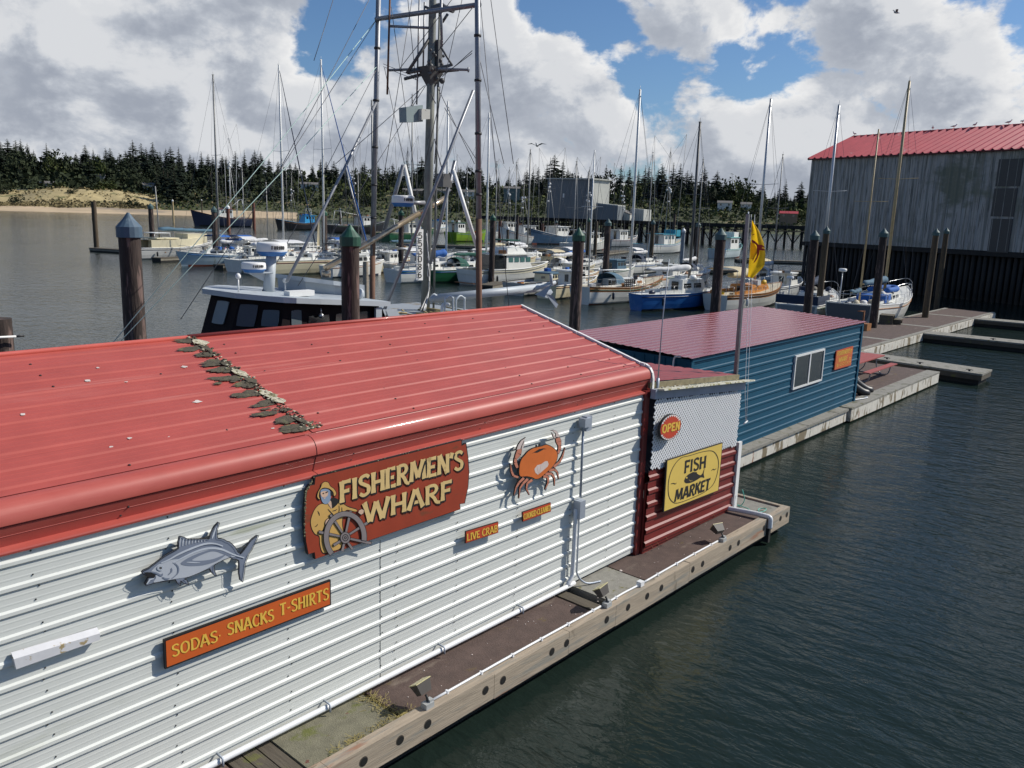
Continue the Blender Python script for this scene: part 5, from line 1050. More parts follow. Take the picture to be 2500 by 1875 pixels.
# flybridge coaming with curved brow
mb = MB(); q = [(10.35, 15.1), (10.9, 14.85), (11.7, 14.8), (11.7, 16.4), (10.5, 16.4)]
n_ = len(q); mb.add([(x, y, zr2(x)) for x, y in q] + [(x-.03, y-.02, 5.02 - (x-10.3)*.12) for x, y in q], [(i, (i+1) % n_, n_+(i+1) % n_, n_+i) for i in range(n_)] + [tuple(n_+i for i in range(n_))])
mb.plate([(x - .12 + (.0 if x > 10.6 else -.03), y - .14, 5.09 - (x-10.3)*.15) for x, y in q], (0, 0, 1), .09); mb.build('flybridge', tgrey, tr)
def radar(c, rad, h, label=None, face=225):
    mb = MB(); x, y, z = c
    mb.lathe([(rad*.80, 0), (rad*.84, .03), (rad*.98, h*.28), (rad, h*.34), (rad, h*.86), (rad*.95, h*.96), (rad*.8, h), (.01, h*1.01)], c, 24, 0)
    d = mb.build('radar_dome', white_trim, tr)
    mb = MB(); mb.lathe([(rad*.81, .0), (rad*.85, .03), (rad*.99, h*.28), (rad*1.006, h*.335), (rad*.9, h*.34)], (x, y, z-.004), 24); mb.build('blue_base', bp('radar blue', (.03, .15, .40), .4), d)
    mb = MB(); txt = 'FURUNO'; a0 = R(face); arc = .95; n = len(txt)
    for i, ch in enumerate(txt):
        a = a0 + (i - (n-1)/2)*arc/n; o = Vector((x + math.cos(a)*(rad+.006), y + math.sin(a)*(rad+.006), z + h*.50)); u = Vector((-math.sin(a), math.cos(a), 0)); hh = h*.26; w = rad*arc/n*.78
        letters(mb, ch, o - u*w/2, u, UZ, Vector((math.cos(a), math.sin(a), 0)), w, hh, .26)
    mb.build('lettering', dot_black, d); return d
radar((9.48, 15.0, 5.54), .305, .27, face=262); radar((9.05, 15.0, 5.22), .24, .20, face=262); radar((12.89, 14.9, 6.62), .26, .25, face=262)
mb = MB(); mb.tube([(9.36, 15.0, 4.70), (9.46, 15.0, 5.54)], [.12, .105], 12); mb.plate([(8.88, 15.0, 5.22), (9.42, 15.0, 5.22), (9.38, 15.0, 4.98), (9.2, 15.0, 5.06)], (0, -1, 0), .03); mb.bx(8.9, 9.42, 14.88, 15.12, 5.195, 5.22); mb.build('radar_mast', tgrey, tr)
mb = MB(); mb.bx(9.05, 9.62, 13.75, 13.95, zr2(9.3)+.035, zr2(9.3)+.14); mb.build('life_raft_box', white_trim, tr)
mb = MB()
for x, y, h in ((8.35, 14.4, .25), (9.9, 15.2, .18), (10.45, 13.75, .42)):
    z = zr2(x)+.03; mb.tube([(x, y, z), (x, y, z+h)], .015, 6); mb.lathe([(.02, 0), (.05, .02), (.055, .06), (.03, .10), (.0, .11)], (x, y, z+h), 8)
mb.build('gps_antenna', white_trim, tr)
mb = MB(); mb.lathe([(.02, 0), (.10, .02), (.12, .10), (.09, .14)], (10.75, 13.75, zr2(10.7)+.10), 12, axis=(-.6, -.3, .4)); mb.tube([(10.75, 13.75, zr2(10.7)), (10.75, 13.75, zr2(10.7)+.15)], .02, 6); mb.build('search_light', tgrey, tr)
# masts and poles
pole_m = M('galvanised pole', (.27, .28, .30), .45, metal=.45, var=.18, scale=2.5, stains=[((.16, .10, .07), (3, 3, .5), .62, .08)]); rusty = M('rusty pipe', (.16, .085, .055), .8, metal=.2, var=.3, scale=3)
mb = MB(); mb.tube([(13.62, 14.9, 4.0), (13.70, 14.9, 8.0), (13.76, 14.9, 11.5), (13.78, 14.9, 12.0)], [.115, .105, .085, .08], 10); mb.tube([(13.80, 14.8, 4.0), (13.88, 14.8, 11.0)], .03, 6); mb.build('mast', M('weathered mast', (.21, .22, .20), .6, metal=.2, var=.25, scale=3, stains=[((.34, .34, .28), (4, 4, 1), .58, .08)]), tr)
mb = MB(); mb.tube([(13.52, 16.5, 12.5), (13.29, 16.5, 5.4)], [.06, .068], 10); mb.tube([(13.29, 16.5, 5.4), (13.25, 16.5, 2.2)], .07, 10, 1)
for z in (10.3, 9.1, 8.0, 7.1, 6.3): mb.tube([(13.29 + (z-5.4)*.032, 16.5, z), (13.29 + (z-5.4)*.032, 16.5, z+.05)], .078, 8, 2)
mb.build('troll_pole', [pole_m, rusty, dot_black], tr)
mb = MB(); mb.tube([(13.30, 13.1, 12.5), (13.56, 13.1, 6.4)], [.058, .066], 10); mb.tube([(13.56, 13.1, 6.4), (13.72, 13.1, 2.2)], .072, 10, 1)
for z in (10.2, 9.3, 8.2, 7.4, 6.9): mb.tube([(13.30 + (12.5-z)*.043, 13.1, z), (13.30 + (12.5-z)*.043, 13.1, z+.05)], .078, 8, 2)
mb.build('troll_pole', [pole_m, rusty, dot_black], tr)
def T2(x, y, yy): return P(700 + x*600/2212, y*450/1659, yy)
mb = MB(); mb.tube([T2(805, 172, 16.5), T2(1740, 40, 13.1)], .055, 8); mb.tube([T2(925, 235, 15.8), T2(1300, 252, 14.9)], .03, 6); mb.tube([T2(915, 632, 15.9), T2(1290, 618, 14.9), T2(1640, 628, 13.6)], .03, 6); mb.tube([T2(1635, 605, 13.6), T2(1635, 650, 13.6)], .02, 5); mb.build('crosstree', pole_m, tr)
mb = MB(); mb.tube([T2(930, -60, 15.8), T2(905, 850, 15.8)], .026, 6); mb.build('hanging_pipe', rusty, tr)
mb = MB(); mb.tube([T2(1080, 662, 15.3), T2(1290, 340, 14.9)], .04, 6); mb.tube([T2(1085, 655, 15.3), T2(1260, 620, 14.9)], .04, 6); mb.tube([T2(1385, 420, 14.6), T2(1490, 590, 14.3)], .025, 6); mb.plate([T2(1490, 570, 14.3), T2(1490, 595, 14.3), T2(1360, 640, 14.6), T2(1360, 600, 14.6)], (0, -1, 0), .06)
a = T2(1365, 490, 14.8); mb.box((a.x, a.y, a.z), (.13, .13, .62)); mb.build('bracket', alum_d, tr)
mb = MB(); c = T2(1300, 650, 14.9); mb.add([Vector((sx*.26, sy*.22, .10)) + c for sx, sy in ((-1, -1), (1, -1), (1, 1), (-1, 1))] + [Vector((sx*.07, sy*.07, -.32)) + c for sx, sy in ((-1, -1), (1, -1), (1, 1), (-1, 1))], [(0, 1, 2, 3), (7, 6, 5, 4), (0, 4, 5, 1), (1, 5, 6, 2), (2, 6, 7, 3), (3, 7, 4, 0)])
for i in range(16): mb.ball(c + Vector((rs.uniform(-.25, .25), -.15, rs.uniform(-.2, .6))), rs.uniform(.03, .07), 0, 5)
mb.tube([c, c + Vector((.3, -.6, .05))], .04, 5); mb.tube([c, c + Vector((-.2, .7, -.12))], .04, 5); mb.build('block_cluster', alum_d, tr)
mb = MB(); a = T2(1300, 110, 14.9); mb.tube(spline([T2(1245, 60, 15.1), T2(1310, 85, 14.9), T2(1400, 65, 14.7), T2(1500, 95, 14.4)], 4), [.03]*4 + [.10]*5 + [.06]*4, 8); mb.lathe([(.03, 0), (.03, .3), (.10, .34), (.10, .42), (.02, .5)], T2(1310, 60, 14.9), 8); mb.tube([T2(1400, 200, 14.6), T2(1450, 125, 14.5)], .035, 6); mb.build('masthead_light', alum_d, tr)
mb = MB(); mb.plate([T2(*q, 14.75) for q in ((1075, 965), (1225, 945), (1225, 1095), (1080, 1100))], (0, -1, 0), .25); mb.build('instrument_box', bp('grey green box', (.25, .31, .31), .5), tr)
mb = MB(); mb.plate([T2(*q, 14.65) for q in ((1215, 978), (1292, 985), (1290, 1070), (1214, 1078))], (0, -1, 0), .2); mb.build('floodlight', bp('chipped white plate', (.52, .52, .48), .6, stains=[((.2, .18, .15), (12, 12, 12), .6, .06)]), tr)
mb = MB(); 
for a, b in (((1195, -40, 15.2), (1170, 940, 15.2)), ((1240, 20, 15.1), (1228, 620, 15.1)), ((1388, -40, 14.5), (1395, 420, 14.5))): mb.tube([T2(*a), T2(*b)], .022 if a[0] < 1300 else .035, 6)
mb.build('whip_antenna', pole_m, tr)
def T3(x, y, yy): return P(700 + x*600/2212, 400 + y*450/1659, yy)
mb = MB(); mb.tube([T3(345, 940, 15.0), T3(1190, 445, 14.95)], .066, 10); mb.tube([T3(1190, 445, 14.95), T3(1430, 308, 14.9)], .066, 10); mb.tube([T3(355, 960, 15), T3(355, 1020, 15)], .10, 8); mb.build('boom', M('bright worn boom', (.50, .40, .28), .25, metal=.75, var=.2, scale=3), tr)
mb = MB(); mb.tube([T2(815, 900, 16.5), T3(525, 30, 15.9), T3(0, 1060, 14.9)], .035, 8); mb.build('stabiliser_pole', pole_m, tr)
mb = MB(); mb.tube([T2(1680, 815, 13.1), T3(1420, 0, 13.3), T3(835, 1420, 13.6)], .035, 8); mb.build('stabiliser_pole', pole_m, tr)
mb = MB(); mb.tube([T3(1500, 60, 13.9), T3(1715, 760, 13.3)], .045, 8, 1); mb.tube([T3(1515, -30, 14.0), T3(1290, 900, 14.5)], .04, 8, 0); mb.tube([T3(1050, 10, 15.6), T3(880, 600, 16.3)], .05, 8, 0); mb.tube([T3(1060, 10, 15.6), T3(1190, 600, 15.2)], .045, 8, 1); mb.box(T3(1410, 150, 14.2), (.28, .28, .30), 2); mb.build('gallows', [pole_m, white_trim, alum_d], tr)
mb = MB(); mb.tube([T3(525, 30, 15.9), T3(700, 690, 15.6)], .02, 6); mb.tube([T3(1100, 350, 14.9), T3(1240, 350, 14.85)], .05, 6); mb.build('strut', pole_m, tr)
mb = MB(); q = [T3(1172, 590, 14.70), T3(1230, 590, 14.70), T3(1226, 1048, 14.70), T3(1168, 1048, 14.70)]; mb.plate(q, (0, -1, 0), .03); nb = mb.build('number_board', white_trim, tr)
mb = MB()
for i, ch in enumerate('553086'):
    y = 675 + i*70.5; a, b, cc = T3(1180 - i*.8, y, 14.66), T3(1216 - i*.8, y, 14.66), T3(1180, y-58, 14.66); letters(mb, ch, a, UX, UZ, NY, (b-a).length*1.18, cc.z-a.z, .25)
mb.build('lettering', dot_black, nb)
def T5(x, y, yy): return P(900 + x*450/2212, 500 + y*280/1376, yy)
mb = MB(); mb.tube([T5(770, 1125, 14.4), T5(2110, 990, 13.5)], .10, 12); mb.tube([T5(740, 1140, 14.4), T5(800, 1110, 14.4)], [.05, .11], 8); mb.tube([T5(2000, 1010, 13.5), T5(2240, 930, 13.3)], .05, 8); mb.tube([T5(2190, 830, 13.3), T5(2195, 960, 13.3)], .04, 6); mb.build('cargo_boom', tgrey, tr)
mb = MB(); mb.poly([T5(2000, 1075, 13.3), T5(2190, 1010, 13.3), T5(2212, 1050, 13.2), T5(2150, 1120, 13.2)]); mb.build('paravane', bp('grey steel plate', (.33, .36, .40), .5), tr)
def T4(x, y, yy): return P(1200 + x*700/2212, 300 + y*525/1659, yy)
mb = MB(); mb.plate([T4(340, 1325, 13.2), T4(440, 1270, 13.0), T4(470, 1240, 12.9), T4(410, 1345, 12.9)], (0, -1, 0), .03); mb.tube([T4(455, 1170, 13.3), T4(458, 1230, 13.3)], .03, 6); mb.build('paravane', bp('grey steel plate b', (.30, .33, .37), .5), tr)
mb = MB(); mb.plate([T4(420, 1320, 13.0), T4(470, 1330, 12.9), T4(515, 1400, 12.8), T4(500, 1430, 12.8)], (-.3, -1, 0), .03); mb.build('paravane', bp('grey steel plate c', (.30, .33, .37), .5), tr)
for xx in (915, 1050):
    mb = MB(); z0 = 3.2; a, b = T5(xx, 1180, 13.5), T5(xx+100, 1180, 13.5); h = .16
    mb.tube(spline([(a.x, a.y, z0), (a.x, a.y, a.z-.02), (a.x+.02, a.y, a.z+h*.6), ((a.x+b.x)/2, a.y, a.z+h), (b.x-.02, a.y, a.z+h*.6), (b.x, a.y, a.z-.02), (b.x, a.y, z0)], 4), .022, 6); mb.build('hoop_rail', bp('pale rail', (.50, .56, .60), .4), tr)
mb = MB(); lines = [
    (T2(805, 180, 16.5), P(240*K, 745*K, 12.6)), (T2(818, 590, 16.5), P(262*K, 735*K, 12.6)), (T2(800, 190, 16.5), P(390*K, 690*K, 15)), (T2(820, 600, 16.5), P(560*K, 640*K, 15)), (T2(740, 0, 16), P(570*K, 430*K, 15.0)),
    (T2(870, 600, 16.5), T2(1180, 722, 15.0)), (T2(870, 575, 16.5), T2(1190, 700, 15.0)), (T2(1670, 455, 13.1), T2(1400, 690, 14.7)), (T2(1668, 480, 13.1), T2(1380, 690, 14.7)), (T2(1672, 70, 13.1), T2(1230, 620, 15)),
    (T2(940, 60, 15.8), T3(1310, 1180, 14.8)), (T2(1130, -20, 15.5), T3(860, 200, 15.8)), (T2(1580, -10, 13.6), T2(1240, 1500, 14.6)), (T2(1740, -20, 13.1), T3(2000, 1290, 13.0)), (T2(1835, -20, 12.6), T3(2040, 0, 12.4)), (T2(1730, 500, 13.1), T3(1955, 0, 12.6)),
    (T2(1250, 770, 14.9), T3(100, 1100, 15.0)), (T2(1350, 770, 14.8), T3(1690, 0, 13.8)), (T2(1420, 970, 14.6), T3(1700, -50, 13.6)), (T2(880, 610, 16.4), T3(1060, 0, 15.5)), (T2(1200, 800, 14.9), T2(1060, 1060, 15)), (T2(1240, 770, 14.9), T3(440, 0, 15.6)), (T2(420, -10, 16.5), T2(245, 545, 15.5)),
    (T2(1090, -10, 15.3), T2(1160, 720, 15)), (T2(1490, -10, 14), T2(1000, 640, 15.5)), (T3(1300, 1100, 14.8), T3(1215, 1300, 14.4)), (T2(1380, 780, 14.7), T3(1330, 0, 14.6)), (T2(1330, 1250, 14.8), T3(1400, 60, 14.5)), (T2(1300, 850, 14.8), T2(1340, 930, 14.6)),
    (T2(820, 160, 16.5), T2(820, -40, 16.5)), (T2(1730, 60, 13.1), T2(1738, 520, 13.1)), (T2(1740, 1040, 13.1), T2(1745, 1320, 13.1))]
for i, (a, b) in enumerate(lines): mb.tube([a, a.lerp(b, .5) - Vector((0, 0, .02*(a-b).length*.3)), b], .0075 if i < 26 else .012, 4, 1 if i < 2 else 0)
mb.build('rigging', [wire, M('pale green line', (.40, .55, .50), .7)], tr)
mb = MB()
for i in range(10): mb.tube(spline([T5(700 + rs.uniform(-8, 12), 300 + 60*i + rs.uniform(-20, 20), 14.75), T5(715 + rs.uniform(-8, 12), 700 + rs.uniform(-40, 40), 14.72), T5(725, 1000, 14.7), T5(640 + rs.uniform(-30, 60), 1270, 14.3)], 4), .010, 4, i % 2)
mb.build('cables', [wire, white_trim], tr)
# ------------------------------------------------------------------ piles
pile_m = M('creosoted pile', (.040, .027, .022), .85, var=.45, scale=4, stretch=(4, 4, .5), bump=.7, bscale=9, stains=[((.15, .10, .085), (11, 11, 1.3), .55, .05), ((.015, .012, .010), (7, 7, .8), .60, .06)]); pile_b = M('brown pile', (.085, .062, .038), .9, var=.35, scale=4, stretch=(4, 4, .5), bump=.6, bscale=9, stains=[((.10, .09, .03), (3, 3, .6), .60, .1)])
pile_r = M('rusty steel pile', (.16, .06, .04), .85, var=.3, scale=3); pile_g = M('grey pile sleeve', (.26, .29, .32), .6, var=.12); capm = {'blue': M('blue grey cap', (.065, .11, .155), .6, var=.15, stains=[((.12, .17, .21), (5, 5, 3), .58, .08)]), 'green': M('dark green cap', (.013, .07, .042), .5, var=.15, stains=[((.04, .14, .09), (5, 5, 3), .58, .08)]), 'teal': M('dull teal cap', (.05, .10, .10), .6, var=.2), 'white': white_trim}
def pile(base, ztop, dia, cap, mat, label, group='harbour piles'):
    t = thing('pile', (base.x, base.y, 0), label, 'pile', group); r = dia/2
    hc = dia*1.15 if cap else 0; zt_ = ztop - hc; mb = MB(); n = 12
    rows = 14; pts = []; vs = []
    for i in range(rows+1):
        z = -1.5 + (zt_ + 1.5)*i/rows; rr = r*(1.06 - .10*i/rows)
        for k in range(n): a = 6.283*k/n; q = rr*(1 + .05*noise.noise((math.cos(a)*2 + base.x, math.sin(a)*2, z*.5))); vs.append((base.x + math.cos(a)*q, base.y + math.sin(a)*q, z))
    mb.add(vs, [(i*n+k, i*n+(k+1) % n, (i+1)*n+(k+1) % n, (i+1)*n+k) for i in range(rows) for k in range(n)], 0, True); mb.poly([vs[rows*n+k] for k in range(n)]); mb.build('shaft', mat, t)
    if cap: mb = MB(); mb.lathe([(r*1.10, 0), (r*1.14, .01), (r*1.14, dia*.50), (r*1.10, dia*.52), (r*.5, dia*.86), (.02, dia*1.15)], (base.x, base.y, zt_-dia*.15), 16, 0, False); mb.build('cap', capm[cap], t)
    return t
def pile_at(xt, yt, xb, yb, dia, cap, mat, label, z=0.0): b = Gd(xb, yb, z); return pile(b, hgt(b, xt, yt), dia, cap, mat, label)
b = Pd(285, 600, 14.2); pile(b, hgt(b, 276, 452), .36, 'blue', pile_m, 'big dark pile with a blue-grey cone cap, left of the grey trawler')
b = Pd(757, 600, 12.6); pile(b, hgt(b, 758, 479), .345, 'green', pile_m, 'big dark pile with a bright green cone cap, right beside the trawler wheelhouse')
b = PDd(1246, 600, 25.5); pile(b, hgt(b, 1250, 488), .35, 'green', pile_m, 'tall dark pile with a green cap just beyond the ridge of the white shop')
b = PDd(1550, 600, 32); pile(b, hgt(b, 1556, 489), .38, 'teal', pile_m, 'tall dark pile with a teal cap behind the blue building, left of the flag pole')
b = PDd(1751, 600, 44); pile(b, hgt(b, 1758, 494), .42, 'teal', pile_m, 'dark pile with a teal cap in front of the black-quartered sailboat')
b = PDd(1896, 700, 43); b = Gd(1885, 708, .5); pile(b, hgt(b, 1911, 490), .46, 'teal', pile_m, 'thick pile with a teal cap at the near edge of the walkway float')
pile_at(2019, 491, 1998, 686, .42, 'teal', pile_b, 'tall mossy pile with a teal cap beyond the wooden steps on the walkway', .5); pile_at(2040, 490, 2022, 668, .42, 'teal', pile_b, 'tall mossy pile with a teal cap, rightmost of all')
b = PDd(1775, 600, 60); pile(b, hgt(b, 1783, 487), .42, 'teal', pile_b, 'dark pile with a teal cap in front of the corner of the big shed')
for a in [(202, 435, 209, 541, .66, None, pile_b, 'bare brown pile without a cap, standing alone at the far left float'), (323, 437, 331, 553, .62, 'teal', pile_m, 'dark pile at the stern of the cream boat'), (463, 443, 467, 570, .62, 'teal', pile_m, 'dark pile in front of the pale blue boat'),
          (372, 430, 375, 482, .6, 'white', wood_mast, 'thin yellow-brown pile out beyond the cream boat'), (436, 430, 437, 470, .6, 'white', pile_b, 'thin brown pile with a white top by the beach'), (493, 441, 494, 500, .9, 'white', pile_r, 'rusty red pile beside the navy fishing boat'), (549, 438, 549, 495, .9, None, pile_r, 'second rusty red pile, right of the navy fishing boat'),
          (700, 450, 702, 577, .62, 'green', pile_m, 'reddish brown pile with a green cap in front of the dark skiff'), (866, 450, 866, 601, .52, 'green', pile_m, 'dark pile with a green cap at the stern of the white boat with blue stripes'), (792, 565, 790, 648, .42, None, timber, 'short pale weathered post beyond the trawler'), (1065, 460, 1061, 618, .52, 'green', pile_m, 'dark pile with a green cap beside the cabin cruiser'),
          (1312, 470, 1305, 643, .52, 'teal', pile_m, 'dark pile with a teal cap in front of the wooden ketch'), (1273, 469, 1268, 568, .52, 'green', pile_b, 'slim pile with a green cap behind the ketch mizzen'), (1286, 478, 1284, 561, .55, None, pile_b, 'slim bare pile right of the ketch mizzen'), (1412, 473, 1405, 575, .58, 'teal', pile_b, 'brown pile in front of the teal fishing boat'), (1456, 462, 1452, 546, .5, None, pile_m, 'slim dark pile at the side of the teal fishing boat'),
          (1475, 491, 1472, 566, .62, 'white', pile_g, 'pale grey sleeved pile with a white cone cap'), (1510, 477, 1500, 598, .55, 'teal', pile_m, 'dark pile with a teal cap right of the grey sleeved pile'), (1171, 483, 1171, 520, .8, None, pile_r, 'rusty pile left of the grey warehouse'), (1200, 474, 1200, 520, .8, 'teal', pile_r, 'rusty pile in front of the grey warehouse'), (1079, 477, 1079, 523, .8, None, pile_r, 'rusty pile right of the right trawler pole'),
          (736, 448, 735, 500, .6, 'teal', pile_b, 'brown pile far behind the boom of the trawler'), (1097, 488, 1096, 530, .6, 'white', pile_b, 'brown pile behind the cabin cruiser'), (1118, 465, 1116, 532, .6, None, pile_m, 'dark pile behind the bow of the cabin cruiser'), (1612, 480, 1609, 540, .6, 'white', pile_m, 'dark pile beyond the flag')]: pile_at(*a)
# ------------------------------------------------------------------ boats in the harbour
def frame(name, loc, head, label, cat, group): return thing(name, loc, label, cat, group, R(head))
def head_of(xd, delta): return 4 + (delta % 9 - 4)*1.3 + (180 if delta > 100 else 0)   # the slips all lie nearly the same way
def trunk(mb, x0, x1, w0, w1, z0, z1, tp=.82, m=0, fr=.25, br=.1):
    """cabin trunk from x0 (aft) to x1 (fore), tapered plan, raked ends"""
    vs = [(x0, -w0/2, z0), (x1, -w1/2, z0), (x1, w1/2, z0), (x0, w0/2, z0)]; tz = [(x0 + br*(z1-z0), -w0/2*tp, z1), (x1 - fr*(x1-x0)*.5, -w1/2*tp, z1), (x1 - fr*(x1-x0)*.5, w1/2*tp, z1), (x0 + br*(z1-z0), w0/2*tp, z1)]
    cr = [(tz[0][0], 0, z1+.08), (tz[1][0], 0, z1+.06)]
    mb.add(vs + tz + cr, [(0, 1, 5, 4), (1, 2, 6, 9, 5), (2, 3, 7, 6), (3, 0, 4, 8, 7), (4, 5, 9, 8), (8, 9, 6, 7)], m)
def side_windows(parent, x0, x1, w0, w1, z0, z1, tp, xs, zc0, zc1, mat=cabwin):
    for sgn in (-1, 1):
        for a, b in xs:
            pts = []
            for x, q in ((a, zc0), (b, zc0), (b, zc1), (a, zc1)):
                t = (x-x0)/(x1-x0); w = (w0 + (w1-w0)*t)/2*(1 - (1-tp)*q) + .012; pts.append((x, sgn*w, z0 + (z1-z0)*q))
            mb = MB(); mb.plate(pts, (0, sgn, .1), .02); mb.build('window', mat, parent, True)
def sailcover(mb, a, b, r0, r1, seed, m=0, lump=.25, sag=.06):
    rnd = random.Random(seed); a, b = Vector(a), Vector(b); n = 14; pts, rr = [], []
    for i in range(n+1):
        t = i/n; pts.append(a.lerp(b, t) + Vector((0, rnd.uniform(-.03, .03), rnd.uniform(-.03, .03) - sag*math.sin(t*math.pi)))); rr.append((r0 + (r1-r0)*t)*(1 + rnd.uniform(-lump, lump)*.6)*(.55 if i in (0, n) else 1))
    mb.tube(pts, rr, 9, m)
def sailboat(label, anchor, L, delta, hull_m, mx, mast_top, mast_m=None, deck_m=None, cab=(-.12, .24), cab_h=.5, cab_m=None, strip=None, boom=None, cover=None, cover_r=(.12, .22), fb=(1.25, .95, .95), tw=.62, B=None, spreader=.55, extra=None, mizzen=None, wins=3, boot=None, forestay_roll=None, dodger=None, mast_r=.105, cabwood=False, name='sailboat', lee=True, hd=None, bim=None):
    """anchor: pixel (x, y) of the water below the mast foot; mx: mast position as a fraction of L from amidships"""
    L *= 1.15; fb = tuple(f*1.2 for f in fb); cab_h *= 1.15; B = B or L*.31; p = Gd(*anchor); hd = head_of(anchor[0], delta) if hd is None else hd; c, s = math.cos(R(hd)), math.sin(R(hd)); ctr = (p.x - c*mx*L, p.y - s*mx*L, 0)
    t = frame(name, ctr, hd, label, 'sailboat', 'sailboats in the harbour'); mast_m = mast_m or alum; deck_m = deck_m or deck_w; cab_m = cab_m or white_gel
    st = hull_rows(L, B, *fb, tw, .07, 15); mb = MB(); add_hull(mb, st, 0, 1 if strip else None, 2 if boot else None); mb.build('hull', [hull_m, strip or hull_m, boot or hull_m], t, True)
    mb = MB(); rr_ = random.Random(len(label)*7 + int(L*10))
    for sg_ in (-1, 1): mb.tube([(r[1][0]*.55 + r[0][0]*.45, sg_*(r[1][1]*.55 + r[0][1]*.45 + .012), r[1][2]*.55 + r[0][2]*.45) for r in st[:-1]], .035, 5)
    mb.build('hull_stripe', rr_.choice([navy_gel, blue_gel, teak, black_gel, antif, green_gel]), t, True)
    mb = MB()
    for sg_ in (-1, 1): mb.sheet([[(r[3][0], sg_*(r[3][1] + .012), r[3][2] + .02), (r[4][0], sg_*(r[4][1] + .012), r[4][2])] for r in st[:-1]], 0, True)
    mb.build('boot_top', rr_.choice([antif, navy_gel, black_gel, black_gel]), t, True)
    mb = MB(); add_deck(mb, st, -.02, 0); mb.build('deck', deck_m, t, True)
    mb = MB(); cap_rail(mb, st, .028); mb.build('toe_rail', teak if cabwood else white_trim, t, True)
    x0, x1 = cab[0]*L, cab[1]*L; z0 = fb[1]-.06; w0, w1 = B*.62, B*.40; mb = MB(); trunk(mb, x0, x1, w0, w1, z0, z0+cab_h+.06, .86); cb_ = mb.build('cabin', cab_m, t, True)
    ln = (x1-x0)*.8/wins; side_windows(cb_, x0, x1, w0, w1, z0, z0+cab_h, .86, [(x0 + .08*(x1-x0) + i*ln, x0 + .08*(x1-x0) + i*ln + ln*.72) for i in range(wins)], .42, .78, teak if cabwood else cabwin)
    mb = MB(); mb.bx(x0-.02, x0+.03, -.32, .32, z0, z0+cab_h*.9); mb.build('companionway', cabwin, t, True)
    mb = MB()
    for sg_ in (-1, 1): mb.box((x0 - L*.14, sg_*B*.30, z0+.14), (L*.26, .09, .30)); 
    mb.build('cockpit_coaming', cab_m, t, True)
    H_ = hgt(p, *mast_top); mxx = mx*L; zb = z0 + (cab_h if x0 < mxx < x1 else 0)
    mb = MB(); mb.tube([(mxx, 0, zb-.1), (mxx-.02, 0, (zb+H_)/2), (mxx-.06, 0, H_)], [mast_r, mast_r, mast_r*.8], 8); mb.tube([(mxx-.06, 0, H_), (mxx-.06, 0, H_+.35)], .012, 4); mb.box((mxx-.06, 0, H_+.03), (.22, .08, .08)); mo = mb.build('mast', mast_m, t, True)
    lines = []; bow = (L/2*1.05, 0, fb[0]); stern = (-L/2, 0, fb[2]); zs = zb + (H_-zb)*spreader; sp = B*.36
    mb = MB()
    if spreader:
        mb.tube([(mxx-.05, -sp, zs+.06), (mxx, 0, zs), (mxx-.05, sp, zs+.06)], .022, 5); mb.build('spreader', mast_m, mo, True)
        for sg_ in (-1, 1): lines += [((mxx-.1, sg_*B*.46, fb[1]), (mxx-.05, sg_*sp, zs+.06)), ((mxx-.05, sg_*sp, zs+.06), (mxx-.06, 0, H_)), ((mxx-.3, sg_*B*.46, fb[1]), (mxx, 0, zs))]
    else: lines += [((mxx-.1, sg_*B*.46, fb[1]), (mxx, 0, H_)) for sg_ in (-1, 1)]
    lines += [((mxx-.06, 0, H_), stern)] + ([] if forestay_roll else [((mxx-.06, 0, H_), bow)])
    mb = MB()
    for a, b in lines: mb.tube([a, b], .011, 3, 0, False, False)
    mb.build('rigging', wire, t, True)
    if forestay_roll: mb = MB(); a, b = Vector(bow), Vector((mxx-.02, 0, H_*.98)); mb.tube([a, a.lerp(b, .06), a.lerp(b, .5), a.lerp(b, .97), b], [.015, .08, .065, .03, .01], 6); mb.build('furled_jib', forestay_roll, t, True)
    if boom:
        xb, zbm = mxx - boom*L, zb + .75; mb = MB(); mb.tube([(mxx-.1, 0, zbm), (xb, 0, zbm+.05)], .055, 7); mb.build('boom', mast_m, t, True)
        if cover: mb = MB(); sailcover(mb, (mxx-.08, 0, zbm+.18), (xb+.15, 0, zbm+.12), cover_r[1], cover_r[0], len(label)); mb.build('sail_cover', cover, t, True)
    if mizzen:
        mz, mtop, mm, mb_len, mcov = mizzen; q = (p.x + c*(mz-mx)*L, p.y + s*(mz-mx)*L); Hm = hgt(q, *mtop); mb = MB(); mb.tube([(mz*L, 0, z0-.1), (mz*L-.04, 0, Hm)], [.065, .05], 7); m2 = mb.build('mizzen_mast', mm, t, True)
        mb = MB(); zs2 = z0 + (Hm-z0)*.6; mb.tube([(mz*L, -sp*.8, zs2), (mz*L, sp*.8, zs2)], .018, 5); mb.build('spreader', mm, m2, True)
        mb = MB(); 
        for sg_ in (-1, 1): mb.tube([(mz*L+.1, sg_*B*.36, fb[2]), (mz*L, sg_*sp*.8, zs2)], .010, 3, 0, False, False); mb.tube([(mz*L, sg_*sp*.8, zs2), (mz*L-.04, 0, Hm)], .010, 3, 0, False, False)
        mb.build('rigging', wire, m2, True)
        if mb_len: mb = MB(); mb.tube([(mz*L, 0, z0+.9), (mz*L - mb_len, 0, z0+.95)], .045, 6); (mcov and sailcover(mb, (mz*L, 0, z0+1.02), (mz*L - mb_len, 0, z0+1.02), .14, .10, 5, 1)); mb.build('mizzen_boom', [mm, mcov or mm], t, True)
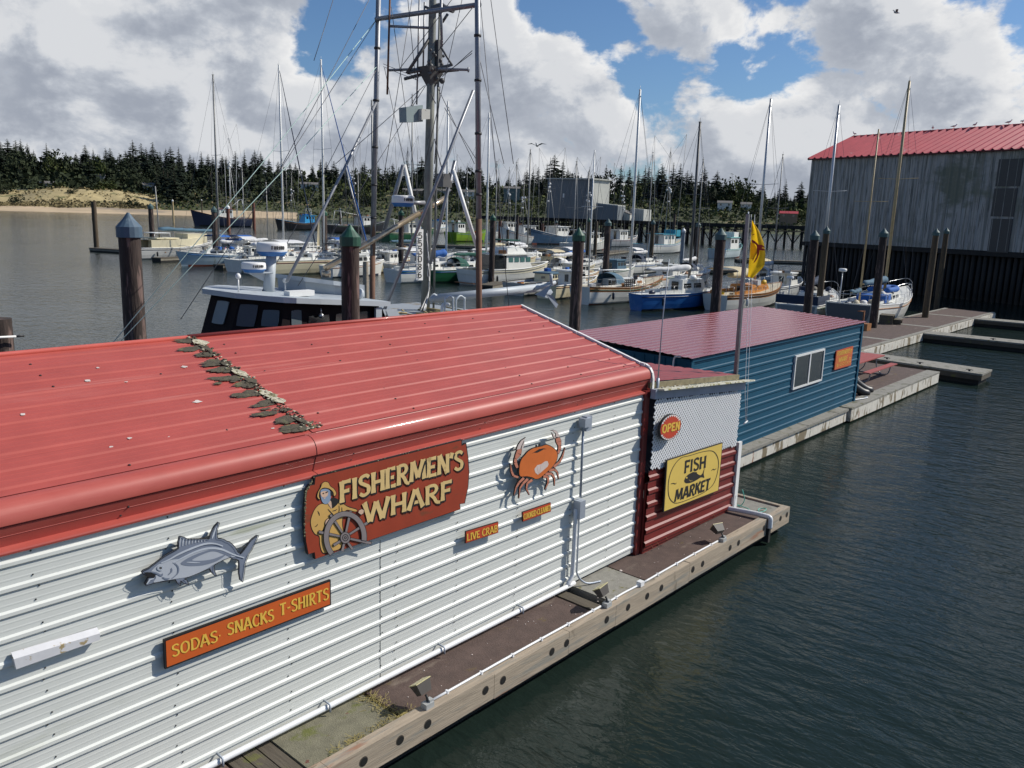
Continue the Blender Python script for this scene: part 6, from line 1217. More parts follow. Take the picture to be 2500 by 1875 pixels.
    if lee:
        mb = MB()
        for sg_ in (-1, 1):
            tops = []
            for r in st[1:-1:2]:
                x, y, z = r[0]; y *= sg_*.97; mb.tube([(x, y, z), (x, y, z+.6)], .014, 4); tops.append((x, y, z+.6))
            mb.tube(tops, .009, 3); mb.tube([(a, b, d-.28) for a, b, d in tops], .008, 3)
        q = st[-2][0]; e = (L/2*1.06, 0, fb[0]+.62); q2 = st[-3][0]
        mb.tube(spline([(q2[0], q2[1], q2[2]+.62), (q[0], q[1], q[2]+.64), e, (q[0], -q[1], q[2]+.64), (q2[0], -q2[1], q2[2]+.62)], 4), .018, 5)
        q = st[0][0]; mb.tube(spline([(q[0]+1.0, q[1]*.95, q[2]+.6), (q[0]+.1, q[1]*.9, q[2]+.62), (q[0], 0, q[2]+.62), (q[0]+.1, -q[1]*.9, q[2]+.62), (q[0]+1.0, -q[1]*.95, q[2]+.6)], 4), .018, 5)
        for y in (q[1]*.85, -q[1]*.85): mb.tube([(q[0]+.06, y, q[2]), (q[0]+.06, y, q[2]+.62)], .016, 4)
        mb.build('guard_rail', steel, t, True)
    if dodger:
        mb = MB(); rows = []
        for x, h, wsc in ((x0-.75, .95, .9), (x0-.2, 1.0, .95), (x0+.25, .85, .92), (x0+.7, .15, .85)): rows.append([(x, math.cos(a)*w0/2*wsc*1.02, z0+cab_h*.5 + math.sin(a)**.6*h*.9 if 0 < a < math.pi else z0+cab_h*.5) for a in [math.pi*k/8 for k in range(9)]])
        mb.sheet(rows, 0, True); mb.build('dodger', dodger, t, True)
    if bim:
        zz = fb[2] + 1.75; xa, xb = -L*.42, -L*.22; mb = MB(); rows = [[(x, math.cos(a)*B*.40, zz + math.sin(a)*.25) for a in [math.pi*k/8 for k in range(9)]] for x in (xa, (xa+xb)/2, xb)]; mb.sheet(rows, 0, True); mb.build('bimini', bim, t, True)
        mb = MB()
        for x in (xa, xb): mb.tube([(x, math.cos(a)*B*.39, (zz + math.sin(a)*.24) if 0 < k < 8 else fb[2]) for k, a in [(k, math.pi*k/8) for k in range(9)]], .018, 4)
        mb.build('bimini_frame', steel, t, True)
    if extra: extra(t, L, B, z0, cab_h, st)
    return t
# extras -----------------------------------------------------------
def ex_fender(n, col=None):
    def f(t, L, B, z0, ch, st):
        rnd = random.Random(n+int(L*10))
        for i in range(n):
            x = (-.3 + .6*i/max(1, n-1))*L + rnd.uniform(-.2, .2); r = st[min(len(st)-1, int((x/L+.5)*15))]; mb = MB(); y = -r[0][1]*1.0 - .10; mb.tube([(x, y, .95), (x, y, .85), (x, y, .45), (x, y, .35)], [.02, .10, .10, .03], 8); mb.build('fender', col or black_gel, t, True)
    return f
def clutter(t, L, B, z0, ch, st, n=9, seed=1, cols=None):
    rnd = random.Random(seed); cols = cols or [canvas_k, canvas_w, wire, canvas_n, teak]
    for i in range(n):
        x = rnd.uniform(-.42, .3)*L; y = rnd.uniform(-.3, .3)*B; mb = MB(); s = rnd.uniform(.12, .32); z = z0 + (ch if -.1*L < x < .22*L else 0)
        if rnd.random() < .5: mb.ball((x, y, z+s*.6), s, 0, 6, (1.2, .8, .7), .35)
        else: mb.box((x, y, z+s*.7), (s*2, s*1.3, s*1.2), 0, rnd.uniform(0, 3))
        mb.build(['rope_bag', 'deck_box', 'coil', 'stowed_gear', 'locker'][i % 5], rnd.choice(cols), t, True)
def both(*fs):
    def f(*a):
        for g in fs: g(*a)
    return f
def cl(n, seed, cols=None): return lambda *a: clutter(*a, n=n, seed=seed, cols=cols)
def ex_sprit(t, L, B, z0, ch, st):
    mb = MB(); mb.tube([(L*.47, 0, 1.3), (L*.60, 0, 1.5)], .07, 6); mb.box((L*.53, 0, 1.42), (1.3, .5, .05)); mb.build('bowsprit', teak, t, True)
def ex_text(txt, mat, bg=None, rounded=False):
    def f(t, L, B, z0, ch, st):
        a = st[0]; w = a[1][1]*1.5; z = a[0][2]*.52
        mb = MB(); x = a[0][0]-.012
        if bg: mb.poly([(x + (1-q[2]/a[0][2])*0, y, zz) for (q, y, zz) in ((a[0], w*.62, a[0][2]*.95), (a[0], w*.5, a[0][2]*.25), (a[0], -w*.5, a[0][2]*.25), (a[0], -w*.62, a[0][2]*.95))]); mb.build('transom_panel', bg, t, True); mb = MB()
        letters(mb, txt, (x-.012, w/2*.9, z-.08), (0, -1, 0), (0, 0, 1), (-1, 0, 0), w*.9, .26, .2); mb.build('lettering', mat, t, True)
    return f
def ex_stern_cloth(m, h=.55):
    def f(t, L, B, z0, ch, st):
        a, b, c = st[0][0], st[2][0], st[4][0]; mb = MB(); pts = [(c[0], c[1]), (b[0], b[1]), (a[0], a[1]), (a[0], -a[1]), (b[0], -b[1]), (c[0], -c[1])]; mb.sheet([[(x, y*1.01, a[2]+z) for x, y in pts] for z in (.05, h*.5, h)], 0); mb.build('weather_cloth', m, t, True)
    return f
def ex_dinghy(m, m2):
    def f(t, L, B, z0, ch, st):
        mb = MB(); z = z0+ch+.12; q = [(-.02*L, -.55), (.14*L, -.6), (.24*L, -.3), (.26*L, 0), (.24*L, .3), (.14*L, .6), (-.02*L, .55)]; mb.tube(spline([(x, y, z+.1) for x, y in q], 4), .20, 9); mb.bx(0, .2*L, -.5, .5, z-.05, z+.02, 1); mb.build('inflatable_dinghy', [m, m2], t, True)
        mb = MB(); mb.box((-.14*L, -.2, z0+.35), (.16*L, B*.5, .55), 0, .1); mb.build('blue_cover', m, t, True)
    return f
def ex_radar(zf):
    def f(t, L, B, z0, ch, st):
        mb = MB(); mb.tube([(-L*.46, B*.2, 1), (-L*.46, B*.2, zf)], .035, 6); mb.lathe([(.22, 0), (.25, .05), (.25, .16), (.2, .2), (.01, .21)], (-L*.46, B*.2, zf), 14, 1); mb.build('radar', [alum, white_trim], t, True)
    return f
sailboat('pale blue sloop behind a dark pile, bow to the left, grey stepped mast', (475, 573), 8.0, 172, ltblue_gel, .02, (445, 162), alum_g, boom=.42, cover=canvas_w, forestay_roll=None, extra=both(cl(10, 3, [canvas_w, canvas_b, M('orange buoy', (.6, .10, .03), .5), wire, canvas_k]), ex_fender(2)), fb=(1.35, 1.0, 1.0), bim=canvas_w)
sailboat('white sloop with a bulky white sail cover and navy rolled jib', (614, 583), 9.5, 24, white_gel, .10, (600, 140), alum_w, boom=.40, cover=canvas_w, cover_r=(.22, .48), forestay_roll=canvas_n, dodger=canvas_w, extra=cl(12, 8, [canvas_w, steel, canvas_k, deck_tan]), fb=(1.4, 1.1, 1.05), tw=.8)
sailboat('cream sloop with bare white boom and a blue rolled jib, left of the green-capped pile', (701, 588), 11.5, 20, cream_gel, .06, (680, 130), alum_w, boom=.40, cover=None, forestay_roll=canvas_b, extra=both(cl(12, 21, [canvas_w, steel, canvas_k, deck_tan]), lambda t, L, B, z0, ch, st: (lambda mb: (mb.sheet([[(L*.02 - .1*k, .05*math.sin(k), z0+ch+.4 + (4.2-k*.95)*q) for q in (0, 1)] for k in range(5)], 0), mb.build('hanging_sail', canvas_t, t, True)))(MB())), fb=(1.5, 1.2, 1.15), tw=.75, bim=canvas_w)
sailboat('white sloop with a black tarpaulin over its boom, half hidden by the trawler boom', (805, 586), 9.5, 22, white_gel, .12, (793, 218), alum_g, boom=.42, cover=canvas_k, deck_m=deck_tan, extra=cl(14, 31), dodger=canvas_n, bim=canvas_n)
sailboat('grey-masted sloop far behind the trawler mast', (889, 560), 9.0, 30, white_gel, .1, (875, 205), alum_g, boom=.4, cover=canvas_gy, extra=cl(6, 41))
sailboat('white sloop with two blue stripes and a bright blue sail cover', (963, 604), 9.6, 12, white_gel, .16, (957, 220), alum_w, strip=blue_gel, boom=.44, cover=canvas_b, cover_r=(.14, .40), extra=both(cl(14, 51, [canvas_w, canvas_n, wire, teak]), ex_fender(2)), fb=(1.3, 1.0, 1.0), tw=.7, bim=canvas_w)
sailboat('dark green hulled sloop between the striped sloop and the cabin cruiser', (1049, 603), 10.0, 10, green_gel, .22, (1049, 245), alum_w, boom=.42, cover=canvas_g, dodger=canvas_g, extra=cl(9, 61), fb=(1.4, 1.0, 1.0))
sailboat('white sloop behind the cabin cruiser, bow pointing right, with a plain grey mast', (1138, 574), 10.0, 14, white_gel, -.02, (1143, 324), alum_g, boom=.4, cover=canvas_w, extra=cl(6, 71), deck_m=deck_tan, bim=canvas_w)
sailboat('white wooden ketch with brown rails and a bowsprit, two white masts', (1357, 647), 9.8, 46, white_gel, .10, (1382, 195), alum_w, strip=teak, cabwood=True, cab_m=white_gel, deck_m=deck_tan, boom=.44, cover=None, mizzen=(-.40, (1288, 324), alum_w, 1.6, None), dodger=canvas_gy, extra=both(ex_sprit, cl(12, 81, [canvas_n, teak, wire, canvas_w]), ex_fender(3, navy_gel), lambda t, L, B, z0, ch, st: (lambda mb: (mb.sheet([[(x, -B*.42, z) for x in (-L*.16, -L*.02)] for z in (z0+.1, z0+.75)]), [mb.lathe([(.045, 0), (.045, .005)], (-L*.16 + .2 + i*.26, -B*.425, z0+.22 + j*.17), 6, 1, axis=(0, -1, 0)) for i in range(5) for j in range(4)], mb.build('spotted_cloth', [black_gel, white_trim], t, True)))(MB())), fb=(1.5, 1.0, 1.15), tw=.55, bim=None)
sailboat('small bright blue hulled sailboat with a crumpled white sail on its boom', (1484, 664), 7.4, 8, blue_gel, .16, (1504, 265), alum_d, cab=(-.02, .34), cab_h=.85, wins=2, boom=.56, cover=canvas_w, cover_r=(.10, .28), fb=(1.15, 1.0, 1.0), tw=.55, hd=-12, extra=both(cl(7, 91, [canvas_w, navy_gel, white_trim]), ex_fender(1)), B=2.5, lee=True)
sailboat('white sailboat with varnished orange cabin sides and rail stripe, beside the flag pole', (1626, 660), 9.4, 10, white_gel, .10, (1644, 215), alum, strip=teak, cab_m=bp('orange varnished side', (.50, .20, .04), .35), cabwood=True, deck_m=deck_tan, boom=.46, cover=canvas_t, cover_r=(.14, .34), extra=both(cl(9, 101, [M('yellow float', (.65, .40, .02), .5), canvas_w, teak, steel]), ex_fender(2, white_trim)), fb=(1.4, 1.0, 1.0), tw=.6, bim=canvas_t)
sailboat("black-quartered sailboat with Curly Out on its grey transom", (1765, 681), 9.0, 62, white_gel, .14, (1798, 228), alum, boom=.45, cover=canvas_n, cover_r=(.14, .30), extra=both(ex_text('Curly Out', black_gel, bp('grey transom', (.16, .19, .21), .4)), ex_stern_cloth(canvas_n, .62), ex_radar(2.9), cl(12, 111)), fb=(1.4, 1.0, 1.05), tw=.85)
def ex_pulpit(t, L, B, z0, ch, st):
    mb = MB(); q = [(L*.40, .75, 1.75), (L*.52, .45, 2.15), (L*.60, .0, 2.3), (L*.52, -.45, 2.15), (L*.40, -.75, 1.75)]
    mb.tube(spline(q, 4), .028, 6); mb.tube(spline([(x, y, z-.42) for x, y, z in q], 4), .022, 6)
    for x, y, z in q: mb.tube([(x, y, z), (x-.05, y*.9, z-.95)], .022, 5)
    mb.tube([(L*.46, 0, 1.5), (L*.62, 0, 1.75)], .11, 6, 1); mb.build('pulpit', [steel, white_gel], t, True)
sailboat('large white ketch with dark rounded transom, high bow rail and blue dinghy', (1903, 690), 11.5, 48, white_gel, .10, (1949, 177), wood_mast, boom=.40, cover=canvas_gy, cover_r=(.16, .26), mizzen=(-.33, (1864, 279), wood_mast, 2.0, canvas_gy), extra=both(ex_text('NORTH STAR', black_gel, bp('dark transom', (.035, .045, .06), .4)) if False else ex_stern_cloth(steel, .01), ex_pulpit, ex_dinghy(canvas_b, canvas_k), ex_radar(3.6), cl(16, 121, [canvas_w, steel, canvas_k, deck_tan, wire]), lambda t, L, B, z0, ch, st: (lambda mb, a: (mb.poly([(a[0][0]-.012, y*a[1][1], z) for y, z in ((.96, a[0][2]*.98), (.92, a[0][2]*.55), (.75, a[0][2]*.25), (-.75, a[0][2]*.25), (-.92, a[0][2]*.55), (-.96, a[0][2]*.98))]), mb.build('transom_panel', bp('dark transom', (.04, .055, .075), .35), t, True)))(MB(), st[0])), fb=(1.75, 1.2, 1.35), tw=.78, B=3.7)
# --- motor and fishing boats
def workboat(label, anchor, L, delta, hull_m, trim, house=(-.1, .25), hh=2.1, house_m=None, roof_m=None, fb=(2.2, 1.2, 1.2), tw=.85, B=None, mast=None, poles=None, boot=None, strip=None, deck_m=None, wins=3, extra=None, name='fishing_boat', cat='fishing boat', gal=False, win_m=None, boxes=6, seed=1, front_rake=.12, roof_over=.35, nwin_front=True):
    L *= 1.12; fb = tuple(f*1.15 for f in fb); B = B or L*.33; p = Gd(*anchor); hd = head_of(anchor[0], delta); t = frame(name, (p.x, p.y, 0), hd, label, cat, 'motor and fishing boats in the harbour')
    house_m = house_m or white_gel; roof_m = roof_m or trim or house_m; st = hull_rows(L, B, *fb, tw, .06, 13); mb = MB(); add_hull(mb, st, 0, 1 if strip else None, 2 if boot else None); mb.build('hull', [hull_m, strip or hull_m, boot or hull_m], t, True)
    mb = MB(); rr_ = random.Random(len(label)*7 + int(L*10))
    for sg_ in (-1, 1): mb.tube([(r[1][0]*.55 + r[0][0]*.45, sg_*(r[1][1]*.55 + r[0][1]*.45 + .012), r[1][2]*.55 + r[0][2]*.45) for r in st[:-1]], .035, 5)
    mb.build('hull_stripe', rr_.choice([navy_gel, blue_gel, teak, black_gel, antif, green_gel]), t, True)
    mb = MB()
    for sg_ in (-1, 1): mb.sheet([[(r[3][0], sg_*(r[3][1] + .012), r[3][2] + .02), (r[4][0], sg_*(r[4][1] + .012), r[4][2])] for r in st[:-1]], 0, True)
    mb.build('boot_top', rr_.choice([antif, navy_gel, black_gel, black_gel]), t, True)
    mb = MB(); add_deck(mb, st, -.45 if L > 9 else -.25, 0); mb.build('deck', deck_m or deck_tan, t, True)
    mb = MB(); cap_rail(mb, st, .05); mb.build('gunwale', trim or white_trim, t, True)
    x0, x1 = house[0]*L, house[1]*L; z0 = fb[1]-.4; z1 = z0 + .4 + hh; w0, w1 = B*.70, B*.58; mb = MB(); trunk(mb, x0, x1, w0, w1, z0, z1, .94, 0, front_rake, 0.02); ho = mb.build('cabin', house_m, t, True)
    ln = (x1-x0)*.82/wins; side_windows(ho, x0, x1, w0, w1, z0, z1, .94, [(x0 + .08*(x1-x0) + i*ln, x0 + .08*(x1-x0) + i*ln + ln*.74) for i in range(wins)], .60, .86, win_m or cabwin)
    if nwin_front:
        mb = MB(); mb.plate([(x0-.012, -w0*.12, z0+.5), (x0-.012, w0*.10, z0+.5), (x0-.0, w0*.10, z1-.25), (x0-.0, -w0*.12, z1-.25)], (-1, 0, 0), .03); mb.build('door', cabwin, ho, True)
    mb = MB(); o = roof_over; xr1 = x1 - front_rake*(x1-x0)*.5; mb.plate([(x0-o*2, -w0/2-o*.4, z1+.10), (xr1+o, -w1/2-o*.4, z1+.10), (xr1+o, w1/2+o*.4, z1+.10), (x0-o*2, w0/2+o*.4, z1+.10)], (0, 0, 1), .13); mb.build('cabin_roof', roof_m, t, True)
    rnd = random.Random(seed)
    for i in range(boxes):
        mb = MB(); x = rnd.uniform(-.46, house[0]-.02)*L if rnd.random() < .6 and house[0] > -.4 else rnd.uniform(-.4, .3)*L; y = rnd.uniform(-.3, .3)*B; s = rnd.uniform(.2, .55)*L/12; inb = x0-.5 < x < x1+.3; mb.box((x, y, (z1+.1 if inb else z0+.02) + s*.4), (s*1.6, s*1.1, s*.8), 0, rnd.uniform(0, 3)); mb.build(['fish_box', 'crab_pot', 'gear_crate', 'hatch'][i % 4], rnd.choice([canvas_k, white_trim, canvas_b, teak, black_gel, grey_gel]), t, True)
    if mast:
        mxx, top = mast[0]*L, mast[1]; c, s = math.cos(R(hd)), math.sin(R(hd)); H_ = hgt((p.x + c*mxx, p.y + s*mxx), *top); mb = MB(); r = .006*L; mb.tube([(mxx, 0, z0), (mxx, 0, H_)], [r, r*.6], 7); mb.tube([(mxx, -B*.3, z0+(H_-z0)*.62), (mxx, B*.3, z0+(H_-z0)*.62)], r*.5, 5)
        for sg_ in (-1, 1): mb.tube([(mxx-.05*L, sg_*B*.36, z0), (mxx, sg_*B*.05, z0 + (H_-z0)*.62)], r*.55, 5)
        for i in range(5): mb.ball((mxx + rnd.uniform(-.3, .3), rnd.uniform(-.5, .5), z0 + (H_-z0)*rnd.uniform(.55, .68)), .02*L*rnd.uniform(.5, 1), 1, 6)
        mb.lathe([(.26, 0), (.3, .06), (.3, .2), (.22, .26), (.01, .27)], (mxx+.45, 0, z0 + (H_-z0)*.45), 12, 1); mb.build('mast', [mast[2] if len(mast) > 2 else alum_g, white_trim], t, True)
        mb = MB(); ends = [(L*.48, 0, fb[0]), (-L*.48, B*.3, fb[2]), (-L*.48, -B*.3, fb[2])] + [(mxx-.05*L, sg_*B*.45, fb[1]) for sg_ in (-1, 1)]
        for e_ in ends: mb.tube([e_, (mxx, 0, H_*.97)], .0022*L*.6, 3, 0, False, False)
        if poles:
            for sg_ in (-1, 1): tp = (mxx - .03*L, sg_*B*(.5 + poles*.12), z0 + (H_-z0)*1.12); mb.tube([(mxx, sg_*B*.46, fb[1]), tp], [r*.75, r*.4], 6, 1); mb.tube([tp, (mxx, 0, H_*.9)], .0022*L*.6, 3, 0, False, False); mb.tube([tp, (-L*.45, sg_*B*.35, fb[2])], .0022*L*.6, 3, 0, False, False)
        mb.build('rigging', [wire, mast[2] if len(mast) > 2 else alum_g], t, True)
    if gal:
        mb = MB(); xg = -L*.36
        for sg_ in (-1, 1): mb.tube([(xg, sg_*B*.36, fb[2]), (xg+.2, sg_*B*.22, fb[2]+gal)], .05*L/12, 6)
        mb.tube([(xg+.2, -B*.22, fb[2]+gal), (xg+.2, B*.22, fb[2]+gal)], .05*L/12, 6); mb.tube([(xg+.2, 0, fb[2]+gal), (x0, 0, z1+.3)], .04*L/12, 6); mb.build('gallows', alum_w, t, True)
    if extra: extra(t, L, B, z0, z1, st)
    return t
orange_b = M('orange buoy paint', (.65, .08, .03), .5)
def ex_ports(t, L, B, z0, z1, st):
    for sg_ in (-1, 1):
        for x, z, r in ((-.20*L, .88, .13), (-.06*L, .88, .13), (.22*L, 2.05, .22)):
            mb = MB(); k = st[int((x/L+.5)*13)]; w = k[0][1]*1.0 if z < 1.5 else B*.345; mb.lathe([(r, 0), (r, .03), (r*.8, .04)], (x, sg_*w*.985, z), 12, axis=(0, sg_, 0)); mb.build('porthole', teak, t, True)
def ex_cream_top(t, L, B, z0, z1, st):
    mb = MB(); rows = []
    for sg_ in (1, -1): mb.sheet([[(r[0][0], sg_*r[0][1]*.96, r[0][2] + h) for r in st[2:11]] for h in (-.05, .95)], 0)
    mb.sheet([[(r[0][0], sg_*r[0][1]*.96, r[0][2]+.95) for r in st[2:11]] for sg_ in (1, -1)], 0); mb.bx(.10*L, .34*L, -B*.33, B*.33, 1.9, 3.0); mb.build('topsides', cream_gel, t, True)
    mb = MB(); mb.bx(-.28*L, -.10*L, -B*.3, B*.3, 3.05, 3.12); mb.build('bimini', white_trim, t, True)
    mb = MB(); 
    for x in (-.28*L, -.10*L):
        for y in (-B*.28, B*.28): mb.tube([(x, y, 1.9), (x, y, 3.05)], .03, 5)
    mb.build('bimini_post', steel, t, True)
    mb = MB(); mb.tube([(-.14*L, .3, 1.9), (-.16*L, .3, 8.6)], .07, 7); mb.build('mast', alum_g, t, True)
    mb = MB(); sailcover(mb, (-.16*L, .1, 3.6), (.62*L, .1, 3.3), .26, .16, 4); mb.build('sail_cover', canvas_gy, t, True)
workboat('cream high-sided motor sailer with round portholes, at the far left float', (376, 557), 10.5, 26, bp('off white hull', (.55, .55, .53), .35), None, house=(-.22, -.02), hh=1.1, house_m=cream_gel, fb=(1.9, 1.15, 1.15), tw=.7, extra=both(ex_cream_top, ex_ports, ex_fender(3)), boxes=4, name='motor_sailer', cat='motor boat', win_m=winglass)
workboat('small dark skiff with a white inside, at the bow of the cream sloop', (690, 583), 4.6, 25, navy_gel, None, house=(-.05, .2), hh=.35, fb=(.95, .65, .65), boxes=4, seed=3, name='skiff', cat='skiff', roof_over=.05)
def ex_fly(t, L, B, z0, z1, st):
    mb = MB(); trunk(mb, -.12*L, .16*L, B*.62, B*.5, z1+.08, z1+.62, .86, 0, .35, .3); mb.build('flybridge', white_gel, t, True)
    mb = MB(); mb.bx(-.10*L, .05*L, -B*.30, B*.30, z1+1.30, z1+1.42); mb.tube([(-.1*L, -B*.3, z1+.6), (-.1*L, -B*.3, z1+1.3)], .03, 5, 1); mb.tube([(.05*L, -B*.3, z1+.6), (.03*L, -B*.3, z1+1.3)], .03, 5, 1); mb.build('canvas_top', [canvas_g, steel], t, True)
    mb = MB(); mb.plate([(-L/2-.03, -B*.36, .25), (-L/2-.03, B*.36, .25), (-L/2-.55, B*.36, .25), (-L/2-.55, -B*.36, .25)], (0, 0, 1), .06); mb.build('swim_platform', teak, t, True)
    mb = MB(); mb.plate([(-.30*L, -B*.34, z0+.5), (-.14*L, -B*.35, z0+.5), (-.14*L, -B*.34, z1), (-.30*L, -B*.33, z1)], (0, -1, 0), .04); mb.plate([(-.305*L, -B*.34, z0+.5), (-.305*L, B*.34, z0+.5), (-.30*L, B*.33, z1), (-.30*L, -B*.33, z1)], (-1, 0, 0), .04); mb.build('smoked_screen', cabwin, t, True)
workboat('white cabin cruiser with green canvas flybridge and teal side windows', (1096, 611), 9.6, 36, white_gel, None, house=(-.14, .26), hh=1.35, house_m=white_gel, fb=(1.7, 1.25, 1.25), tw=.92, extra=both(ex_fly, ex_fender(2)), boxes=5, seed=6, name='cabin_cruiser', cat='motor boat', win_m=bp('teal tinted glass', (.07, .16, .15), .12), front_rake=.55, wins=4, strip=bp('cream strip', (.62, .58, .44), .4))
workboat('cream open motorboat with a black rim and wire windscreen, right of the cabin cruiser', (1166, 632), 7.2, 24, bp('dirty grey white hull', (.42, .42, .40), .5), black_gel, house=(.05, .28), hh=.55, house_m=cream_gel, roof_m=canvas_gy, fb=(1.25, .95, .9), boxes=9, seed=9, name='motorboat', cat='motor boat', deck_m=deck_tan, win_m=winglass, roof_over=.08)
workboat('white fishing boat with a teal cabin roof and teal bulwarks, among the far piles', (1430, 546), 14.0, 38, white_gel, teal_gel, house=(-.16, .18), hh=2.0, house_m=white_gel, roof_m=teal_gel, fb=(2.7, 1.5, 1.55), mast=(.05, (1440, 318), alum_g), poles=1.6, strip=None, boxes=8, seed=12, tw=.9, win_m=bp('blue shade window', (.06, .11, .14), .2), extra=lambda t, L, B, z0, z1, st: (lambda mb: (mb.bx(.16*L, .30*L, -B*.25, B*.25, z1-.4, z1+.9), mb.build('wheelhouse_top', teal_gel, t, True)))(MB()))
workboat('small white fishing boat with pale green trim and high cabin, left of the flag', (1572, 556), 10.5, 42, bp('pale aqua white hull', (.50, .58, .60), .4), bp('aqua trim', (.16, .42, .40), .5), house=(-.22, .20), hh=2.1, fb=(2.2, 1.4, 1.4), tw=.9, boxes=5, seed=14, wins=2, extra=lambda t, L, B, z0, z1, st: (lambda mb: (mb.bx(-.02*L, .18*L, -B*.25, B*.25, z1+.1, z1+1.0), mb.build('upper_cabin', white_gel, t, True)))(MB()))
workboat('steel blue fishing boat, high bow to the left, by the grey warehouse', (1190, 527), 15.0, 205, steel_blue, white_trim, house=(-.3, .02), hh=2.2, fb=(3.2, 1.7, 1.8), mast=(.1, (1205, 340), alum_g), poles=1.2, boxes=9, seed=16, boot=antif)
workboat('white fishing boat with a grey-blue transom and red waterline, under the grey warehouse', (1265, 541), 12.0, 40, white_gel, None, house=(-.05, .25), hh=2.0, fb=(2.3, 1.3, 1.3), mast=(.0, (1232, 360), alum_g), poles=1.0, boxes=10, seed=18, boot=antif, gal=2.6)
workboat('lime green fishing boat with an orange float on its rail', (1010, 521), 12.0, -12, lime_gel, green_gel, house=(-.42, -.18), hh=2.4, house_m=white_gel, fb=(2.6, 1.7, 1.9), mast=(-.05, (1003, 352), alum_g), poles=1.0, boxes=12, seed=20, extra=lambda t, L, B, z0, z1, st: (lambda mb: (mb.ball((.02*L, -B*.52, 2.0), .55, 0, 8), mb.build('float_ball', orange_b, t, True)))(MB()))
workboat('navy fishing boat with a tall white gantry, bow left, near the beach', (480, 489), 17.0, 190, navy_gel, teak, house=(-.15, .10), hh=2.8, house_m=white_gel, roof_m=bp('red cabin roof', (.30, .06, .05), .5), fb=(4.4, 2.4, 2.4), mast=(-.18, (537, 290), alum_w), poles=1.3, boxes=14, seed=22, gal=6)
workboat('bright blue and black fishing boat with a little blue cabin, left of the cream sail', (640, 496), 13.0, 195, black_gel, sky_blue, house=(-.42, -.16), hh=2.4, house_m=sky_blue, roof_m=sky_blue, fb=(2.8, 1.8, 2.2), mast=(.1, (600, 372), alum_g), poles=1.0, boxes=12, seed=24, gal=4)
workboat('black fishing boat with a net drum and jumbled gear, left of the trawler pole', (770, 503), 17.0, 10, black_gel, grey_gel, house=(.05, .28), hh=2.6, house_m=white_gel, fb=(3.0, 1.9, 1.9), mast=(-.05, (842, 330), alum_d), poles=1.0, boxes=14, seed=26, gal=4)
workboat('dark green fishing boat with a cream rail, behind the number board of the trawler', (880, 520), 15.0, 15, green_gel, cream_gel, house=(-.1, .18), hh=2.3, fb=(2.6, 1.6, 1.6), mast=(0, (912, 318), alum_d), poles=1.1, boxes=12, seed=28, gal=3)
workboat('white trawler with a high raked bow, right of the right trawler pole', (1092, 516), 15.0, 30, white_gel, None, house=(-.1, .2), hh=2.6, fb=(3.4, 1.7, 1.7), mast=(.05, (1062, 360), alum_g), poles=1.0, boxes=10, seed=30)
workboat('white fishing boat with flaring white bow, left of the steel blue boat', (1128, 527), 13.0, 200, white_gel, grey_gel, house=(-.2, .1), hh=2.4, fb=(3.4, 1.6, 1.6), mast=(0, (1150, 372), alum_g), poles=.9, boxes=8, seed=32)
workboat('rust-stained grey fishing boat moored under the trestle pier', (1340, 532), 12.0, 20, grey_gel, None, house=(-.2, .1), hh=2.2, fb=(2.3, 1.4, 1.4), mast=(0, (1332, 370), alum_d), poles=.9, boxes=10, seed=34)
workboat('white boat with blue wheelhouse far behind the bright blue sail cover', (940, 503), 14.0, 20, white_gel, sky_blue, house=(0, .25), hh=2.3, fb=(2.4, 1.4, 1.4), mast=(0, (930, 352), alum_g), boxes=9, seed=36, poles=1.0)
for lab, an, L, hm, cm, sd in (('small white runabout moored between the pale blue sloop and the white sloop', (545, 573), 5.5, white_gel, white_gel, 41), ('low white cruiser behind the green-capped pile', (752, 580), 7.5, white_gel, cream_gel, 43), ('cream cabin boat behind the stern of the striped sloop', (838, 586), 7.5, cream_gel, white_gel, 45), ('white cabin boat behind the number board', (912, 590), 8.0, white_gel, white_gel, 47), ('white motorboat with tan deck behind the cabin cruiser', (1192, 596), 8.0, white_gel, cream_gel, 49),
    ('cream cabin boat behind the pile beyond the white shop', (1240, 618), 7.5, cream_gel, white_gel, 51), ('white open boat with grey canvas behind the ketch', (1325, 604), 7.0, white_gel, canvas_gy, 53), ('white motorboat beyond the flag pole', (1690, 640), 7.5, white_gel, white_gel, 55), ('white cabin boat beside the far float, right of the pale cream sail', (735, 552), 8.5, white_gel, white_gel, 57), ('white boat with a grey canopy left of the ketch mizzen', (1215, 588), 7.5, white_gel, canvas_gy, 59), ('white cruiser with cream cabin beside the striped sloop', (880, 572), 8.0, white_gel, cream_gel, 61), ('white cabin boat right of the dark skiff', (765, 596), 6.5, white_gel, white_gel, 63), ('white runabout behind the dark green sloop', (1010, 585), 7.0, white_gel, white_gel, 65), ('cream motorboat between the open motorboat and the ketch', (1232, 640), 6.5, cream_gel, white_gel, 67), ('white boat behind the blue sailboat', (1440, 618), 7.0, white_gel, white_gel, 69), ('white boat beyond the white sloop with the bulky cover', (660, 560), 7.5, white_gel, white_gel, 71)):
    workboat(lab, an, L, 20 + sd % 13, hm, None, house=(-.1, .2), hh=.95, house_m=cm, fb=(1.35, 1.0, .95), boxes=8, seed=sd, name='motorboat', cat='motor boat', roof_over=.12, front_rake=.4, tw=.85)
